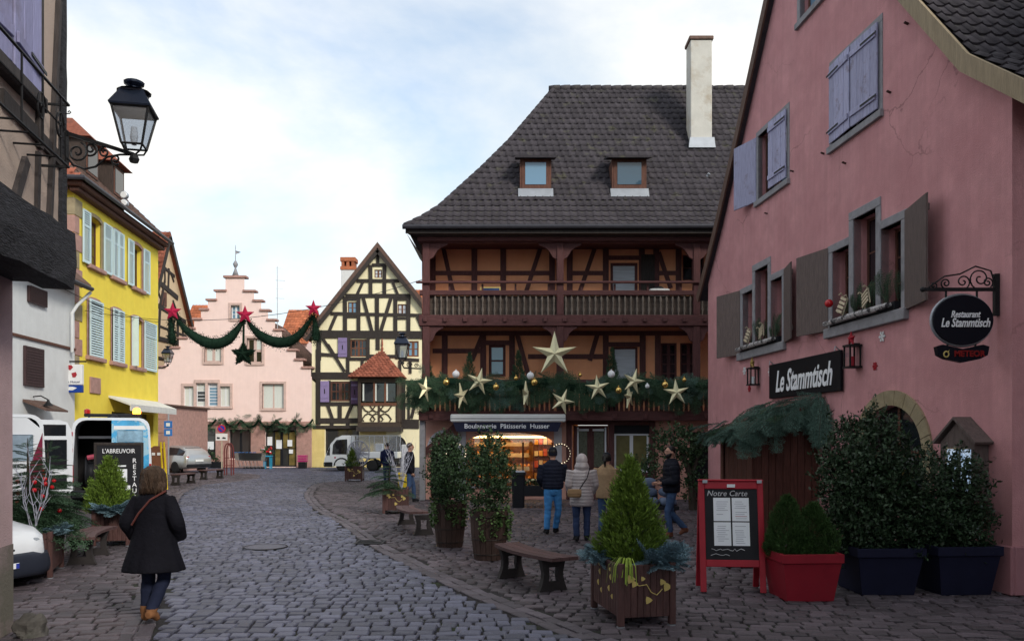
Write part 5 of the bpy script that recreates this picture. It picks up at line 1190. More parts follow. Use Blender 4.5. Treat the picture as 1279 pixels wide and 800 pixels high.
pk = zl(490, 35); ra, rb = zl(300, 0)[0], zl(645, 0)[0]; rz0 = zl(0, 212)[1]; rd = OD-.45
rf = MB().add([(ra, rd, rz0), (rb, rd, rz0), (rb, .0, rz0), (ra, 0, rz0), (pk[0], -.05, pk[1])], [(0, 1, 4), (1, 2, 4), (3, 0, 4), (0, 3, 2, 1)]).build('oriel_roof', M_tile_red, H)
q = Vector((0, rd+.05, rz0-pk[1])); Ls = q.length; n = 15; tile_slope(rf, (pk[0], -.05, pk[1]), (1, 0, 0), tuple(q), lambda i: (-(pk[0]-ra)*(i+.6)/n, (rb-pk[0])*(i+.6)/n), n, Ls/n, .26, M_tile_red, lift=.01)
MB().lathe([(.06, 0), (.09, .15), (.04, .3), (.07, .4), (.02, .9)], (pk[0], -.05, pk[1]-.05), 8).build('finial', M_tile_red, H)
# chimney behind
c0, c1 = at(426.5, 392, 57), at(443.5, 321, 57); ch = MB().cbox(c0.x-CR.o[0], c1.x-CR.o[0], 4.5, 5.4, c0.z-3, c1.z-.9, .02).build('chimney', mat('white_chimney', (.66, .67, .68), .8, .05), H)
MB().cbox(c0.x-CR.o[0]-.06, c1.x-CR.o[0]+.06, 4.45, 5.45, c1.z-.9, c1.z-.65, .02).build('chimney_band', M_tile_or, ch)
for k in range(3): x = c0.x-CR.o[0]+.02+k*.36; MB().box(x, x+.2, 4.5, 5.4, c1.z-.65, c1.z-.3).build('chimney_brick', M_tile_or, ch)
MB().cbox(c0.x-CR.o[0]-.06, c1.x-CR.o[0]+.06, 4.45, 5.45, c1.z-.3, c1.z, .02).build('chimney_cap', M_tile_or, ch)
MB().tube([(-.12, -.25, .1), (-.12, -.25, z_(475)), (-.6, -.25, z_(468)), (-.9, -.25, z_(462))], .06, 6).build('downpipe', M_gutter, H)
# ================================================================== tall timber gable left of the stepped house
TG = Fr(-24.3, 51.5, -24.3, 61.5)
H = TG.house('timber_gable_house', 'narrow half-timbered gable with red roof behind the yellow house'); S = TG.uz
M_cream2 = plaster('warm_cream_plaster', (.66, .50, .33), (.6, .44, .28), var=.05)
ap = S(208, 296); eR = S(237, 412); e_near = S(186, 388); eL = (2*ap[0]-eR[0]-1.0, eR[1]-1.5); eL = (e_near[0]-.9, e_near[1]-.9*(ap[1]-e_near[1])/(ap[0]-e_near[0]))
mb = MB(); mb.add([(eL[0], 0, 0), (eR[0], 0, 0), (eR[0], 0, eR[1]), (ap[0], 0, ap[1]), (eL[0], 0, eL[1])], [(0, 1, 2, 3, 4)]); mb.build('wall', M_cream2, H)
MB().add([(eL[0], 0, 0), (eL[0], 9, 0), (eL[0], 9, eL[1]), (eL[0], 0, eL[1])], [(3, 2, 1, 0)]).build('side_wall', M_cream2, H)
for e in (eL, eR):
    d = Vector((e[0]-ap[0], 0, e[1]-ap[1])).normalized(); f_ = Vector((e[0], 0, e[1]))+d*.5
    o = MB().prism([(ap[0], ap[1]), (f_.x, f_.z), (f_.x, f_.z+.3), (ap[0], ap[1]+.35)], -.3, 9).build('roof', M_tile_red, H)
    Ls = (f_-Vector((ap[0], 0, ap[1]))).length; n = int(Ls/.38)
    tile_slope(o, (ap[0], 0, ap[1]+.34), (0, 1, 0), tuple(d), lambda i: (-.3, 9), n, Ls/n, .3, M_tile_red, lift=.02)
    MB().bar((ap[0], -.32, ap[1]), (f_.x, -.32, f_.z), .3, .06, side=(0, 1, 0)).build('barge_timber', M_black_t, H)
def T(p, q, w=.22): timber(H, S(*p), S(*q), w, -.03, .08)
for p, q, w in (((190, 345), (222, 372), .35), ((190, 377), (232, 402), .3), ((186, 318), (218, 345), .2), ((188, 420), (238, 432), .3), ((188, 445), (230, 452), .2), ((196, 330), (190, 375), .25), ((204, 312), (200, 356), .2), ((211, 335), (210, 366), .2), ((206, 350), (200, 380), .2), ((192, 350), (189, 392), .25), ((200, 382), (198, 420), .25), ((212, 386), (211, 424), .25), ((222, 392), (222, 428), .25), ((196, 395), (190, 420), .2), ((190, 460), (190, 500), .3), ((196, 462), (196, 500), .2), ((205, 318), (206, 350), .12), ((213, 340), (217, 352), .12), ((195, 355), (200, 372), .12), ((216, 375), (224, 398), .14), ((205, 372), (203, 384), .14), ((218, 400), (214, 424), .14), ((228, 402), (229, 428), .2), ((194, 405), (234, 420), .14)): T(p, q, w)
a, b = S(202, 363), S(208, 383); MB().box(a[0], b[0], -.05, .02, b[1], a[1]).build('window', M_frame_br, H)
# small lantern at the corner
def lantern(t, z, s=1.):
    """four-sided street lantern, z at the bottom of the glass"""
    def q(k): return [(math.cos(math.pi/4+k*math.pi/2), math.sin(math.pi/4+k*math.pi/2)) for k in range(4)][k % 4]
    r0, r1, h = .17*s, .30*s, .44*s; mb = MB()
    c0 = [(0+r0*q(k)[0], r0*q(k)[1], z) for k in range(4)]; c1 = [(r1*q(k)[0], r1*q(k)[1], z+h) for k in range(4)]
    for k in range(4):
        mb.tube([c0[k], c1[k]], .016*s, 5); mb.tube([c0[k], c0[(k+1) % 4]], .014*s, 5); mb.tube([c1[k], c1[(k+1) % 4]], .022*s, 5)
    mb.build('frame', M_iron, t)
    for k in range(4):
        P_ = [Vector(c0[k]), Vector(c0[(k+1) % 4]), Vector(c1[(k+1) % 4]), Vector(c1[k])]; MB().add([p*.985+Vector((0, 0, p.z*.015)) for p in P_], [(0, 1, 2, 3)]).build('pane', M_lampglass, t)
    rr = [(.335, 0), (.345, .02), (.24, .16), (.20, .215), (.205, .235), (.11, .25), (.07, .26), (.06, .30), (.08, .31), (.12, .335), (.125, .36), (.09, .38), (.0, .385)]
    mb = MB(); n4 = 4; V = []; 
    for r_, hh in rr[:5]:
        for k in range(4): V.append((r_*s*q(k)[0], r_*s*q(k)[1], z+h+hh*s))
    mb.add(V, [(i*4+k, i*4+(k+1) % 4, (i+1)*4+(k+1) % 4, (i+1)*4+k) for i in range(4) for k in range(4)]+[(3, 2, 1, 0)])
    mb.lathe([(r_*s, hh*s) for r_, hh in rr[4:]], (0, 0, z+h), 12); mb.build('roof_cap', M_lampcap, t)
    mb = MB(); 
    for k in range(4): mb.tube([c0[k], (q(k)[0]*.13*s, q(k)[1]*.13*s, z-.07*s), (q(k)[0]*.03*s, q(k)[1]*.03*s, z-.10*s), (0, 0, z-.13*s)], .012*s, 5)
    mb.lathe([(.05*s, -.20*s), (.065*s, -.16*s), (.04*s, -.10*s)], (0, 0, z), 8); mb.build('cradle', M_iron, t)
    MB().lathe([(.03*s, .02*s), (.05*s, .12*s), (.035*s, .24*s)], (0, 0, z), 10).build('bulb', M_white, t)
M_lampglass = clear('lantern_frosted', (.72, .78, .86), .35, .30); M_lampcap = mat('blue_black_lamp_cap', (.02, .028, .05), .35, .15, 8, metal=.5, coat=.3)
p = at(210, 452, 43); t = thing('street_lantern', 'small wall lantern in front of the pale pink stepped house', 'street lamp', (p.x, p.y, 0)); lantern(t, p.z, 1.05)
MB().tube([(0, 0, p.z-.2), (-.3, 0, p.z-.3), (-1.1, 0, p.z-.25)], .035, 6).build('arm', M_iron, t)
# sandstone annex past the yellow house
a = at(186, 507, 44); b = at(208, 507, 44)
t = thing('stone_annex', 'low sandstone annex between the yellow house and the pale pink shop', 'building', (a.x, a.y, 0))
mb = MB(); mb.box(0, b.x-a.x, 0, 6, 0, a.z); mb.build('wall', M_sandstone, t)
for k in range(5):
    for j in range(2): w = (b.x-a.x); MB().cbox(j*w/2+.01, (j+1)*w/2-.01, -.025, -.001, k*a.z/5+.01, (k+1)*a.z/5-.01, .012).build('stone_block', M_sandstone, t)
MB().cbox(-.1, b.x-a.x+.15, -.2, 6, a.z, a.z+.12, .02).build('roof', M_tile_br, t)
# ================================================================== yellow house
YW = Fr(-.547*28.3, 28.3, -.442*37, 37)
H = YW.house('yellow_house', 'bright yellow house with pale blue shutters and brown dormered roof'); S = YW.uz; L_ = YW.L
M_yel = plaster('yellow_plaster', (.86, .68, .09), (.78, .58, .07), var=.05, dpos=(.5, .9)); M_psh = mat('pale_blue_shutter', (.56, .70, .74), .6, .05)
u = lambda px: S(px, 0)[0]
def seg_arch(a, b, z0, z1, rise=.10): return [(a, z0), (b, z0), (b, z1-rise), (b-(b-a)*.25, z1-.02), ((a+b)/2, z1), (a+(b-a)*.25, z1-.02), (a, z1-rise)]
TZ0, TZ1 = S(120, 334)[1], S(119, 272)[1]; BZ0, BZ1 = 4.98, S(118, 376)[1]
top = [(111.5, 127), (139.5, 153), (166, 177.5)]; bot = [(110, 127), (139.5, 153.5), (164.5, 178)]
wins = [(u(a), u(b), TZ0, TZ1) for a, b in top]+[(u(a), u(b), BZ0, BZ1) for a, b in bot]
mb = MB(); mb.holes(R4(0, L_, 0, 10.75), [seg_arch(a, b, c, d) for a, b, c, d in wins]+[R4(u(111), u(122), 0.02, 2.2), R4(u(140), u(192), .02, 3.0)], 0, .35); mb.build('wall', M_yel, H)
YD = 8.5
MB().add([(0, 0, 0), (0, YD, 0), (0, YD, 10.75), (0, 0, 10.75)], [(3, 2, 1, 0)]).build('side_wall', M_yel, H); MB().add([(L_, 0, 0), (L_, YD, 0), (L_, YD, 13), (L_, YD/2, 15.2), (L_, 0, 10.75)], [(0, 1, 2, 3, 4)]).build('side_wall', M_yel, H)
for k in range(11):
    z = 10.45-k*.62; w = .62 if k % 2 == 0 else .38; o = MB(); o.cbox(0, w, -.03, -.001, z-.6, z, .012); o.build('quoin', M_sandstone if k % 3 else M_sand_y, H); MB().cbox(-.03, -.001, -.03, w, z-.6, z, .008).build('quoin', M_sandstone if k % 3 else M_sand_y, H)
for i, (a, b, c, d) in enumerate(wins):
    w = .13; mb = MB(); outer = seg_arch(a-w, b+w, c, d+w, .12); inner = seg_arch(a, b, c, d)
    n = len(outer); mb.add([(x, -.03, z) for x, z in outer]+[(x, -.03, z) for x, z in inner]+[(x, .05, z) for x, z in outer]+[(x, .05, z) for x, z in inner], [(k, (k+1), n+k+1, n+k) for k in range(1, n-1)]+[(n-1, 0, n, 2*n-1)]+[(k+1, k, 2*n+k, 2*n+k+1) for k in range(1, n-1)]+[(n+k, n+k+1, 3*n+k+1, 3*n+k) for k in range(1, n-1)])
    mb.build('window_surround', M_sandstone if i != 0 else M_sand_y, H); MB().cbox(a-.2, b+.2, -.14, .05, c-.16, c-.001, .02).build('sill', M_sandstone, H)
    window(H, a, b, c, d-.1, .2, 2, 4, fm=M_frame_br, fw=.06)
def louvre(px0, px1, z0, z1, ang=0., hinge=0):
    """louvred shutter leaf between two pixels on the wall"""
    a, b = u(px0), u(px1); w = b-a; o = MB(); fr = .07; o.box(0, fr, -.045, 0, 0, z1-z0); o.box(w-fr, w, -.045, 0, 0, z1-z0); o.box(fr, w-fr, -.045, 0, 0, fr); o.box(fr, w-fr, -.045, 0, z1-z0-fr, z1-z0); o.box(fr, w-fr, -.045, 0, (z1-z0)*.68, (z1-z0)*.68+fr*.8)
    s = o.build('shutter', M_psh, H, loc=(a, -.06, z0)); n = 22; lv = MB(); h = z1-z0-2*fr
    for k in range(n):
        zz = fr+h*(k+.5)/n; lv.add([(fr, -.040, zz-.035), (w-fr, -.040, zz-.035), (w-fr, -.008, zz+.03), (fr, -.008, zz+.03)], [(0, 1, 2, 3)])
    lo = lv.build('louvres', M_psh, s); stuff(lo)
    MB().box(fr, w-fr, -.006, -.002, (z1-z0)*.70, z1-z0-fr).build('dark_backing', M_dark, s)
    return s
dz = .08
for (a, b) in ((101.5, 111), (128, 138), (139.7, 146.2), (146.4, 153), (158.5, 165.5), (178, 185.5)): louvre(a, b, TZ0-.05, TZ1+.02)
for (a, b) in ((110.2, 126.8), (139.7, 146.4), (146.6, 153.4), (179, 194)): louvre(a, b, BZ0-.05, BZ1+.02)
MB().box(u(164.5)-.03, u(164.5)+.02, -.30, -.035, BZ0, BZ1).build('shutter', M_psh, H)
# cornice, gutter, roof
MB().cbox(-.45, L_+.1, -.45, .05, 10.76, 10.95, .03).build('cornice', M_frame_br, H); MB().cbox(-.3, L_+.1, -.28, .05, 10.6, 10.755, .03).build('cornice', M_frame_br, H); MB().cbox(-.45, -.28, .06, YD, 10.6, 10.95, .03).build('cornice', M_frame_br, H)
MB().tube([(-.62, YD, 10.98), (-.62, -.58, 10.98), (L_+.2, -.58, 10.98)], .085, 8).build('gutter', M_gutter, H)
RZ = 15.6; hx = 3.4
mb = MB(); mb.add([(-.55, -.55, 10.97), (L_+.15, -.55, 10.97), (L_+.15, YD/2, RZ), (hx, YD/2, RZ), (-.55, YD+.5, 10.97), (L_+.15, YD+.5, 10.97)], [(0, 1, 2, 3), (4, 0, 3), (5, 4, 3, 2)])
rf = mb.build('roof', M_tile_br, H)
q = Vector((0, -.55-YD/2, 10.97-RZ)); Ls = q.length; n = int(Ls/.33); tile_slope(rf, (0, YD/2, RZ), (1, 0, 0), tuple(q), lambda i: (hx+(-.5-hx)*(i+.5)/n, L_+.15), n, Ls/n, .2, M_tile_br, lift=.0)
q = Vector((-.55-hx, 0, 10.97-RZ)); Ls = q.length; tile_slope(rf, (hx, YD/2, RZ), (0, 1, 0), tuple(q), lambda i: (-(YD/2+.5)*(i+.5)/n, (YD/2+.5)*(i+.5)/n), n, Ls/n, .2, M_tile_red, lift=.0)
for uc in (2.1, 4.7):
    y0 = .25; zb_ = 11.75; zt_ = 13.1; w = .62
    d = MB(); d.box(uc-w, uc+w, y0, y0+3, zb_-.3, zt_); do = d.build('dormer', wood('dormer_board', (.05, .035, .03)), rf)
    MB().box(uc-w+.12, uc+w-.12, y0-.03, y0-.002, zb_+.1, zt_-.12).build('dormer_frame', M_frame_br, do); MB().box(uc-w+.2, uc+w-.2, y0-.045, y0-.031, zb_+.2, zt_-.2).build('pane', M_glass, do)
    r_ = MB().add([(uc-w-.22, y0-.28, zt_), (uc+w+.22, y0-.28, zt_), (uc+w+.22, y0+3.4, zt_), (uc-w-.22, y0+3.4, zt_), (uc, y0+.7, zt_+.95), (uc, y0+3.4, zt_+.95)], [(0, 1, 4), (1, 2, 5, 4), (3, 0, 4, 5), (0, 3, 2, 1)]).build('dormer_roof', M_tile_red, do)
# awning, plaque, doorway
za = 3.62; mb = MB(); mb.prism([(0.02, za), (-.85, za-.34), (-.85, za-.41), (0.02, za-.08)], u(136), L_-.1, ax='x'); mb.build('awning', mat('white_awning_cloth', (.62, .62, .60), .8, .1), H)
MB().prism([(-.81, za-.41), (-.85, za-.41), (-.85, za-.6), (-.81, za-.6)], u(136), L_-.1, ax='x').build('awning_valance', mat('white_awning_cloth', (.62, .62, .60)), H)
a, zt = S(112, 470); b, zb_ = S(125, 492); MB().cbox(a, b, -.05, -.002, zb_, zt, .01).build('plaque', M_sandstone, H)
MB().box(u(111), u(122), .2, .3, 0, 2.2).build('door', M_frame_br, H); MB().box(u(140), u(192), .3, .35, 0, 3.0).build('shop_window', M_shopg, H)
MB().cbox(u(109), u(124), -.05, .02, 2.21, 2.5, .01).build('door_lintel', M_sandstone, H)
# floodlights at the eave
p = at(156, 250, 32.5); t = thing('floodlight_pair', 'pair of round floodlights fixed at the eave of the yellow house', 'floodlight', tuple(p))
MB().tube([(-.25, 0, -.7), (-.1, 0, -.1), (.05, 0, .12)], .035, 6).build('stem', M_iron, t)
for z in (-.13, .2): MB().lathe([(.05, .16), (.14, .10), (.16, -.08), (.15, -.09)], (0, 0, z), 14, ax='y').build('lamp_head', M_zinc, t, True); MB().lathe([(.135, -.095), (.12, -.11)], (0, 0, z), 14, ax='y').build('lens', M_white, t)
# ================================================================== white house
WH = Fr(-14.4, 19.5, -15.35, 28.1)
H = WH.house('white_house', 'plain white house with dark brown shutters squeezed beside the yellow one'); S = WH.uz; L_ = WH.L
M_wht = plaster('white_plaster', (.66, .68, .69), (.56, .57, .57), var=.05)
ez = S(88, 352)[1]
mb = MB(); mb.box(0, L_, 0, 8, 0, ez); mb.build('wall', M_wht, H)
o = MB().prism([(-.55, ez-.25), (-.5, ez+.0), (4, ez+4), (4, ez+3.7)], -.2, L_+.12, ax='x').build('roof', M_tile_br, H)
MB().tube([(0, -.55, ez-.15), (L_+.1, -.55, ez-.15)], .07, 8).build('gutter', M_gutter, H)
u1 = S(86, 0)[0]; MB().tube([(u1+.7, -.45, ez-.25), (u1+.2, -.2, ez-.8), (u1, -.12, ez-1.1), (u1, -.12, S(88, 440)[1])], .055, 8).build('downpipe', M_wht, H)
MB().cbox(0, L_, -.06, -.002, S(60, 428)[1]-.05, S(60, 428)[1]+.04, .01).build('ledge', M_frame_br, H)
M_brsh = wood('dark_brown_shutter', (.05, .028, .03), .2)
for px0, px1, py0, py1 in ((34, 57, 352, 384), (29, 53, 427, 484)):
    a, zt = S(px0, py0+4); b, zb_ = S(px1, py1); o = MB().cbox(a, b, -.08, -.002, zb_, zt, .01).build('shutter', M_brsh, H)
    n = 14
    lv = MB()
    for k in range(n): z = zb_+(zt-zb_)*(k+.5)/n; lv.box(a+.05, b-.05, -.095, -.081, z-.03, z+.03)
    stuff(lv.build('louvres', M_brsh, o))
a, zt = S(28, 498); b, _ = S(57, 498); MB().prism([(-.02, zt), (-.7, zt-.3), (-.7, zt-.36), (-.02, zt-.08)], a, b, ax='x').build('door_hood', M_tile_br, H)
o = thing('gooseneck_lamp', 'thin gooseneck lamp over the white house door', 'lamp', tuple(WH.world(S(42, 495)[0], 0, 0))); zl_ = S(42, 495)[1]
MB().tube([(0, 0, zl_), (.3, -.1, zl_+.02), (.6, -.25, zl_-.1)], .02, 5).build('arm', M_iron, o); MB().lathe([(.16, 0), (.05, .12), (.03, .2)], (.62, -.26, zl_-.3), 10).build('shade', M_iron, o)
# bank sign hung square to the wall
p = at(75, 455, 27.7); q = at(104, 490, 27.7)
t = thing('bank_sign', 'white box sign with a red trefoil mark above a blue card panel', 'sign', (p.x, p.y, 0)); w = q.x-p.x; z0 = at(0, 480.5, 27.7).z
MB().cbox(0, w, -.08, .08, z0, p.z, .02).build('light_box', M_white, t); MB().cbox(0, w, -.07, .07, q.z, z0-.01, .015).build('card_panel', mat('blue_panel', (.012, .05, .28), .4), t)
mb = MB(); mb.box(-.1, w+.12, -.02, .02, p.z+.08, p.z+.13); mb.box(-.12, -.04, -.03, .03, q.z-.1, p.z+.2); mb.build('bracket', M_iron, t)
c = (w/2, (z0+p.z)/2+.08); M_trf = mat('trefoil_red', (.33, .03, .04), .5)
for k in range(3):
    a = math.pi/2+k*2*math.pi/3; d = (math.cos(a), math.sin(a)); e = (math.cos(a+math.pi/2), math.sin(a+math.pi/2))
    MB().prism([(c[0]+d[0]*.06, c[1]+d[1]*.06), (c[0]+d[0]*.17+e[0]*.11, c[1]+d[1]*.17+e[1]*.11), (c[0]+d[0]*.25+e[0]*.05, c[1]+d[1]*.25+e[1]*.05), (c[0]+d[0]*.25-e[0]*.05, c[1]+d[1]*.25-e[1]*.05), (c[0]+d[0]*.17-e[0]*.11, c[1]+d[1]*.17-e[1]*.11)], -.088, -.081).build('mark', M_trf, t)
text_on('Crédit Mutuel', .1, w/2, -.084, z0+.10, mat('navy_lettering', (.03, .04, .12), .5), t, wmax=w*.82)
MB().prism([(w*.2, q.z+.08), (w*.62, q.z+.08), (w*.8, q.z+.16), (w*.62, q.z+.2), (w*.2, q.z+.2)], -.078, -.071).build('card_symbol', M_white, t)
# ================================================================== near house at the left edge
NL = Fr(-4.68+.19*13, 8.33-13, -4.68, 8.33)
H = NL.house('corner_house', 'old jettied corner house with pale infill and lavender shutters at the left edge'); S = NL.uz; L_ = L_NL = NL.L; CORNER = H
M_inf = plaster('beige_infill', (.50, .40, .34), (.42, .33, .28), var=.08); M_lowp = plaster('mauve_plaster', (.44, .315, .33), (.30, .22, .22), var=.08, dpos=(.5, .8))
M_char = mat('charred_beam', (.030, .030, .036), .8, .5, 6, 1., 14, grain=(1.2, 5, 5)); M_oldt = wood('old_grey_timber', (.05, .042, .042), .35)
JB, JT = 3.60, 4.12
w0, w1 = L_-2.2, S(44, 0)[0]
mb = MB(); mb.holes(R4(0, L_, JT, 9.5), [R4(w0, w1, 5.25, 6.9)], 0, .15); mb.build('jetty_wall', M_inf, H)
MB().add([(L_, 0, JB), (L_, 7, JB), (L_, 7, 9.5), (L_, 0, 9.5)], [(0, 1, 2, 3)]).build('end_wall', M_inf, H)
MB().add([(0, 0, JB), (L_, 0, JB), (L_, 7, JB), (0, 7, JB)], [(3, 2, 1, 0)]).build('jetty_floor', M_char, H)
bm = MB()
for k in range(24):                                    # rough hewn sill beam
    a, b = L_*k/24, L_*(k+1)/24
n = 40; V = []
for k in range(n+1):
    x = (L_+.03)*k/n; j = lambda: R.uniform(-.018, .018)
    V += [(x, -.10+j(), JB-.06+j()), (x, -.12+j(), JB+.2+j()), (x, -.10+j(), JT+j()), (x, .2, JT), (x, .2, JB-.06)]
bm.add(V, [(k*5+i, k*5+5+i, k*5+5+(i+1) % 5, k*5+(i+1) % 5) for k in range(n) for i in range(5)]+[(n*5, n*5+1, n*5+2, n*5+3, n*5+4), (4, 3, 2, 1, 0)])
bm.build('sill_beam', M_char, H)
V = []; n = 34
for k in range(n+1):
    z = JT+(9.5-JT)*k/n; j = lambda: R.uniform(-.012, .012); V += [(L_-.10+j(), -.035, z), (L_+.035+j(), -.035, z), (L_+.035+j(), .15, z), (L_-.15, .15, z)]
MB().add(V, [(k*4+i, k*4+4+i, k*4+4+(i+1) % 4, k*4+(i+1) % 4)[::-1] for k in range(n) for i in range(4)]+[(0, 1, 2, 3), (n*4+3, n*4+2, n*4+1, n*4)]).build('corner_post', M_char, H)
def T(p, q, w=.1, m=None): timber(H, S(*p), S(*q), w, -.005, .06, m or M_oldt)
T((47, -120), (47, 185), .10); T((71, 0), (58, 300), .06); T((30, 200), (12, 262), .10); T((46, 190), (44, 290), .07); T((0, 120), (78, 205), .14)
T((-60, 60), (-60, 320), .16); T((-120, -60), (-120, 320), .2)
MB().cbox(w0-.1, w1+.06, -.10, .1, 5.10, 5.25, .02).build('window_sill', M_oldt, H)
window(H, w0, w1, 5.25, 6.9, .08, 2, 3, fm=M_oldt)
M_lav2 = wood('smooth_lavender_board', (.30, .30, .50), .14, dirt=(.22, .2, .3), dpos=(.55, .75))
wm = (w0+w1)/2
board_shutter(H, w1+.02, 5.22, 6.95, w1-wm, -1, 4, M_lav2, 3, y=-.02); board_shutter(H, w0-.02, 5.22, 6.95, wm-w0, 1, 4, M_lav2, 3, y=-.02)
# lower wall set back
lw = .47
MB().box(0, L_, lw, 7, .9, JB).build('lower_wall', M_lowp, H)
MB().box(0, L_+.006, lw-.006, 7, 0, .9).build('plinth', mat('stained_plinth', (.22, .17, .17), .9, .25, 3, .4, 30, dirt=(.13, .12, .10), dscale=1.6, dpos=(.4, .6)), H)
ub = (S(7, 0)[0]); MB().cbox(L_-2.4, L_-.62, lw-.05, lw+.05, 1.6, 2.95, .02).build('shutter', M_brsh, H)
# wrought flower rail under the window
fr = thing('flower_rail', 'black wrought-iron flower rail below the lavender shutters', 'railing', (NL.o[0], NL.o[1], 0), NL.rz)
ra, rb, ry = L_-2.6, L_-.60, -.26; zt_, zm_, zb_ = 5.22, 4.95, 4.62
for z in (zt_, zb_): MB().tube([(ra, 0, z), (ra, ry, z), (rb, ry, z), (rb, 0, z)], .014, 6).build('rail', M_iron, fr)
MB().tube([(ra, ry, zm_), (rb, ry, zm_)], .010, 6).build('rail', M_iron, fr)
k = 0; x = ra
while x <= rb+.01: MB().tube([(x, ry, zb_), (x, ry, zt_)], .010, 5).build('upright', M_iron, fr); x += .45
x = ra+.2
while x < rb: MB().tube([(x, ry, zb_), (x, 0, zb_)], .010, 5).build('floor_bar', M_iron, fr); x += .3
for c in (rb-.23, rb-.68): MB().tube([(c+(.12-.10*t)*math.cos(t*9), ry, (zt_+zb_)/2+(.16-.13*t)*math.sin(t*9)) for t in np.linspace(0, 1, 26)], .010, 5).build('scroll', M_iron, fr)
# wall hook
p = at(80, 142, 8.33); t = tag(MB().tube([(0, 0, 0), (.06, 0, .0), (.075, 0, .015), (.06, 0, .03), (.045, 0, .015)], .006, 5).build('wall_hook', M_iron, None, loc=tuple(p)), 'little iron hook sticking out of the corner post', 'hook')
# big lantern on its scroll bracket
zb = at(80, 165, 8.33).z; LX = at(168, 0, 8.33).x-at(80, 0, 8.33).x
t = thing('street_lantern', 'large black four-sided lantern on a scroll bracket at the left corner house', 'street lamp', (at(80, 0, 8.33).x, 8.33, 0))
MB().box(-.03, .04, -.03, .03, at(0, 208, 8.33).z, zb+.02).build('wall_plate', M_iron, t)
ze = at(0, 193, 8.33).z
MB().bar((0, 0, zb), (LX, 0, ze), .035, .035).build('arm', M_iron, t)
def scr(c, r0, r1, a0, tn): return [(c[0]+(r0+(r1-r0)*s)*math.cos(a0+tn*6.283*s), 0, c[1]+(r0+(r1-r0)*s)*math.sin(a0+tn*6.283*s)) for s in np.linspace(0, 1, 28)]
def px3(x, y): q = at(x, y, 8.33); return (q.x-at(80, 0, 8.33).x, q.z)
for (x, y, r0, a0, tn) in ((97, 190, .11, 1.2, -1.7), (114, 186, .075, -2, 1.5), (131, 190, .06, 1, 1.4), (145, 199, .055, -1, -1.4)): MB().tube(scr(px3(x, y), r0, .012, a0, tn), .011, 5).build('scroll', M_iron, t)
P_ = [px3(*q) for q in ((84, 196), (92, 206), (106, 211), (120, 208), (134, 196), (150, 193), (166, 193))]
MB().tube([(a, 0, b) for a, b in P_], .012, 5).build('scroll', M_iron, t)
e = bpy.data.objects.new('lantern_head', None); COL.objects.link(e); e.parent = t; e.location = (LX, 0, 0); e.rotation_euler = (0, 0, rad(12)); lantern(e, at(0, 183, 8.33).z, .83)
# guard stone
p = gp(42, 799); mb = MB(); mb.ell((0, 0, .06), (.15, .13, .17), 26, 20)
from mathutils import noise as mnoise
mb.v = [tuple(Vector(v)*(1+.38*mnoise.noise(Vector(v)*7)+.16*mnoise.noise(Vector(v)*19))) for v in mb.v]
tag(mb.build('guard_stone', mat('guard_rock', (.075, .07, .065), .9, .4, 6, .8, 12, dirt=(.04, .045, .035), dscale=3), None, False, loc=(p.x-.10, p.y+.15, 0)), 'rounded grey guard stone at the foot of the left corner house', 'stone')
# ================================================================== unseen house added on the right to shade the foreground
t = thing('unseen_shade_house', 'unseen plain mauve house added right of the viewpoint to shade the foreground', 'house', (6.9, -9, 0))
MB().box(0, 8, 0, 16.5, 0, 7.6).build('wall', M_lowp, t)
MB().prism([(-.4, 7.55), (8.4, 7.55), (4, 12.6)], -.2, 16.7).build('roof', M_tile_dk, t)

MB().prism([(-.5, 9.3), (7.5, 9.3), (3.5, 14.0)], -.3, L_NL+.25, ax='x').build('roof', M_tile_dk, CORNER)  # unseen roof added to the corner house to block sky light
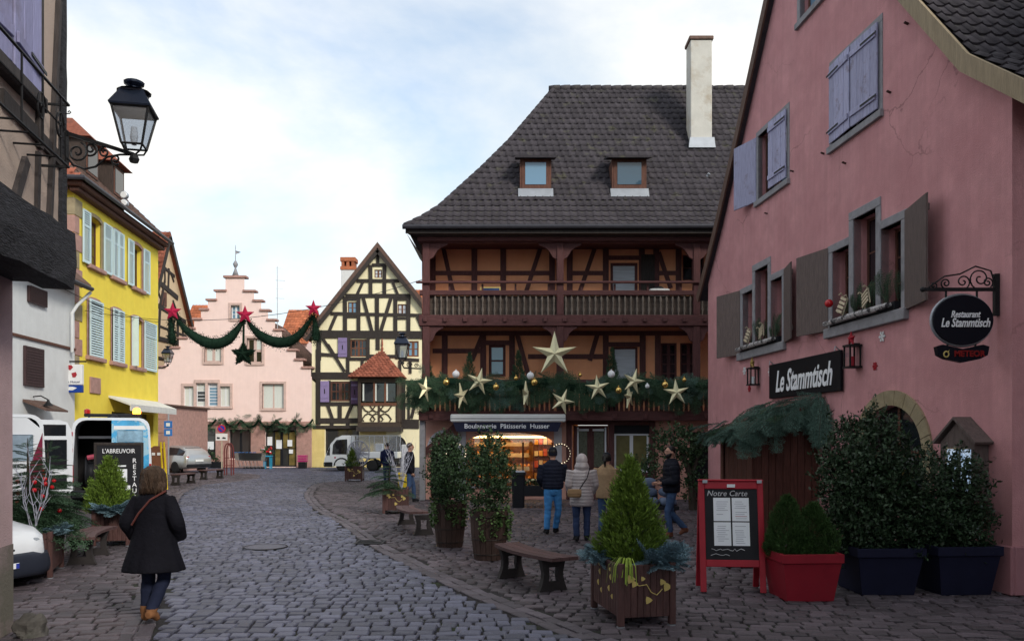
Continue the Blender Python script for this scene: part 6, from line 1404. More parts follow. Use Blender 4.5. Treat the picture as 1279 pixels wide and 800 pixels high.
# ================================================================== planters, pots and plants
def ornament(parent, y, cx, cz, s=1., flip=1):
    """gilded vine inlay on a planter face at local y"""
    P_ = [(cx+flip*x*s, y, cz+z*s) for x, z in ((-.18, .06), (-.10, .02), (-.02, .03), (.03, -.05), (.09, -.08), (.15, -.02))]
    MB().tube(P_, .006*s, 4).build('vine_inlay', M_gold_in, parent)
    for x, z, r in ((-.19, .09, .04), (-.15, .04, .032), (.20, .0, .042), (.15, .05, .03), (.0, -.13, .035), (-.06, .09, .022)):
        n = 9; MB().prism([(cx+flip*x*s+r*s*(1+.28*math.cos(3*a))*math.cos(a), cz+z*s+r*s*(1+.28*math.cos(3*a))*math.sin(a)) for a in np.linspace(0, 2*math.pi, n, endpoint=False)], y-.004, y+.003).build('leaf_inlay', M_gold_in, parent)
def planter_box(loc, rz, w, l, h, label, nb=6, orn=True, group=None, legs=.10):
    """boarded box planter on four corner legs; origin at one corner, x width, y length"""
    t = thing('planter_box', label, 'planter', loc, rz, group); z0 = legs; c = .05
    for x in (0, w-c*1.4):
        for y in (0, l-c*1.4):
            MB().cbox(x, x+c*1.4, y, y+c*1.4, .012, h, .006).build('corner_post', M_boxwood, t)
            MB().lathe([(.045, .0), (.045, .012)], (x+c*.7, y+c*.7, 0), 10).build('foot', M_zinc, t)
    for k in range(nb):
        a, b = c*1.4+(w-2.8*c)*k/nb, c*1.4+(w-2.8*c)*(k+1)/nb
        for y in (.014, l-.046): MB().cbox(a+.0015, b-.0015, y, y+.032, z0, h-.02, .004).build('board', M_boxwood, t)
    m = max(nb, int(nb*l/w))
    for k in range(m):
        a, b = c*1.4+(l-2.8*c)*k/m, c*1.4+(l-2.8*c)*(k+1)/m
        for x in (.014, w-.046): MB().cbox(x, x+.032, a+.0015, b-.0015, z0, h-.02, .004).build('board', M_boxwood, t)
    MB().box(.05, w-.05, .05, l-.05, h-.09, h-.06).build('soil', M_soil, t)
    MB().box(.05, w-.05, .05, l-.05, z0, z0+.03).build('bottom', M_boxwood, t)
    if orn:
        ornament(t, .006, w*.52, z0+(h-z0)*.55, w/.62)
        e = bpy.data.objects.new('side_ornament', None)
        for sx in (.3, .68):
            n = 9
            for x, z, r in ((0, .1, .03), (.06, -.03, .03), (-.05, -.1, .025), (.02, .18, .02)):
                MB().prism([(l*sx+x+r*(1+.28*math.cos(3*a))*math.cos(a), z0+(h-z0)*.5+z+r*(1+.28*math.cos(3*a))*math.sin(a)) for a in np.linspace(0, 2*math.pi, n, endpoint=False)], .008, .015, ax='x').build('leaf_inlay', M_gold_in, t)
        bpy.data.objects.remove(e)
    return t
# --- foreground planter with golden thuja and blue juniper
p0 = gp(773, 784); ang = rad(11)
planter_box((p0.x, p0.y, 0), ang, .64, 1.02, .67, 'brown boarded planter with gilded vine inlay, nearest the camera', 7)
def loc_in(p, a, x, y, z=0): return (p.x+x*math.cos(a)-y*math.sin(a), p.y+x*math.sin(a)+y*math.cos(a), z)
q = loc_in(p0, ang, .32, .55, .60); t = thing('golden_thuja', 'bright yellow-green conical thuja in the nearest planter', 'shrub', q)
MB().tube([(0, 0, 0), (0, 0, .9)], [.03, .012], 6).build('trunk', M_bark, t); cone_shrub(t, (0, 0, .02), 1.22, .36, M_thuja, 900, .20, .78)
q = loc_in(p0, ang, .1, .7, .62); t = thing('blue_juniper', 'blue-grey juniper spilling over the far left edge of the nearest planter', 'shrub', q); low_juniper(t, (0, 0, 0), .26, .2, M_juni, 55, .21, dirs=np.array([2.4, 3.2, 4.0, 1.6, 4.6])); 
q = loc_in(p0, ang, .5, .25, .64); t = thing('blue_juniper', 'larger blue-grey juniper over the right edge of the nearest planter', 'shrub', q); low_juniper(t, (0, 0, 0), .24, .3, M_juni, 95, .27, dirs=np.array([-1.2, -.5, 0, .5, 1.0, -2.0, 1.6]), up=.6)
q = loc_in(p0, ang, .13, .10, .63); t = thing('grass_tuft', 'lime-green grass tuft hanging over the near corner of the nearest planter', 'plant', q); mb = MB()
for k in range(28):
    a = R.uniform(2.6, 5.2); l = R.uniform(.12, .28); d = Vector((math.cos(a), math.sin(a), 0)); s = Vector((-d.y, d.x, 0))*.004; P_ = [Vector((0, 0, 0)), d*l*.45+Vector((0, 0, .10)), d*l*.75+Vector((0, 0, .02)), d*l*.85+Vector((0, 0, -l*.6))]
    mb.add([v for p in P_ for v in (p-s, p+s)], [(2*i, 2*i+1, 2*i+3, 2*i+2) for i in range(3)])
stuff(mb.build('blades', M_grass, t))
# --- planters on the left
a1 = rad(21); pa = gp(66, 722); base = loc_in(Vector((pa.x, pa.y, 0)), a1, -.64, 0)
planter_box(base, a1, .64, 1.02, .66, 'dark planter with firs behind the white van nose on the left', 7, False)
bv = Vector(base)
t = thing('fir_shrub', 'dark fir leaning over the planter by the left house corner', 'fir tree', loc_in(bv, a1, .22, .62, .58)); fir_tree(t, (0, 0, 0), 1.40, .72, M_fir, 12, 12)
t = thing('fir_shrub', 'lower spreading fir next to the left bench', 'fir tree', loc_in(bv, a1, .45, .75, .58)); fir_tree(t, (0, 0, 0), 1.0, .50, M_fir, 9, 11)
t = thing('blue_juniper', 'blue-grey juniper edge on the left planter beside the bench', 'shrub', loc_in(bv, a1, .5, .35, .62)); low_juniper(t, (0, 0, 0), .25, .3, M_juni, 45, .2, dirs=np.array([-.9, -.2, .5]))
t = thing('frosted_twigs', 'tall white frosted twigs standing in the left planter', 'twigs', loc_in(bv, a1, .40, .15, .60)); twigs(t, (0, 0, 0), 1.1, 6, seed=4, spread=.25)
for k in range(9):
    x, y = R.uniform(.0, .7), R.uniform(.15, .7); q = loc_in(bv, a1, x, y, R.uniform(.9, 1.4))
    tag(MB().ell((0, 0, 0), .032, 10, 8).build('red_berry_ball', MATS['red_bauble_gloss'], None, True, loc=q), 'small red ball in the fir planter by the left house corner', 'bauble', 'red balls in the corner firs')
a2 = rad(14); pb = Vector((-7.62, 14.5, 0)); planter_box(tuple(pb), a2, .64, 1.0, .66, 'dark planter with a golden thuja beside the left bench', 7, False)
t = thing('golden_thuja', 'yellow-green conical thuja in front of the restaurant blackboard', 'shrub', loc_in(pb, a2, .2, .4, .58)); cone_shrub(t, (0, 0, 0), 1.12, .40, M_thuja, 650, .22, .7)
t = thing('fir_shrub', 'fir with red balls between the vans and the left bench', 'fir tree', (-7.95, 13.7, 0)); fir_tree(t, (0, 0, .45), 1.45, .7, M_fir, 13, 11); MB().lathe([(.22, 0), (.28, .46), (.25, .46)], n=16).build('pot', M_plastic, t)
for k in range(8):
    tag(MB().ell((0, 0, 0), .035, 10, 8).build('red_berry_ball', MATS['red_bauble_gloss'], None, True, loc=(-7.95+R.uniform(-.32, .32), 13.32+R.uniform(-.12, .1), R.uniform(.85, 1.3))), 'small red ball on the potted fir between bench and vans', 'bauble', 'red balls on the potted fir')
t = thing('blue_juniper', 'blue-grey juniper at the foot of the left golden thuja', 'shrub', loc_in(pb, a2, .35, .1, .63)); low_juniper(t, (0, 0, 0), .35, .3, M_juni, 60, .28, dirs=np.array([-2, -1.2, -.4, 3.6, .4]))
# --- mid planter with fir and white twigs, far planter
pc = gp(478, 642); planter_box((pc.x, pc.y, 0), rad(6), .66, .9, .66, 'brown planter with a fir and white twigs by the middle bench', 6)
t = thing('fir_shrub', 'dark fir spreading from the planter by the middle bench', 'fir tree', (pc.x+.12, pc.y+.35, .58)); fir_tree(t, (0, 0, 0), .85, .7, M_fir, 7, 9)
t = thing('frosted_twigs', 'white frosted twigs in the planter by the middle bench', 'twigs', (pc.x+.45, pc.y+.3, .6)); twigs(t, (0, 0, 0), 1.3, 12, seed=8, spread=.28)
pd = gp(431, 601); planter_box((pd.x, pd.y, 0), rad(4), .78, .78, .70, 'square planter standing alone in front of the small white truck', 6)
t = thing('golden_thuja', 'small light green thuja in the lone square planter', 'shrub', (pd.x+.25, pd.y+.3, .62)); cone_shrub(t, (0, 0, 0), .95, .28, M_thuja, 160, .24, .8)
t = thing('frosted_disc', 'round frosted wicker disc standing in the lone square planter', 'decoration', (pd.x+.52, pd.y+.42, .62)); mb = MB()
for k in range(40): a = R.uniform(0, 6.28); b = a+R.uniform(1.8, 4.2); mb.tube([(.5*math.cos(a), R.uniform(-.04, .04), .62+.58*math.sin(a)), (R.uniform(-.1, .1), R.uniform(-.06, .06), .62+R.uniform(-.1, .1)), (.5*math.cos(b), R.uniform(-.04, .04), .62+.58*math.sin(b))], .014, 4)
mb.tube([(.5*math.cos(a), 0, .62+.58*math.sin(a)) for a in np.linspace(0, 6.283, 30, endpoint=False)], .022, 5, closed=True); mb.build('wicker', M_twig, t)
t = thing('green_skirt', 'dark green foliage edging the lone square planter', 'plant', (pd.x+.4, pd.y+.2, .62)); leaf_ball(t, (0, 0, .08), (.42, .25, .18), M_leaf2, 260, .10, .03)
# --- barrel planters with clipped bushes and trailing ivy
M_stave = wood('barrel_stave', (.050, .029, .024), .3, island=.2); M_hoop = mat('dark_hoop', (.028, .022, .02), .5, .2, metal=.4)
def barrel(px, py, rt, rb, h, label): 
    p = gp(px, py); p.y += rb; t = thing('barrel_planter', label, 'planter', tuple(p)); n = 18
    for k in range(n):
        a0, a1_ = 2*math.pi*(k+.04)/n, 2*math.pi*(k+.96)/n; V = []
        for r0, z in ((rb, .0), (rb+(rt-rb)*.5+.012, h*.5), (rt, h)):
            for r_, a in ((r0, a0), (r0, a1_), (r0-.028, a1_), (r0-.028, a0)): V.append((r_*math.cos(a), r_*math.sin(a), z))
        F = [(i*4+j, i*4+(j+1) % 4, i*4+4+(j+1) % 4, i*4+4+j) for i in range(2) for j in range(4)]+[(3, 2, 1, 0), (8, 9, 10, 11)]
        MB().add(V, F).build('stave', M_stave, t)
    for z in (.12, .42, .88): rr = rb+(rt-rb)*z+.008; MB().tube([((rr)*math.cos(a), (rr)*math.sin(a), h*z) for a in np.linspace(0, 6.283, 28, endpoint=False)], .010, 5, closed=True).build('hoop', M_hoop, t)
    MB().lathe([(.01, h-.06), (rt-.03, h-.06), (rt-.03, h-.05), (.01, h-.05)], n=18).build('soil', M_soil, t)
    return p
def ivy(p, r, h, label, angs, n=330):
    t = thing('trailing_ivy', label, 'ivy', (p.x, p.y, h)); P_ = []; D = []
    for a in angs:
        l = R.uniform(.22, .52)
        for k in range(n//len(angs)):
            s = R.random()**.8; aa = a+R.gauss(0, .16)*(1-s*.5); rr = r*(.75+.3*min(1, s*4))-s*.06+R.uniform(0, .05); P_.append((rr*math.cos(aa), rr*math.sin(aa), .08*(1-s)-l*s)); D.append((math.cos(aa), math.sin(aa), R.uniform(-1, .3)))
    V, F = quad_leaves(np.array(P_), np.array(D), .055, .024); np_mesh('leaves', V, F, M_ivy, t)
b1 = barrel(561, 684, .31, .235, .80, 'tapered wooden barrel planter under the farther clipped bush')
b2 = barrel(611, 700, .32, .25, .80, 'tapered wooden barrel planter under the nearer clipped bush')
t = thing('clipped_bush', 'dark evergreen bush in the farther barrel left of the bakery window', 'bush', (b1.x-.02, b1.y, .74)); MB().tube([(0, 0, 0), (.02, 0, .5), (0, 0, .9)], [.04, .03, .015], 6).build('stem', M_bark, t); leaf_ball(t, (0, 0, .62), (.43, .43, .66), M_leaf2, 5600, .055, .017, .25, 9, seed=3, stray=.06)
t = thing('clipped_bush', 'dark evergreen bush in the nearer barrel in front of the bakery window', 'bush', (b2.x-.01, b2.y, .74)); MB().tube([(0, 0, 0), (-.02, 0, .5), (0, 0, .9)], [.04, .03, .015], 6).build('stem', M_bark, t); leaf_ball(t, (0, 0, .62), (.43, .43, .66), M_leaf2, 5600, .055, .017, .25, 9, seed=6, stray=.06)
ivy(b1, .31, .80, 'ivy trailing down the farther barrel', [-2.4, -1.6, -1.2, -.6, 3.3]); ivy(b2, .32, .80, 'ivy trailing down the front of the nearer barrel', [-1.9, -1.3, -1.0, -.5, .1])
# --- tapered pots by the restaurant
def square_pot(c, w, h, m, label, rz=0., d=None):
    d = d or w; t = thing('square_pot', label, 'pot', c, rz); f = .76; mb = MB(); r = .04
    def ring(w_, d_, z): return [(x*w_/2, y*d_/2, z) for x, y in ((-1, -1), (1, -1), (1, 1), (-1, 1))]
    V = ring(w*f, d*f, 0)+ring(w*.94, d*.94, h*.80)+ring(w*.95, d*.95, h*.80)+ring(w, d, h*.82)+ring(w, d, h)+ring(w*.9, d*.9, h)+ring(w*.88, d*.88, h*.8)
    mb.add(V, [(i*4+k, i*4+(k+1) % 4, i*4+4+(k+1) % 4, i*4+4+k) for i in range(6) for k in range(4)]+[(3, 2, 1, 0)])
    o = mb.build('pot_body', m, t); bv_ = o.modifiers.new('bevel', 'BEVEL'); bv_.width = .018; bv_.segments = 3; bv_.limit_method = 'ANGLE'; smooth_angle(o, 50)
    MB().box(-w*.44, w*.44, -d*.44, d*.44, h*.82, h*.86).build('soil', M_soil, t); return t
M_redpot = mat('red_plastic_pot', (.24, .014, .026), .45, .1, 5, dirt=(.16, .02, .025), dscale=2.5); M_navypot = mat('navy_plastic_pot', (.012, .013, .032), .55, .12, 5, spec=.12)
pr = gp(1014, 752); pr = Vector((pr.x, pr.y+.36, 0)); square_pot(tuple(pr), .76, .58, M_redpot, 'square red plastic pot beside the red menu board', rad(3))
t = thing('dwarf_spruce', 'left of two dense green dwarf spruces in the red pot, the taller one', 'shrub', (pr.x-.17, pr.y, .47)); cone_shrub(t, (0, 0, 0), .84, .31, M_spruce, 1500, .10, .55, fat=.35)
t = thing('dwarf_spruce', 'right dwarf spruce in the red pot, the shorter one', 'shrub', (pr.x+.17, pr.y+.02, .47)); cone_shrub(t, (0, 0, 0), .74, .33, M_spruce, 1500, .10, .55, fat=.35)
n1_ = Vector((4.74, 10.45, 0)); n2_ = Vector((5.72, 10.45, 0))
square_pot(tuple(n1_), .88, .60, M_navypot, 'navy square pot next to the red pot', rad(2)); square_pot(tuple(n2_), .86, .62, M_navypot, 'navy square pot against the corner of the pink house', rad(4))
t = thing('laurel_bush', 'large dark laurel in front of the arched window', 'bush', (n1_.x, n1_.y, .5))
for k in range(5): MB().tube([(0, 0, 0), (R.uniform(-.1, .1), R.uniform(-.1, .1), .5), (R.uniform(-.35, .35), R.uniform(-.2, .2), 1.2)], [.03, .022, .008], 5).build('stem', M_bark, t)
leaf_ball(t, (-.12, 0, .84), (.56, .42, .93), M_leaf, 17000, .068, .0155, .10, 10, seed=11, box=2.5, stray=.10); leaf_ball(t, (0, 0, .42), (.55, .38, .44), M_leaf, 8000, .066, .0145, .05, 8, seed=12, box=4.0, name='lower_foliage')
t = thing('laurel_bush', 'dark laurel below the menu case by the house corner', 'bush', (n2_.x, n2_.y, .5))
for k in range(4): MB().tube([(0, 0, 0), (R.uniform(-.1, .1), R.uniform(-.1, .1), .5), (R.uniform(-.25, .25), R.uniform(-.2, .2), 1.1)], [.03, .022, .008], 5).build('stem', M_bark, t)
leaf_ball(t, (-.08, 0, .60), (.50, .45, .64), M_leaf, 10500, .064, .0145, .10, 9, seed=14, box=3.6, stray=.10); leaf_ball(t, (-.05, 0, .34), (.46, .40, .34), M_leaf, 5000, .064, .0145, .05, 8, seed=15, box=4.0, name='lower_foliage')
# --- climbing bush at the passage and shop-front troughs
p = Vector((4.75, 21.9, 0)); t = thing('climbing_shrub', 'tall dark shrub at the passage between bakery and pink house', 'shrub', tuple(p))
MB().tube([(.2, 0, 0), (.15, 0, .9), (-.1, 0, 1.6), (-.4, 0, 2.1)], [.12, .09, .06, .03], 8).build('trunk', M_bark, t); MB().tube([(.15, 0, .9), (.4, 0, 1.6), (.5, 0, 2.2)], [.07, .05, .02], 6).build('limb', M_bark, t)
leaf_ball(t, (-.25, 0, 1.72), (.85, .5, .62), M_leaf2, 2600, .09, .028, .3, 9, seed=21, stray=.15); leaf_ball(t, (.25, -.1, .75), (.36, .3, .75), M_leaf2, 800, .09, .028, .3, 6, seed=22); 
t = thing('low_shrub', 'low dark shrub behind the blue seat below the white-framed window', 'shrub', (3.55, 21.6, 0)); leaf_ball(t, (0, 0, .95), (.5, .35, .55), M_leaf2, 1200, .08, .025, .3, 7, seed=23); MB().cbox(-.35, .35, -.2, .2, 0, .5, .02).build('pot', M_plastic, t)
for i, (px, w) in enumerate(((672, 1.25), (648, .42))):
    p = gp(px, 633); t = thing('trough' if i == 0 else 'litter_bin', 'dark flower trough on legs below the lit bakery window' if i == 0 else 'slim dark bin beside the trough at the bakery window', 'trough' if i == 0 else 'bin', tuple(p))
    if i == 0:
        MB().cbox(-w/2, w/2, -.15, .2, .32, .62, .01).build('box', M_plastic, t)
        for x in (-w/2+.05, w/2-.1):
            for y in (-.12, .12): MB().box(x, x+.05, y, y+.05, 0, .32).build('leg', M_plastic, t)
        V, F = quad_leaves(np.stack([NR.uniform(-w/2, w/2, 160), NR.uniform(-.12, .16, 160), NR.uniform(.6, .74, 160)], 1), NR.normal(size=(160, 3))+np.array([0, 0, 1.]), .10, .03); np_mesh('foliage', V, F, M_leaf2, t)
        for k in range(9): MB().ell((-w/2+.1+k*.13, R.uniform(-.1, .05), .76+R.uniform(-.03, .05)), (.05, .05, .035), 8, 6).build('bloom', mat('cream_bloom', (.7, .65, .4), .7), t)
    else: MB().loft([(0, 0, 0, .17, .15), (0, 0, .9, .20, .18), (0, 0, .92, .22, .2), (0, 0, 1.0, .21, .19)], 16, pw=5).build('body', M_plastic, t); MB().loft([(0, 0, 1.001, .2, .18), (0, 0, 1.04, .17, .15)], 16, pw=5).build('lid', mat('pale_lid', (.3, .33, .4), .5), t)
# --- light rings on the bakery wall
for px, py, lb in ((700.5, 566, 'light ring on the bakery wall behind the man in the cap'), (570, 566, 'light ring on the bakery wall left of the lit window')):
    p = at(px, py, BY+GY-.06); t = thing('light_ring', lb, 'light ring', tuple(p)); r = .31
    MB().tube([(r*math.cos(a), 0, r*math.sin(a)) for a in np.linspace(0, 6.283, 30, endpoint=False)], .022, 6, closed=True).build('ring', M_frame_br, t)
    for k in range(22): a = 6.283*k/22; MB().ell((r*math.cos(a), -.028, r*math.sin(a)), .018, 6, 4).build('bulb', emat('ring_bulb', (1, .85, .6), 1.2), t)
# ================================================================== benches
def bench(p, q, label, L_=1.62, bow=.10, group='curved wooden benches'):
    """p, q ground points of the two trestles (near, far)"""
    c = (p+q)/2; d = (q-p).normalized(); t = thing('bench', label, 'bench', (c.x, c.y, 0), math.atan2(d.y, d.x), group); hw = (q-p).length/2
    M_ = 14
    for k in range(3):
        V = []; y0, y1 = -.20+k*.137, -.20+k*.137+.127
        for i in range(M_+1):
            x = -L_/2+L_*i/M_; b = bow*(1-(2*x/L_)**2)-bow*.4; sc = 1+.05*(0)
            V += [(x, y0+b, .415), (x, y1+b, .415), (x, y1+b, .46), (x, y0+b, .46)]
        MB().add(V, [(i*4+j, i*4+4+j, i*4+4+(j+1) % 4, i*4+(j+1) % 4) for i in range(M_) for j in range(4)]+[(0, 1, 2, 3)[::-1][::-1], (M_*4+3, M_*4+2, M_*4+1, M_*4)]).build('seat_board', M_bench, t)
    for s in (-1, 1):
        x = s*hw; b = bow*(1-(2*x/L_)**2)-bow*.4; l = MB(); prof = [(.21, 0), (.185, .06), (.15, .17), (.145, .25), (.17, .36), (.19, .414)]
        o = [(b+y, z) for y, z in prof]+[(b-y, z) for y, z in prof[::-1]]
        inn = [(b-.075, .12), (b+.075, .12), (b+.06, .20), (b+.07, .31), (b-.07, .31), (b-.06, .20)]
        m_ = MB(); m_.holes(o, [inn], 0, .08)
        nO = len(o); m_.add([(y, .08, z) for y, z in o]+[(y, .08, z) for y, z in inn], [])
        # sides and back of the trestle
        m_.add([(y, 0, z) for y, z in o]+[(y, .08, z) for y, z in o], [(i, (i+1) % nO, (i+1) % nO+nO, i+nO)[::-1] for i in range(nO)])
        m_.holes(o, [inn], .08, 0)
        m_.v = [(x-.04+yy, aa, zz) for aa, yy, zz in m_.v]
        m_.build('trestle', M_benchleg, t)
bench(gp(691, 737), gp(640, 720), 'curved wooden bench left of the nearest planter')
bench(gp(524, 668), gp(503, 655), 'curved wooden bench between the middle planter and the barrels')
bench(Vector((-6.72, 12.55, 0)), Vector((-6.98, 13.5, 0)), 'curved wooden bench between the planters on the left')
bench(gp(240, 603), gp(221, 605.5), 'far wooden bench behind the woman, left one of the pair', .0+1.5, group='curved wooden benches'); bench(gp(275, 597), gp(255, 598.5), 'far wooden bench behind the woman, right one of the pair', 1.5)
# blue padded seat
t = thing('padded_seat', 'blue padded outdoor seat behind the bearded man', 'seat', (3.25, 18.9, 0), rad(-6))
M_pad = mat('slate_blue_cushion', (.10, .13, .20), .7, .15, 8)
for k in range(3): MB().loft([(-.42+k*.42, 0, .40, .16, .26), (-.42+k*.42, 0, .44, .20, .29), (-.42+k*.42, 0, .52, .20, .29), (-.42+k*.42, 0, .56, .15, .24)], 14, pw=5).build('seat_cushion', M_pad, t, True)
for r_ in range(2):
    for k in range(3): MB().ell((-.42+k*.42, .30, .68+r_*.22), (.205, .08, .12), 12, 8).build('back_cushion', M_pad, t, True)
MB().cbox(-.66, .66, -.27, .34, .30, .39, .01).build('frame', M_plastic, t)
for x in (-.58, .52):
    for y in (-.22, .24): MB().box(x, x+.06, y, y+.06, 0, .30).build('leg', M_plastic, t)
# ================================================================== boards
t = thing('menu_board', 'red-framed A-board with four white menu sheets outside the restaurant', 'menu board', (2.84, 10.42, 0), rad(-5))
w, h = .82, 1.42
for side, nm in ((-1, 'front'), (1, 'back')):
    e = bpy.data.objects.new(nm+'_leaf', None)
    m_ = MB(); 
    tilt = rad(9)*side
    def put(mb, name, m, par=t):
        o = mb.build(name, m, par); o.rotation_euler = (-tilt*-1 if side < 0 else -tilt, 0, 0) if False else (0, 0, 0)
        M_ = Matrix.Translation((0, 0, h)) @ Matrix.Rotation(tilt, 4, 'X') @ Matrix.Translation((0, 0, -h)); o.matrix_local = M_; return o
    for x in (-w/2, w/2-.075): put(MB().cbox(x, x+.075, -.02, .02, 0.0, h-.002, .006), 'leg', M_red)
    put(MB().cbox(-w/2+.076, w/2-.076, -.018, .018, h-.10, h-.002, .006), 'rail', M_red); put(MB().cbox(-w/2+.076, w/2-.076, -.018, .018, .32, .41, .006), 'rail', M_red)
    bd = put(MB().box(-w/2+.076, w/2-.076, -.008, .008, .411, h-.101), 'chalkboard', M_slate)
    if side < 0:
        for i in range(2):
            for j in range(2):
                x0, z0 = -.225+j*.235, .59+(1-i)*.315
                sh = put(MB().box(x0, x0+.215, -.013, -.009, z0, z0+.30), 'menu_sheet', M_paper)
                for k in range(9):
                    if R.random() < .85: put(MB().box(x0+.03+R.uniform(0, .02), x0+.10+R.uniform(.02, .09), -.0142, -.0132, z0+.03+k*.027, z0+.036+k*.027), 'printed_line', mat('print_grey', (.35, .35, .42), .8) if (i, j, k) != (0, 1, 1) else M_redstar)
        tx = text_mesh('Notre Carte', .10, shear=.25, depth=.001); tx.materials.append(M_chalk); o = link('lettering', tx, t); o.matrix_local = Matrix.Translation((0, 0, h)) @ Matrix.Rotation(tilt, 4, 'X') @ Matrix.Translation((-.05, -.010, 1.26-h)) @ Matrix.Rotation(rad(90), 4, 'X')
        for r_, (z, n_) in enumerate(((.535, 15), (.475, 9))):
            P_ = [(-.27+k*.03+R.uniform(-.008, .008), -.011, z+R.uniform(-.018, .018)) for k in range(n_)]; put(MB().tube(P_, .004, 4), 'chalk_script', M_chalk)
MB().cbox(-w/2-.005, w/2+.005, -.035, .035, h, h+.025, .008).build('top_strip', M_red, t)
MB().box(-.05, .05, -.058, -.05, h-.075, h-.035).build('sticker', M_paper, t)
for x in (-.36, .33): MB().box(x, x+.06, -.05, -.036, h-.02, h+.02).build('clip', M_zinc, t)
# blue bag and crates behind
t = thing('crate_stack', 'dark crate with a blue cushion behind the red menu board', 'crate', (3.55, 12.4, 0)); mb = MB()
for k in range(3): MB().cbox(-.3, .3, -.2, .2, .03+k*.12, .11+k*.12, .01).build('slat_ring', M_plastic, t)
for x in (-.28, .24):
    for y in (-.18, .14): MB().box(x, x+.04, y, y+.04, 0, .39).build('corner', M_plastic, t)
MB().ell((0, 0, .45), (.30, .2, .08), 14, 8).build('cushion', M_pad, t, True)
# left restaurant blackboard
t = thing('restaurant_blackboard', 'tall blackboard with white capital letters in front of the open van', 'blackboard', (-8.15, 16.6, 0), rad(14)); w, h = .94, 1.88
for x in (-w/2, w/2-.05): MB().cbox(x, x+.05, -.025, .025, 0, h, .006).build('post', M_black_t, t)
MB().box(-w/2+.05, w/2-.05, -.012, .012, .35, h-.06).build('panel', M_slate, t); MB().cbox(-w/2+.05, w/2-.05, -.022, .022, h-.06, h, .006).build('rail', M_black_t, t)
for x in (-.3, .26): MB().bar((x, .02, .9), (x, .55, 0), .05, .03).build('strut', M_black_t, t)
text_on("L'ABREUVOIR", .13, .0, -.016, 1.70, M_letter, t, wmax=.62)
for k, ch in enumerate('RESTAURANT'): text_on(ch, .135, .30, -.016, 1.50-k*.125, M_letter, t)
for x0, x1, z0, z1 in ((-.02, .16, 1.07, 1.33), (.02, .22, .90, .99), (-.30, -.10, 1.05, 1.33), (-.02, .14, 1.38, 1.41)): MB().box(x0, x1, -.017, -.0125, z0, z1).build('notice', M_paper, t)
# brown figure board with yellow stand
t = thing('advert_board', 'brown advertising board on a yellow stand beside the vans', 'sign', tuple(gp(196, 611)))
MB().loft([(0, 0, .55, .02, .02), (0, 0, .8, .30, .03), (0, 0, 1.2, .34, .03), (0, 0, 1.55, .26, .03), (0, 0, 1.65, .10, .02)], 14).build('panel', mat('gingerbread_brown', (.17, .07, .04), .7), t)
for x in (.22, .34): MB().tube([(x-.06, 0, 1.8), (x+.06, 0, 0)], .04, 6).build('stand', mat('yellow_stand', (.62, .45, .02), .5), t)
MB().box(-.16, -.04, -.04, -.031, 1.3, 1.4).build('mark', M_white, t); MB().box(.04, .16, -.04, -.031, 1.3, 1.4).build('mark', M_white, t)
# ================================================================== street things at the far end
def post_sign(px, pyb, h, label): p = gp(px, pyb); return thing('road_sign', label, 'sign', tuple(p))
t = post_sign(277.5, 586, 2.6, 'round blue and red no-parking sign on a pole in front of the shop'); Yp = t.location.y; s = Yp/1000
zc = CAMH+(HY-535)*s; MB().tube([(0, 0, 0), (0, 0, zc+.3)], .035, 8).build('pole', mat('beige_pole', (.45, .4, .3), .6), t)
MB().lathe([(.25, -.01), (.25, .012)], (0, -.05, zc), 24, ax='y').build('red_disc', mat('sign_red', (.5, .02, .03), .4), t); MB().lathe([(.19, -.004), (.19, .0)], (0, -.066, zc), 24, ax='y').build('blue_disc', mat('sign_blue', (.03, .05, .35), .4), t)
MB().bar((-.13, -.075, zc+.13), (.13, -.075, zc-.13), .06, .004, side=(0, 1, 0)).build('red_bar', MATS['sign_red'], t)
MB().cbox(-.36, .36, -.05, -.03, zc-.72, zc-.30, .005).build('plate', M_white, t); MB().prism([(-.28, zc-.62), (-.1, zc-.62), (-.1, zc-.52), (-.28, zc-.5)], -.055, -.051).build('pictogram', M_plastic, t); MB().prism([(.02, zc-.6), (.26, zc-.62), (.26, zc-.54), (.1, zc-.5)], -.055, -.051).build('pictogram', M_plastic, t)
t = post_sign(211, 592, 3, 'blue parking sign pair on a pole by the sandstone annex'); s = t.location.y/1000
zc = CAMH+(HY-532)*s; MB().tube([(0, 0, 0), (0, 0, zc+.9)], .04, 8).build('pole', M_zinc, t)
for k in (0, 1): MB().cbox(-.22, .22, -.06, -.04, zc-.1-k*.42, zc+.28-k*.42, .01).build('plate', mat('sign_cyan', (.03, .16, .5), .4), t); MB().box(-.1, .1, -.066, -.061, zc+.0-k*.42, zc+.18-k*.42).build('symbol', M_white, t)
for px, py, lb in ((228, 589, 'black bollard behind the silver car, nearer the bench pair'), (258.5, 585, 'black white-topped bollard at the far bench')):
    p = gp(px, py); t = thing('bollard', lb, 'bollard', tuple(p), group='black bollards'); MB().lathe([(.075, 0), (.06, .05), (.055, .95), (.075, .97), (.075, 1.0), (.05, 1.02)], n=12).build('shaft', M_iron, t, True); MB().ell((0, 0, 1.07), .075, 12, 8).build('head', M_iron if px < 240 else M_white, t, True)
p = gp(285, 593); t = thing('hoop_stand', 'brown hoop-shaped iron stand on the far square', 'stand', tuple(p))
for y in (0, .35): MB().tube([(-.18, y, 0), (-.18, y, 1.2)]+[(-.18*math.cos(a), y, 1.2+.45*math.sin(a)) for a in np.linspace(0, math.pi, 10)]+[(.18, y, 1.2), (.18, y, 0)], .035, 6).build('hoop', mat('oxide_red_iron', (.13, .03, .03), .6), t)
for z in (.5, .9): MB().tube([(-.18, 0, z), (.18, .35, z)], .02, 5).build('cross_bar', MATS['oxide_red_iron'], t)
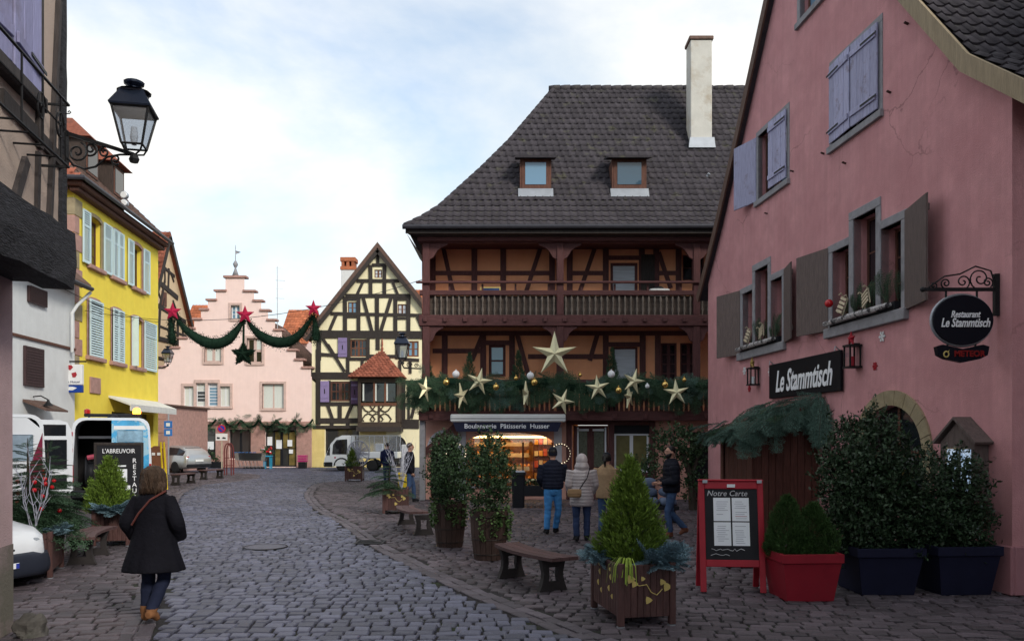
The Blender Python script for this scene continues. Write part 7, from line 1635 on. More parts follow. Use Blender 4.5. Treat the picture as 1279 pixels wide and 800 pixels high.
p = gp(296, 585); t = thing('trolley_row', 'row of nested shopping trolleys against the shop window', 'trolley', tuple(p))
for k in range(6):
    x = k*.24; MB().prism([(x, .55), (x+.62, .5), (x+.7, .98), (x-.05, .98)], -.25, .25).build('basket', clear('wire_grey', (.30, .32, .36), .5, .5), t)
    MB().tube([(x-.08, -.25, 1.02), (x-.08, .25, 1.02)], .02, 5).build('handle', mat('trolley_handle', (.03, .18, .5), .4), t)
    for y in (-.22, .22): MB().tube([(x, y, .5), (x+.1, y, .14), (x+.6, y, .14)], .018, 5).build('leg', M_zinc, t); MB().lathe([(.06, -.02), (.06, .02)], (x+.55, y, .06), 10, ax='y').build('wheel', M_tyre, t)
p = gp(378.5, 584.5); t = thing('pink_crate', 'magenta crate standing beside the shop door', 'crate', tuple(p)); mb = MB()
for k in range(4): MB().cbox(-.28, .28, -.2, .2, .42+k*.11, .50+k*.11, .01).build('slat_ring', mat('magenta', (.42, .02, .16), .5), t)
MB().cbox(-.24, .24, -.18, .18, 0, .4, .01).build('base', M_plastic, t)
p = gp(335, 585); t = thing('flower_stool', 'bright blue stool carrying red and white flowers at the shop door', 'stool', tuple(p))
for x in (-.22, .16):
    for y in (-.18, .14): MB().box(x, x+.06, y, y+.06, 0, .75).build('leg', mat('cyan_paint', (.03, .30, .50), .5), t)
MB().cbox(-.26, .26, -.22, .22, .75, .82, .01).build('seat', MATS['cyan_paint'], t)
leaf_ball(t, (0, 0, 1.12), (.34, .26, .30), M_leaf2, 120, .14, .05); 
for k in range(14): MB().ell((R.uniform(-.3, .3), -.22+R.uniform(-.05, .05), .92+R.uniform(0, .42)), .06, 7, 5).build('bloom', MATS['red_bauble_gloss'] if k % 3 else M_white, t)
p = gp(256, 584); t = thing('window_plants', 'green potted plants below the left shop window', 'plant', (p.x, p.y, 0)); MB().cbox(-1.1, 1.1, -.2, .2, 0, .4, .02).build('trough', M_plastic, t); leaf_ball(t, (0, 0, .75), (1.25, .35, .42), M_leaf2, 500, .16, .05)
# ================================================================== star garland across the street
GYY = 26.0
M_tins = M_garl
def swag(name, label, pts, r, n=7000):
    """fat tinsel swag through pixel points with radii in pixels"""
    C = catmull(np.array([at(x, y, GYY) for x, y in pts]), 6); rr = np.interp(np.linspace(0, 1, len(C)), np.linspace(0, 1, len(r)), r)*GYY/1000
    t = thing(name, label, 'garland', tuple(C[len(C)//2])); C = C-C[len(C)//2]
    MB().tube([tuple(c) for c in C], [max(.02, q*.8) for q in rr], 10).build('core', M_tins, t, True)
    i = NR.integers(0, len(C), n); d = NR.normal(size=(n, 3)); d /= np.linalg.norm(d, axis=1, keepdims=True)
    V, F = quad_leaves(C[i]+NR.normal(0, .04, (n, 3))+d*rr[i][:, None]*.75, d+NR.normal(0, .3, (n, 3)), .05, .012); stuff(np_mesh('tinsel', V, F, M_tins, t)); return t
swag('tinsel_swag', 'left dark green tinsel swag between two red stars', [(219, 394), (225, 403), (238, 416), (255, 426), (270, 429), (285, 424), (297, 411), (304, 399)], [1.5, 3, 6, 8, 8.5, 8, 5, 1.5], 2600)
swag('tinsel_swag', 'right dark green tinsel swag between two red stars', [(309, 399), (316, 409), (328, 420), (345, 427), (362, 426), (375, 417), (385, 404), (391, 394)], [1.5, 4, 7, 8.5, 8, 6, 3.5, 1.5], 2600)
swag('tinsel_drop', 'dark green tinsel tassel hanging under the leftmost red star', [(214, 397), (215, 410), (216, 422), (216, 429)], [1.5, 3.5, 5.5, 3], 1100)
swag('tinsel_drop', 'dark green tinsel tassel hanging under the rightmost red star', [(392, 394), (394, 405), (395, 417), (395, 425)], [1.5, 4, 6, 5.5], 1200)
for px, py, r, lb in ((216, 389, .30, 'leftmost red star of the street garland'), (306.5, 393, .31, 'middle red star of the street garland'), (392, 385, .28, 'rightmost red star of the street garland')):
    p = at(px, py, GYY-.12); tag(flat_star(r, r*.42, .07).build('red_star', M_redstar, None, loc=tuple(p)), lb, 'star', 'red stars of the street garland')
p = at(304.5, 442, GYY); t = thing('tinsel_star', 'dark green tinsel star hanging below the middle red star', 'star', tuple(p)); flat_star(.43, .20, .16).build('core', M_tins, t)
MB().tube([(0, 0, .3), (.01, 0, 1.1)], .04, 6).build('cord', M_tins, t); n = 2600; a = NR.uniform(0, 6.283, n); rr = (.17+.21*np.abs(((a-math.pi/2)/(2*math.pi/5)) % 1-.5)*2)*np.sqrt(NR.random(n)); d = NR.normal(size=(n, 3))+np.array([0, -1., 0])
V, F = quad_leaves(np.stack([rr*np.cos(a), NR.uniform(-.10, .10, n), rr*np.sin(a)], 1), d, .045, .012); stuff(np_mesh('tinsel', V, F, M_tins, t))
def cable(name, label, A, B, sag=.3, r=.012):
    A, B = Vector(A), Vector(B); c = (A+B)/2; tag(MB().tube([A+(B-A)*s-Vector((0, 0, sag*4*s*(1-s)))-c for s in np.linspace(0, 1, 14)], r, 5).build(name, M_wire, None, loc=tuple(c)), label, 'cable')
cable('span_wire', 'thin wire carrying the street garland from the yellow house to the bakery', (-15.6, 29.2, 6.6), (-2.8, 25.0, 6.9), .75, .010)
cable('wall_cable', 'dark cable sagging along the white and yellow house fronts', tuple(WH.world(1.0, -.1, 7.6)), tuple(YW.world(8.6, -.12, 7.25)), .5, .014)
# lantern on the bakery corner
p = at(503, 447, 24.6); t = thing('street_lantern', 'black lantern on a scrolled arm at the bakery corner', 'street lamp', (p.x, p.y, 0)); lantern(t, p.z, .95)
ax = BX-p.x; MB().tube([(0, 0, p.z-.2), (.05, 0, p.z-.3), (ax+.05, .3, p.z-.3)], .025, 6).build('arm', M_iron, t)
for c, r in (((.2, p.z-.2), .09), ((.42, p.z-.22), .07)): MB().tube([(c[0]+(r-.06*s)*math.cos(s*9), .1, c[1]+(r-.06*s)*math.sin(s*9)) for s in np.linspace(0, 1, 20)], .014, 5).build('scroll', M_iron, t)
# yellow column and white stand at the bakery corner
p = gp(506, 622); t = thing('yellow_stand', 'yellow and white advertising stand at the bakery corner', 'stand', (p.x-.02, p.y-.2, 0)); MB().cbox(-.16, .16, -.1, .1, 0, .85, .02).build('foot', MATS['yellow_stand'], t); MB().cbox(-.05, .28, -.06, .06, .851, 1.75, .02).build('panel', M_white, t)
# ================================================================== vehicles
def wheel(parent, c, r, w=.2, name='wheel', out=-1):
    """wheel with its axle along local y; out = side of the hub face"""
    o = MB(); o.lathe([(r*.62, -w/2), (r*.9, -w/2), (r, -w*.32), (r, w*.32), (r*.9, w/2), (r*.62, w/2)], (0, 0, 0), 22, ax='y'); t = o.build(name, M_tyre, parent, True, loc=c)
    MB().lathe([(r*.63, -w*.36), (r*.60, -w*.30), (r*.25, -w*.42), (r*.02, -w*.42)], (0, 0, 0), 18, ax='y').build('rim', M_rim, t) if out < 0 else MB().lathe([(r*.63, w*.36), (r*.60, w*.30), (r*.25, w*.42), (r*.02, w*.42)], (0, 0, 0), 18, ax='y').build('rim', M_rim, t)
    return t
def car_loft(stations, mi=0):
    """stations: (x, z_bottom, z_sill, z_belt, z_top, half width, half roof width); ring of 14 points"""
    mb = MB(); V = []
    for x, zb, zs, zt, zr, w, wr in stations:
        side = [(w*.86, zb), (w*.97, zb+.06), (w, zs), (w*.99, (zs+zt)/2), (w*.95, zt), (wr+(w*.95-wr)*.08, zr-.05), (wr*.8, zr)]
        V += [(x, -y, z) for y, z in side]+[(x, y, z) for y, z in side[::-1]]
    n = 14; k = len(stations)
    mb.add(V, [(i*n+j, i*n+(j+1) % n, (i+1)*n+(j+1) % n, (i+1)*n+j) for i in range(k-1) for j in range(n)]+[tuple(range(n))[::-1], tuple((k-1)*n+j for j in range(n))], mi)
    return mb
def side_panel(st, i0, i1, s, off=.006, f0=.06, f1=.94):
    """glass strip over the greenhouse between stations, side s (-1 camera-left of +x)"""
    pts = []
    for i in (i0, i1):
        x, zb, zs, zt, zr, w, wr = st[i]; a = Vector((x, s*(w*.95+off), zt)); b = Vector((x, s*(wr+(w*.95-wr)*.08+off), zr-.05)); pts.append((a+(b-a)*f0, a+(b-a)*f1))
    return MB().add([pts[0][0], pts[1][0], pts[1][1], pts[0][1]], [(0, 1, 2, 3) if s < 0 else (3, 2, 1, 0)])
# --- silver estate car, driving away to the left
p = gp(226, 590); M_silver = mat('silver_paint', (.42, .42, .43), .28, .03, metal=.55, coat=.6)
t = thing('silver_car', 'silver estate car disappearing behind the yellow house', 'car', (p.x-.9, p.y+1.0, 0), math.atan2(.50, -.86))
st = [(-2.32, .42, .55, .82, .90, .80, .62), (-2.25, .30, .52, .92, 1.05, .87, .66), (-2.05, .25, .5, .95, 1.28, .90, .64), (-1.55, .22, .5, .96, 1.47, .92, .64), (-.6, .22, .5, .94, 1.52, .93, .66), (.25, .22, .5, .92, 1.44, .93, .64), (.95, .22, .5, .92, 1.02, .92, .70), (1.7, .24, .5, .82, .88, .90, .72), (2.2, .30, .48, .70, .74, .82, .66), (2.35, .40, .5, .6, .62, .70, .5)]
o = car_loft(st).build('body', M_silver, t, True); smooth_angle(o, 55)
for s in (-1, 1):
    for a, b in ((2, 3), (3, 4), (4, 5), (5, 6)): side_panel(st, a, b, s, f1=.9 if b < 6 else .85).build('side_window', M_glass, t)
    for x in (-1.45, 1.42): wheel(t, (x, s*.83, .33), .33, .22, out=s)
    MB().cbox(-2.30, -2.12, s*.62-.16, s*.62+.17, .80, .93, .02).build('tail_light', M_taillight, t)
MB().add([(-2.14, -.58, 1.0), (-2.14, .58, 1.0), (-1.80, .52, 1.40), (-1.80, -.52, 1.40)], [(3, 2, 1, 0)]).build('rear_window', M_glass, t)
MB().cbox(-2.36, -2.28, -.26, .26, .62, .74, .01).build('number_plate', M_white, t); MB().cbox(-2.38, -2.2, -.8, .8, .34, .50, .04).build('bumper', M_plastic, t)
# --- box-bodied service vans seen from behind
M_vblue = mat('blue_livery', (.06, .34, .62), .35, .35, 1.5, coat=.5, dirt=(.30, .5, .62), dscale=1.6, dpos=(.5, .53)); M_vgreen = mat('green_livery', (.05, .22, .06), .4, coat=.4); M_maroon = mat('maroon_livery', (.16, .012, .04), .4, coat=.4)
def arch_ring(w, h0, h1, r=.28, off=0.):
    """rounded van section outline (y,z), bottom left first"""
    w -= off; h1 -= off; pts = [(-w, h0), (-w*1.0, h0+.5), (-w*.99, h0+1.0), (-w*.95, h1-r)]
    for a in np.linspace(0, math.pi/2, 5)[1:]: pts.append((-(w*.95-r)-r*math.cos(a), h1-r+r*math.sin(a)))
    return pts+[(-y, z) for y, z in pts[::-1]]
def van(loc, rz, label, livery, doors=True):
    """rear at y = 0, nose towards +y"""
    t = thing('service_van', label, 'van', loc, rz); W_, Z0, Z1, L_ = 1.0, .42, 2.52, 4.1
    o, i_ = arch_ring(W_, Z0, Z1), arch_ring(W_, Z0, Z1, off=.07); n = len(o); mb = MB()
    V = [(y, 0, z) for y, z in o]+[(y, 0, z) for y, z in i_]+[(y, L_, z) for y, z in o]+[(y, L_, z) for y, z in i_]
    mb.add(V, [(k, k+1, n+k+1, n+k) for k in range(n-1)]+[(k+1, k, 2*n+k, 2*n+k+1) for k in range(n-1)]+[(n+k, n+k+1, 3*n+k+1, 3*n+k) for k in range(n-1)]+[(0, n, 3*n, 2*n), (n-1, 3*n-1, 4*n-1, 2*n-1)])
    b = mb.build('body_shell', M_carwhite, t); smooth_angle(b, 40)
    MB().box(-.93, .93, 0, L_, Z0-.12, Z0).build('floor', M_plastic, t); MB().box(-.92, .92, 1.9, 1.95, Z0, Z1-.1).build('bulkhead', M_dark, t)
    nose = [(L_, Z0-.12), (L_+1.15, Z0-.1), (L_+1.25, .75), (L_+1.15, 1.15), (L_+.55, 1.42), (L_-.15, 2.30), (L_-.4, 2.48), (L_-.4, Z0)]
    MB().prism(nose, -.93, .93, ax='x').build('cab', M_carwhite, t)
    MB().add([(-.86, L_+.56, 1.44), (.86, L_+.56, 1.44), (.8, L_-.12, 2.3), (-.8, L_-.12, 2.3)], [(0, 1, 2, 3)]).build('windscreen', M_glass, t)
    MB().cbox(-.98, .98, -.10, -.004, .34, .56, .03).build('rear_bumper', M_plastic, t)
    for s in (-1, 1):
        for y in (.85, 4.3):
            w_ = wheel(t, (s*.86, y, .34), .34, .24, out=s); w_.rotation_euler = (0, 0, -math.pi/2)
        MB().cbox(s*.955-.035, s*.955+.035, -.03, .0-.003, .75, 1.25, .01).build('tail_light', M_taillight, t)
    return t, Z0, Z1
t, Z0, Z1 = van((-10.95, 21.9, 0), rad(25), 'white and blue service van with its left rear door swung open', 0)
# closed right rear door, open left door
poly = [(.02, Z0), (.98, Z0)]+[(y, z) for y, z in arch_ring(.97, Z0, Z1-.03)[9:][::-1] if False]
right = [(.0, Z0+.02), (.93, Z0+.02), (.93, 1.5), (.90, Z1-.34), (.80, Z1-.14), (.62, Z1-.08), (.0, Z1-.07)]
dr = MB().prism(right, -.05, -.004).build('rear_door', M_vblue, t)
MB().prism([(.0, Z0+.02), (.931, Z0+.02), (.931, Z0+.42), (.6, Z0+.6), (.3, Z0+.45), (.0, Z0+.5)], -.056, -.0515).build('green_panel', M_vgreen, dr)
MB().cbox(.14, .78, -.058, -.0515, 1.86, 2.18, .02).build('rear_window', mat('printed_window', (.22, .36, .48), .15, .4, 4), dr)
text_on('ANTC', .15, .50, -.058, 1.45, M_letter, dr, bold=.004); 
mb = MB(); mb.tube([(.40+.16*s, -.058, 1.62+.06*math.sin(s*6.3)) for s in np.linspace(0, 1, 10)], .022, 5); mb.build('emblem', mat('lime_emblem', (.3, .45, .05), .4), dr)
MB().prism([(.05, 2.2), (.85, 2.2), (.8, 2.3), (.05, 2.3)], -.058, -.0515).build('white_band', M_white, dr)
left = [(-x, z) for x, z in right][::-1]
lo = MB().holes([(x+.93, z) for x, z in left], [R4(.16, .80, 2.02, 2.32), R4(.14, .82, 1.15, 1.92), R4(.14, .72, .60, .98)], 0, .03); lo.holes([(x+.93, z) for x, z in left], [R4(.16, .80, 2.02, 2.32), R4(.14, .82, 1.15, 1.92), R4(.14, .72, .60, .98)], .045, 0)
ld = lo.build('open_rear_door', M_carwhite, t, loc=(-.95, -.02, 0)); ld.rotation_euler = (0, 0, rad(-158))
for a in ((.16, .80, 2.02, 2.32), (.14, .82, 1.15, 1.92), (.14, .72, .60, .98)): MB().box(a[0], a[1], .018, .026, a[2], a[3]).build('pane', M_glass if a[2] > 1 else M_plastic, ld)
# striped edge, hose reels and clutter inside
for k in range(7): MB().cbox(-.985, -.935, -.032, -.004, .7+k*.22, .81+k*.22, .004).build('warning_stripe', M_redstar if k % 2 == 0 else M_white, t)
for k in range(3): MB().lathe([(.16, -.18), (.44, -.16), (.44, -.12), (.28, -.10), (.28, .10), (.44, .12), (.44, .16), (.16, .18)], (-.5+.0*k, .55+k*.55, 1.0), 20, ax='x').build('hose_reel', M_plastic, t, True)
MB().tube([(-.6, .3, 1.42), (-.2, .25, 1.5), (.2, .3, 1.45), (.45, .35, 1.25)], .07, 8).build('pink_hose', mat('pink_hose', (.35, .06, .10), .5), t)
MB().box(-.86, .86, .9, .95, 1.95, 2.02).build('shelf', M_zinc, t); MB().cbox(-.1, .5, .3, .8, Z0+.02, 1.05, .02).build('tool_box', M_plastic, t)
# roof bar and beacon
MB().cbox(-.7, .75, .5, .62, Z1+.03, Z1+.12, .02).build('roof_rack', M_plastic, t)
for x in (-.6, .6): MB().box(x, x+.05, .5, .6, Z1-.03, Z1+.03).build('rack_foot', M_plastic, t)
MB().lathe([(.10, 0), (.11, .05), (.09, .15), (.04, .18)], (.62, .56, Z1+.12), 14).build('beacon', M_beacon, t); MB().lathe([(.08, 0), (.08, .10), (.03, .13)], (-.62, .56, Z1+.12), 12).build('dark_beacon', M_taillight, t); MB().ell((.02, .4, Z1+.02), (.14, .12, .10), 10, 8).build('camera_dome', M_plastic, t)
t, Z0, Z1 = van((-11.75, 18.2, 0), rad(33), 'white van with maroon side stripe mostly hidden by the left house', 1)
MB().prism([(-.93, Z0+.02), (.93, Z0+.02), (.93, 1.5), (.9, Z1-.34), (.62, Z1-.08), (-.62, Z1-.08), (-.9, Z1-.34), (-.93, 1.5)], -.05, -.004).build('rear_doors', M_carwhite, t)
for a, b in ((.12, .74), (-.74, -.12)): MB().cbox(a, b, -.06, -.0515, 1.45, 2.05, .02).build('rear_window', mat('pale_window', (.25, .32, .40), .1), t)
MB().prism([(.55, Z0+.1), (.93, Z0+.1), (.93, 2.1), (.80, 1.7), (.62, 1.2)], -.062, -.0525).build('maroon_stripe', M_maroon, t)
# --- nose of a white van at the left corner
t = thing('parked_van', 'white van nose with black bumper poking out behind the left house', 'van', (-7.30, 10.50, 0), math.atan2(-.38, .92)); t.scale = (.97, .97, .80)
st = [(.86, .30, .42, .58, .62, .52, .40), (.82, .24, .42, .70, .76, .68, .50), (.70, .22, .45, .84, .90, .78, .60), (.45, .22, .5, .95, 1.02, .84, .68), (.05, .22, .5, 1.02, 1.12, .86, .70), (-.5, .22, .5, 1.06, 1.75, .88, .70), (-1.0, .22, .5, 1.08, 1.86, .88, .72), (-3.2, .22, .5, 1.05, 1.86, .88, .72), (-3.4, .3, .5, 1.0, 1.7, .85, .70)]
o = car_loft(st).build('body', M_carwhite, t, True); smooth_angle(o, 50)
B_ = [(.91, .26, .34, .50, .56, .56, .50), (.87, .20, .34, .55, .60, .74, .6), (.72, .18, .34, .57, .60, .84, .7), (.40, .18, .34, .57, .60, .89, .7)]
smooth_angle(car_loft(B_).build('bumper', mat('slate_bumper', (.022, .026, .04), .45, .1), t, True), 50)
for s in (-1, 1):
    MB().ell((.66, s*.60, .74), (.12, .16, .09), 12, 8).build('headlight', glassy('headlamp_glass', (.25, .28, .32), .08), t, True); wheel(t, (.15, s*.78, .30), .30, .2, out=s)
    side_panel(st, 5, 6, s).build('side_window', M_glass, t)
MB().tube([(.80, -.2, .74), (.835, 0, .745), (.80, .2, .74)], .022, 6).build('grille_slot', M_plastic, t); MB().tube([(.85, -.22, .66), (.875, 0, .665), (.85, .22, .66)], .018, 6).build('grille_slot', M_plastic, t)
mb = MB(); mb.prism([(-.03, .69), (.0, .68), (.035, .69), (.02, .77), (.0, .74), (-.02, .78)], .865, .88, ax='x'); mb.build('emblem', M_rim, t)
MB().cbox(.915, .93, -.20, .24, .37, .46, .004).build('number_plate', M_paper, t); MB().box(.9305, .933, .19, .235, .375, .455).build('plate_band', MATS['sign_blue'], t)
MB().tube([(.90, -.45, .30), (.93, -.47, .28), (.92, -.50, .26), (.88, -.48, .26)], .012, 6).build('tow_eye', M_white, t)
MB().add([(-.02, -.62, 1.10), (-.02, .62, 1.10), (-.52, .58, 1.70), (-.52, -.58, 1.70)], [(0, 1, 2, 3)]).build('windscreen', M_glass, t)
# --- little white utility truck facing left
p = gp(456, 588); t = thing('utility_truck', 'small white electric utility truck with mesh-sided bed in front of the timbered house', 'truck', (p.x, p.y, 0)); s = p.y/1000
def tx(px): return (px-456)*s
def tz(py): return (588-py)*s
cab = [(tx(406), .38), (tx(405.5), .62), (tx(407), .85), (tx(409), 1.1), (tx(414), 1.62), (tx(420), 1.93), (tx(428), 2.04), (tx(437), 2.04), (tx(438), .32), (tx(408), .32)]
o = MB().prism(cab, 0, 1.55); o = o.build('cab', M_carwhite, t); bv_ = o.modifiers.new('bevel', 'BEVEL'); bv_.width = .05; bv_.segments = 3; bv_.limit_method = 'ANGLE'
MB().prism([(tx(415.5), .98), (tx(416.5), 1.55), (tx(421), 1.82), (tx(434), 1.86), (tx(434.5), .98)], -.012, -.002).build('side_window', M_glass, t); MB().prism([(tx(408.5), .92), (tx(410.5), 1.35), (tx(413), 1.45), (tx(412.5), .92)], -.012, -.002).build('quarter_window', M_glass, t)
MB().add([(tx(409)-.02, .1, 1.1), (tx(409)-.02, 1.45, 1.1), (tx(419.5)-.03, 1.45, 1.9), (tx(419.5)-.03, .1, 1.9)], [(0, 1, 2, 3)]).build('windscreen', M_glass, t)
MB().cbox(tx(404.5), tx(416), -.03, 1.58, .25, .55, .05).build('bumper', M_plastic, t); MB().cbox(tx(430), tx(497), .15, 1.4, .38, .52, .02).build('chassis', M_plastic, t)
MB().cbox(tx(439), tx(497), -.05, 1.6, .75, 1.12, .02).build('bed_side', M_carwhite, t)
for y in (-.04, 1.58):
    for px in (439.5, 462, 480, 496): MB().box(tx(px)-.02, tx(px)+.02, y, y+.03, 1.121, 2.05).build('cage_post', M_zinc, t)
    MB().box(tx(439), tx(497), y, y+.03, 2.05, 2.09).build('cage_rail', M_zinc, t); MB().box(tx(439.6), tx(496), y+.01, y+.015, 1.125, 2.045).build('mesh_panel', clear('wire_mesh', (.82, .83, .86), .5, .10), t)
MB().cbox(tx(468), tx(477), .3, .8, 1.14, 1.6, .02).build('white_tank', M_white, t)
for px in (427, 465): wheel(t, (tx(px), .12, .33), .33, .22); wheel(t, (tx(px), 1.42, .33), .33, .22, out=1); MB().tube([(tx(px)+.42*math.cos(a), .02, .33+.42*math.sin(a)) for a in np.linspace(0, math.pi, 10)], .05, 6).build('wheel_arch', M_plastic, t)
MB().box(tx(418), tx(420), -.012, -.002, .75, .83).build('badge', M_redstar, t); MB().tube([(tx(412), -.02, 1.45), (tx(411), -.2, 1.42), (tx(411), -.22, 1.2)], .03, 6).build('mirror', M_plastic, t)
# ================================================================== people
def remesh(mb, vox=.013, sm=4):
    me = bpy.data.meshes.new('tmp'); me.from_pydata(mb.v, [], mb.f); o = bpy.data.objects.new('tmp', me); COL.objects.link(o)
    r = o.modifiers.new('r', 'REMESH'); r.mode = 'VOXEL'; r.voxel_size = vox; s = o.modifiers.new('s', 'SMOOTH'); s.factor = .5; s.iterations = sm
    dg = bpy.context.evaluated_depsgraph_get(); out = bpy.data.meshes.new_from_object(o.evaluated_get(dg)); bpy.data.objects.remove(o)
    out.polygons.foreach_set('use_smooth', [True]*len(out.polygons)); return out
def cloth(name, col, rough=.8, sheen=0): return mat(name, col, rough, .22, 5, .5, 26, spec=.06)
def limb(mb, pts, rr, n=10, wr=0.):
    C = catmull(np.array(pts, float), 5); q = np.interp(np.linspace(0, 1, len(C)), np.linspace(0, 1, len(rr)), rr)
    if wr: q = q+np.array([R.uniform(-wr, wr) for _ in q])*np.linspace(.3, 1, len(q)); C = C+np.array([[R.uniform(-wr, wr)*.6, R.uniform(-wr, wr)*.6, 0] for _ in C])
    mb.tube([tuple(c) for c in C], list(q), n)
def hand_mb(wrist, d, palm_n, s=1., curl=.5):
    """palm and five unequal, bent fingers; d = pointing direction, palm_n = palm normal"""
    d = Vector(d).normalized(); nn = Vector(palm_n).normalized(); sd = d.cross(nn).normalized(); w = Vector(wrist); mb = MB()
    mb.tube([w, w+d*.04*s, w+d*.085*s], [.026*s, .036*s, .034*s], 8)
    for i, (off, l) in enumerate(((-.027, .062), (-.009, .074), (.010, .070), (.027, .055))):
        p = w+d*.085*s+sd*off*s; a = p+(d+nn*curl*.4).normalized()*l*.5*s; b = a+(d*.6+nn*curl*1.2).normalized()*l*.5*s; mb.tube([p-d*.015*s, p, a, b], [.0095*s, .0095*s, .0088*s, .006*s], 6)
    p = w+d*.03*s-sd*.030*s; a = p+(d*.6-sd*.8+nn*.3).normalized()*.035*s; mb.tube([p, a, a+(d+nn*.5).normalized()*.03*s], [.012*s, .0105*s, .007*s], 6)
    return mb
def person(label, loc, rz, legs, arms, trousers, shoes, coat, H=1.70, hair=None, hat=None, headyaw=0., face=False, scarf=None, fat=1.0, group=None, hands=True):
    """legs: ((hip,knee,ankle,toe) x2); arms: ((shoulder,elbow,wrist) x2); coat: dict(mat, hem, secs, quilt)"""
    t = thing('person', label, 'person', loc, rz, group); k = H/1.70; mb = MB()
    for hip, knee, ank, toe in legs:
        limb(mb, (hip, ((Vector(hip)+Vector(knee))/2), knee, ((Vector(knee)*.55+Vector(ank)*.45)), ank), (.095*fat, .085*fat, .066*fat, .066*fat, .058), 12, .006)
        a, q = Vector(ank), Vector(toe); dd = (q-a); dd.z = 0; dd.normalize()
        mb.tube([a-dd*.055+Vector((0, 0, -.03)), a+Vector((0, 0, -.025)), a*.45+q*.55+Vector((0, 0, .008)), q+Vector((0, 0, .004))], [.042, .05, .046, .034], 10)
    lx, ly = (legs[0][0][0]+legs[1][0][0])/2, (legs[0][0][1]+legs[1][0][1])/2
    mb.loft([(lx, ly, .78*k, .10, .09), (lx, ly, .86*k, .165*fat, .12*fat), (lx, ly, .98*k, .165*fat, .12*fat), (0, 0, 1.12*k, .15*fat, .11*fat), (0, 0, 1.30*k, .17*fat, .115*fat), (0, 0, 1.40*k, .16*fat, .10), (0, 0, 1.46*k, .07, .065)], 16)
    mb.loft([(0, .0, 1.42*k, .058, .06), (0, .01, 1.50*k, .054, .058), (0, .02, 1.56*k, .05, .055)], 12)
    hc = Vector((0, .025, 1.595*k)); i0 = len(mb.v)
    mb.ell(tuple(hc), (.076*k, .094*k, .112*k), 18, 14); mb.ell((hc.x, hc.y+.035*k, hc.z-.052*k), (.056*k, .06*k, .058*k), 12, 8)
    if face:
        mb.tube([hc+Vector((0, .086, .012))*k, hc+Vector((0, .112, -.018))*k, hc+Vector((0, .09, -.03))*k], [.010*k, .015*k, .012*k], 8); mb.ell((hc.x, hc.y+.084*k, hc.z-.056*k), (.026*k, .014*k, .008*k), 10, 6); mb.ell((hc.x, hc.y+.082*k, hc.z+.028*k), (.055*k, .014*k, .008*k), 10, 6)
    for s in (-1, 1): mb.ell((hc.x+s*.078*k, hc.y-.005, hc.z-.01*k), (.010*k, .022*k, .032*k), 8, 6)
    Rm = Matrix.Translation(hc) @ Matrix.Rotation(headyaw, 4, 'Z') @ Matrix.Translation(-hc); mb.xf(Rm, i0)
    for sh, el, wr in arms: limb(mb, (sh, (Vector(sh)+Vector(el))/2, el, (Vector(el)+Vector(wr))/2, wr), (.055, .05, .042, .04, .03))
    me = remesh(mb, .0125, 3); V = [tuple(v.co) for v in me.vertices]; F = [tuple(p.vertices) for p in me.polygons]; mi = []
    for p in me.polygons:
        c = p.center; z = c.z
        sh_ = min((Vector((c.x, c.y, 0))-Vector((q[2][0], q[2][1], 0))).length if z < q[2][2]+.035 else 9 for q in legs)
        if z > 1.45*k: m_ = 0
        elif z < 1.0*k and any((c-Vector(a[2])).length < .06 for a in arms): m_ = 0
        elif sh_ < .30 and any(z < q[2][2]+.03 and (Vector((c.x-q[2][0], c.y-q[2][1], 0))).length < .26 for q in legs): m_ = 2
        elif z < 1.02*k: m_ = 1
        else: m_ = 0 if any((c-Vector(a[2])).length < .07 for a in arms) else 3
        mi.append(m_)
    out = MB(); out.add(V, F); out.m = mi
    if hands:
        for sh, el, wr in arms:
            d = (Vector(wr)-Vector(el)).normalized(); h_ = hand_mb(wr, d+Vector((0, .1, -.1)), Vector((-1 if sh[0] > 0 else 1, .2, .2)), 1.0, .7); out.add(h_.v, h_.f, 0)
    out.build('body', [M_skin, trousers, shoes, coat['mat']], t, True)
    # coat with sleeves
    cb = MB(); 
    secs = [(x, y, z*k, a, b) for x, y, z, a, b in coat['secs']]
    if coat.get('quilt'):
        Z = np.array([s[2] for s in secs]); A_ = np.array(secs); zz = np.arange(Z[0], Z[-1], .012); per = coat['quilt']
        secs = []
        for z in zz: q = [np.interp(z, Z, A_[:, j]) for j in range(5)]; g_ = .013*abs(math.sin(math.pi*(z-Z[0])/per)); secs.append((q[0], q[1], z, q[3]+g_, q[4]+g_))
    cb.loft(secs, 48)
    if coat.get('folds'):
        z0_ = secs[0][2]; cb.v = [((lambda f: (x*f, y*f, z))(1+coat['folds']*max(0, 1-(z-z0_)/.42)*math.sin(9*math.atan2(y, x)+2*math.sin(3*math.atan2(y, x)))), ) [0] for x, y, z in cb.v]
    for sh, el, wr in arms:
        P_ = (sh, (Vector(sh)+Vector(el))/2, el, (Vector(el)+Vector(wr))/2, Vector(wr)); rr = coat.get('sleeve', (.072, .074, .066, .058, .05))
        if coat.get('quilt'):
            C = catmull(np.array(P_, float), 8); q = np.interp(np.linspace(0, 1, len(C)), np.linspace(0, 1, 5), rr); s_ = np.concatenate([[0], np.cumsum(np.linalg.norm(np.diff(C, axis=0), axis=1))]); q = q+.010*np.abs(np.sin(math.pi*s_/coat['quilt'])); cb.tube([tuple(c) for c in C], list(q), 12)
        else: limb(cb, P_, rr, 12)
    if coat.get('collar'): cb.loft([(0, -.005, 1.40*k, .12, .105), (0, 0, 1.45*k, .105, .10), (0, .0, (1.40+coat['collar'])*k, .085, .085)], 16)
    cm = remesh(cb, .012, 2 if coat.get('quilt') else 4); cm.materials.append(coat['mat']); link('coat', cm, t)
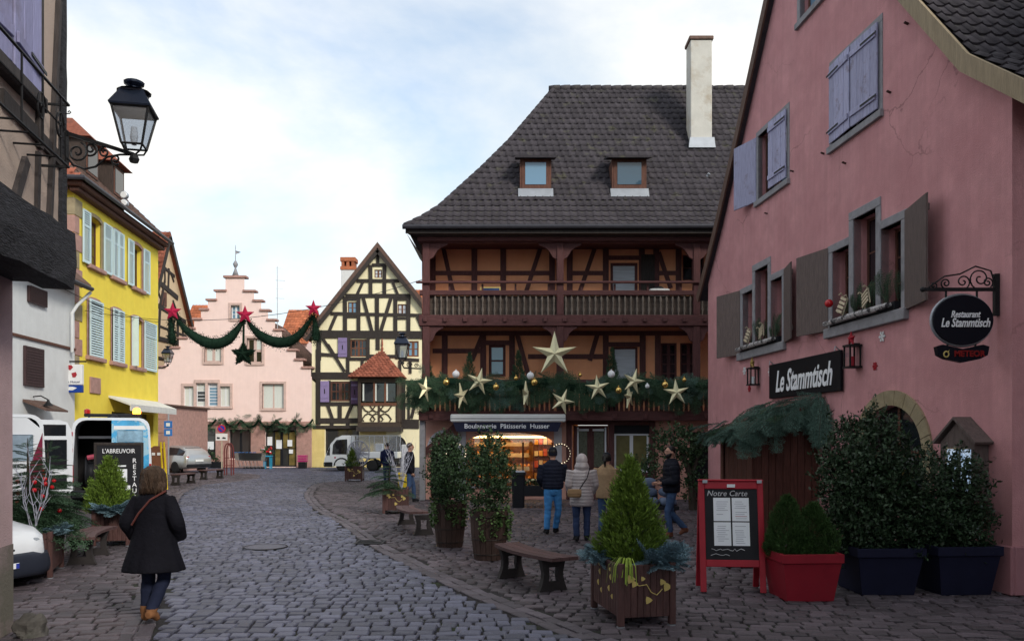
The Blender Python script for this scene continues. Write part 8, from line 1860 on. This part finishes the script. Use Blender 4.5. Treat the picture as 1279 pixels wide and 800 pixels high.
    hm = Matrix.Translation(hc) @ Matrix.Rotation(headyaw, 4, 'Z')
    if hair:
        hb = MB(); m_, kind = hair
        if kind == 'bob':
            hb.ell((0, -.025, .03), (.125, .12, .115), 16, 12); hb.loft([(0, -.045, -.135, .10, .07), (0, -.045, -.10, .145, .10), (0, -.04, -.03, .14, .105), (0, -.03, .04, .125, .11)], 18)
            for q in range(16): a = math.pi*(1.0+q/15); hb.ell((.13*math.cos(a), -.035+.095*math.sin(a), -.09+.035*math.sin(q*2.3)), (.03, .028, .06), 8, 6)
        elif kind == 'short': hb.ell((0, -.022, .035), (.084, .094, .092), 16, 12)
        elif kind == 'beard': hb.ell((0, -.022, .038), (.083, .092, .090), 16, 12)
        elif kind == 'pony': hb.ell((0, -.03, .03), (.09, .095, .10), 16, 12); hb.tube([(0, -.11, .03), (0, -.15, -.04), (0, -.14, -.16)], [.03, .035, .015], 8)
        if kind == 'bob':
            sb_ = MB()
            for q in range(240):
                a = R.uniform(math.pi*.95, math.pi*2.05); ph = R.uniform(0, 6.28); P_ = []
                for s in np.linspace(0, 1, 7):
                    el = math.pi/2*(1-min(1, s*1.7)); rr_ = .128*math.cos(el)+.012*math.sin(s*9+ph)*s; aa = a+.10*math.sin(s*7+ph)
                    P_.append(((rr_+.014*s)*math.cos(aa), -.03+(rr_*.95)*math.sin(aa), .035+.118*math.sin(el)-max(0, s-.55)*.42+R.uniform(-.004, .004)))
                sb_.tube(P_, [.004, .006, .006, .006, .006, .005, .002], 4)
            sb_.xf(Matrix.Scale(k, 4)); o = sb_.build('hair_strands', m_, t, True); o['kind'] = 'stuff'; o.matrix_local = hm
        hb.xf(Matrix.Scale(k, 4)); hme = remesh(hb, .009, 2); hme.materials.append(m_); o = link('hair', hme, t); o.matrix_local = hm
        if kind == 'beard':
            bb = MB(); bb.loft([(0, .045, -.115, .03, .03), (0, .042, -.095, .055, .052), (0, .035, -.06, .069, .066), (0, .02, -.03, .078, .066), (0, .005, .0, .079, .03)], 16); bb.xf(Matrix.Scale(k, 4)); bm_ = remesh(bb, .008, 2); bm_.materials.append(m_); o = link('beard', bm_, t); o.matrix_local = hm
            for s in (-1, 1):
                e = MB().ell((s*.030*k, .088*k, .010*k), (.010*k, .006*k, .006*k), 8, 6).build('eye', mat('eye_dark', (.03, .02, .015), .2), t); e.matrix_local = hm
                e = MB().ell((s*.030*k, .092*k, .030*k), (.020*k, .006*k, .005*k), 8, 6).build('eyebrow', m_, t); e.matrix_local = hm
    if hat:
        m_, kind = hat; hb = MB()
        if kind == 'beanie': hb.loft([(0, -.006, -.04, .090, .104), (0, -.006, .035, .094, .108), (0, -.006, .05, .089, .103), (0, -.008, .10, .078, .090), (0, -.01, .135, .045, .05), (0, -.01, .142, .01, .01)], 18)
        elif kind == 'bobble': hb.loft([(0, -.006, -.02, .090, .104), (0, -.006, .03, .096, .110), (0, -.008, .09, .085, .095), (0, -.01, .135, .05, .055), (0, -.01, .145, .01, .01)], 18); hb.ell((0, -.01, .165), .035, 10, 8)
        elif kind == 'hood': hb.ell((0, -.035, .01), (.118, .122, .142), 18, 14); hb.loft([(0, -.05, -.20, .12, .10), (0, -.05, -.12, .15, .125), (0, -.045, -.04, .12, .11)], 18)
        hb.xf(Matrix.Scale(k, 4)); o = link('hood' if kind == 'hood' else 'hat', remesh(hb, .010, 2), t); o.data.materials.append(m_); o.matrix_local = hm
    return t
def stand_legs(w=.095, step=.0, k=1., z=0.):
    out = []
    for s in (-1, 1): out.append(((s*w, 0, .90*k), (s*(w+.005), s*step*.5+.02, .48*k), (s*w, s*step, .085), (s*(w+.03), s*step+.15, .035)))
    return tuple(out)
C_black = cloth('black_wool', (.008, .008, .012)); C_jean = cloth('dark_jeans', (.016, .020, .042)); C_blue = cloth('bright_blue_jeans', (.06, .22, .50)); C_navy = cloth('navy_quilt', (.012, .014, .026), .7); C_silver = mat('silver_quilt', (.34, .30, .31), .38, .12, 6, .2, 30, spec=.6); C_jean2 = cloth('indigo_jeans', (.03, .045, .10)); C_jean3 = cloth('mid_blue_jeans', (.05, .085, .17)); C_beige = cloth('beige_wool', (.30, .20, .12)); C_bl2 = cloth('black_jacket', (.012, .013, .02), .6)
S_tan = mat('tan_suede', (.20, .09, .04), .8, .15); S_dark = mat('dark_shoe', (.012, .012, .016), .5); S_orange = mat('orange_brown_shoe', (.14, .05, .03), .6)
Hbrown = mat('brown_hair', (.055, .034, .023), .5, .5, 6, .6, 30, grain=(6, 6, 1)); Hblack = mat('black_hair', (.012, .010, .010), .45, .3, 20)
# --- woman in a flared black coat walking away
k = 1.64/1.70; lg = (((-.09, 0, .87), (-.085, .05, .47), (-.07, -.02, .09), (-.085, .14, .035)), ((.09, 0, .87), (.095, .10, .50), (.075, -.12+.16, .17), (.085, .12+.02, .05)))
lg = (lg[0], ((.09, 0, .87), (.085, .06, .47), (.075, -.20, .15), (.085, -.08, .045)))
ar = (((-.155, 0, 1.335), (-.275, -.05, 1.08), (-.25, .08, .90)), ((.155, 0, 1.335), (.285, -.05, 1.08), (.26, .08, .90)))
fa = gp(181, 776)
W1 = person('woman in a flared black coat walking away up the street', (fa.x+.09, fa.y+.02, 0), rad(-4), lg, ar, C_jean, S_tan, dict(mat=C_black, folds=.045, secs=[(0, -.02, .575, .345, .25), (0, -.02, .62, .335, .24), (0, -.01, .80, .275, .20), (0, 0, .98, .225, .165), (0, 0, 1.10, .205, .15), (0, 0, 1.28, .225, .15), (0, 0, 1.39, .20, .13), (0, 0, 1.45, .10, .10)], collar=.085, sleeve=(.080, .085, .080, .076, .07)), H=1.64, hair=(Hbrown, 'bob'), fat=1.08, hands=False)
MB().tube([(.17, -.06, 1.42), (.05, -.165, 1.33), (-.08, -.17, 1.18), (-.16, -.155, 1.06)], .011, 6).build('bag_strap', mat('brown_strap', (.10, .03, .025), .5), W1)
# --- man in a cap and bright jeans, woman in silver, third person in beige
fb = gp(691, 667)
lg = (((-.09, 0, .92), (-.10, .02, .49), (-.125, .0, .085), (-.16, .13, .035)), ((.09, 0, .92), (.12, .06, .50), (.075, .18, .085), (.14, .30, .035)))
ar = (((-.21, 0, 1.42), (-.27, .02, 1.14), (-.20, .16, 1.00)), ((.21, 0, 1.42), (.28, .06, 1.16), (.20, .26, 1.12)))
person('man in dark cap, black jacket and bright blue jeans seen from behind', (fb.x, fb.y, 0), rad(4), lg, ar, C_blue, S_dark, dict(mat=C_navy, quilt=.075, secs=[(0, 0, .90, .19, .14), (0, 0, .96, .215, .16), (0, 0, 1.10, .215, .155), (0, 0, 1.28, .225, .155), (0, 0, 1.39, .20, .13), (0, 0, 1.45, .10, .10)], collar=.08), H=1.76, hair=(Hblack, 'short'), hat=(C_bl2, 'beanie'), fat=1.05)
k = 1.64
lg = stand_legs(.10, .04, .965); ar = (((-.19, 0, 1.36), (-.24, .0, 1.09), (-.20, .14, .93)), ((.19, 0, 1.36), (.25, .0, 1.09), (.21, .12, .92)))
Y3 = 15.3; x3 = (727-640)/1000*Y3
W2 = person('woman in a shiny silver quilted coat with the hood up', (x3, Y3, 0), rad(2), lg, ar, C_jean2, S_dark, dict(mat=C_silver, quilt=.062, secs=[(0, 0, .70, .20, .16), (0, 0, .76, .225, .175), (0, 0, .95, .215, .165), (0, 0, 1.08, .20, .15), (0, 0, 1.28, .215, .15), (0, 0, 1.38, .195, .13), (0, 0, 1.45, .11, .10)], collar=.06, sleeve=(.095, .085, .075, .07, .055)), H=1.64, hat=(C_silver, 'hood'))
b_ = thing('handbag', 'tan handbag worn on the hip of the woman in silver', 'bag', (x3-.16, Y3-.235, .93), rad(2)); MB().loft([(0, 0, -.07, .11, .045), (0, 0, -.03, .135, .055), (0, 0, .06, .13, .05), (0, 0, .085, .11, .03)], 16, pw=4).build('body', mat('tan_leather', (.27, .17, .09), .5, .1), b_, True); MB().box(-.13, .13, -.064, -.054, -.0, .075).build('flap', mat('tan_leather', (.27, .17, .09)), b_); MB().tube([(.10, 0, .08), (.24, -.03, .30), (.30, .04, .48)], .010, 5).build('strap', S_dark, b_)
Y4 = 15.9; x4 = (758-640)/1000*Y4; lg = stand_legs(.09, .05, .97); ar = (((-.19, 0, 1.37), (-.25, .0, 1.10), (-.17, .18, 1.04)), ((.19, 0, 1.37), (.25, .0, 1.10), (.16, .2, 1.05)))
person('person in a beige coat and dark woolly hat half hidden by the golden thuja', (x4, Y4, 0), rad(-22), lg, ar, C_jean3, S_dark, dict(mat=C_beige, folds=.03, secs=[(0, 0, .80, .22, .16), (0, 0, .95, .21, .155), (0, 0, 1.10, .20, .15), (0, 0, 1.28, .21, .15), (0, 0, 1.39, .19, .13), (0, 0, 1.46, .11, .10)], collar=.09), H=1.66, hair=(Hblack, 'pony'), hat=(C_bl2, 'beanie'))
# --- bearded man striding left
Y5 = 15.95; x5 = (839-640)/1000*Y5
lg = (((-.085, 0, .91), (-.09, .10, .50), (-.09, .05, .085), (-.10, .20, .035)), ((.085, 0, .91), (.09, -.02, .49), (.09, -.32, .15), (.09, -.20, .045)))
ar = (((-.21, 0, 1.41), (-.25, .0, 1.13), (-.16, .24, 1.09)), ((.21, 0, 1.41), (.25, -.02, 1.13), (.14, .25, 1.08)))
person('bearded man in a black padded jacket striding to the left', (x5, Y5, 0), rad(96), lg, ar, C_jean3, S_orange, dict(mat=C_bl2, quilt=.085, secs=[(0, 0, .84, .19, .145), (0, 0, .92, .215, .165), (0, 0, 1.10, .215, .16), (0, 0, 1.28, .225, .16), (0, 0, 1.39, .205, .135), (0, 0, 1.46, .12, .11)], collar=.085, sleeve=(.10, .088, .078, .07, .058)), H=1.80, hair=(Hblack, 'beard'), face=True, headyaw=rad(16))
# --- far walkers at the bakery corner
Y6 = 24.4; x6 = (512-640)/1000*Y6
lg = (((-.085, 0, .91), (-.09, .14, .50), (-.09, .16, .085), (-.10, .31, .035)), ((.085, 0, .91), (.09, -.04, .49), (.09, -.30, .14), (.09, -.18, .045)))
ar = (((-.20, 0, 1.40), (-.24, -.05, 1.12), (-.20, .10, .92)), ((.20, 0, 1.40), (.24, -.08, 1.12), (.20, .04, .90)))
person('man in a dark jacket and jeans walking past the bakery corner', (x6, Y6, 0), rad(-70), lg, ar, C_jean3, S_dark, dict(mat=C_bl2, secs=[(0, 0, .84, .20, .15), (0, 0, .95, .21, .16), (0, 0, 1.10, .21, .155), (0, 0, 1.28, .22, .155), (0, 0, 1.39, .20, .13), (0, 0, 1.46, .11, .10)], collar=.06), H=1.80, hair=(Hbrown, 'short'), face=True)
Y7 = 33.; x7 = (484-640)/1000*Y7
person('person in a dark blue jacket in front of the white truck bed', (x7, Y7, 0), rad(20), stand_legs(.09, .1, 1.), ar, C_jean2, S_dark, dict(mat=cloth('dark_blue_jacket', (.014, .02, .06)), secs=[(0, 0, .84, .20, .15), (0, 0, .95, .21, .16), (0, 0, 1.10, .21, .155), (0, 0, 1.28, .22, .155), (0, 0, 1.39, .20, .13), (0, 0, 1.46, .11, .10)], collar=.06), H=1.74, hair=(Hblack, 'short'))
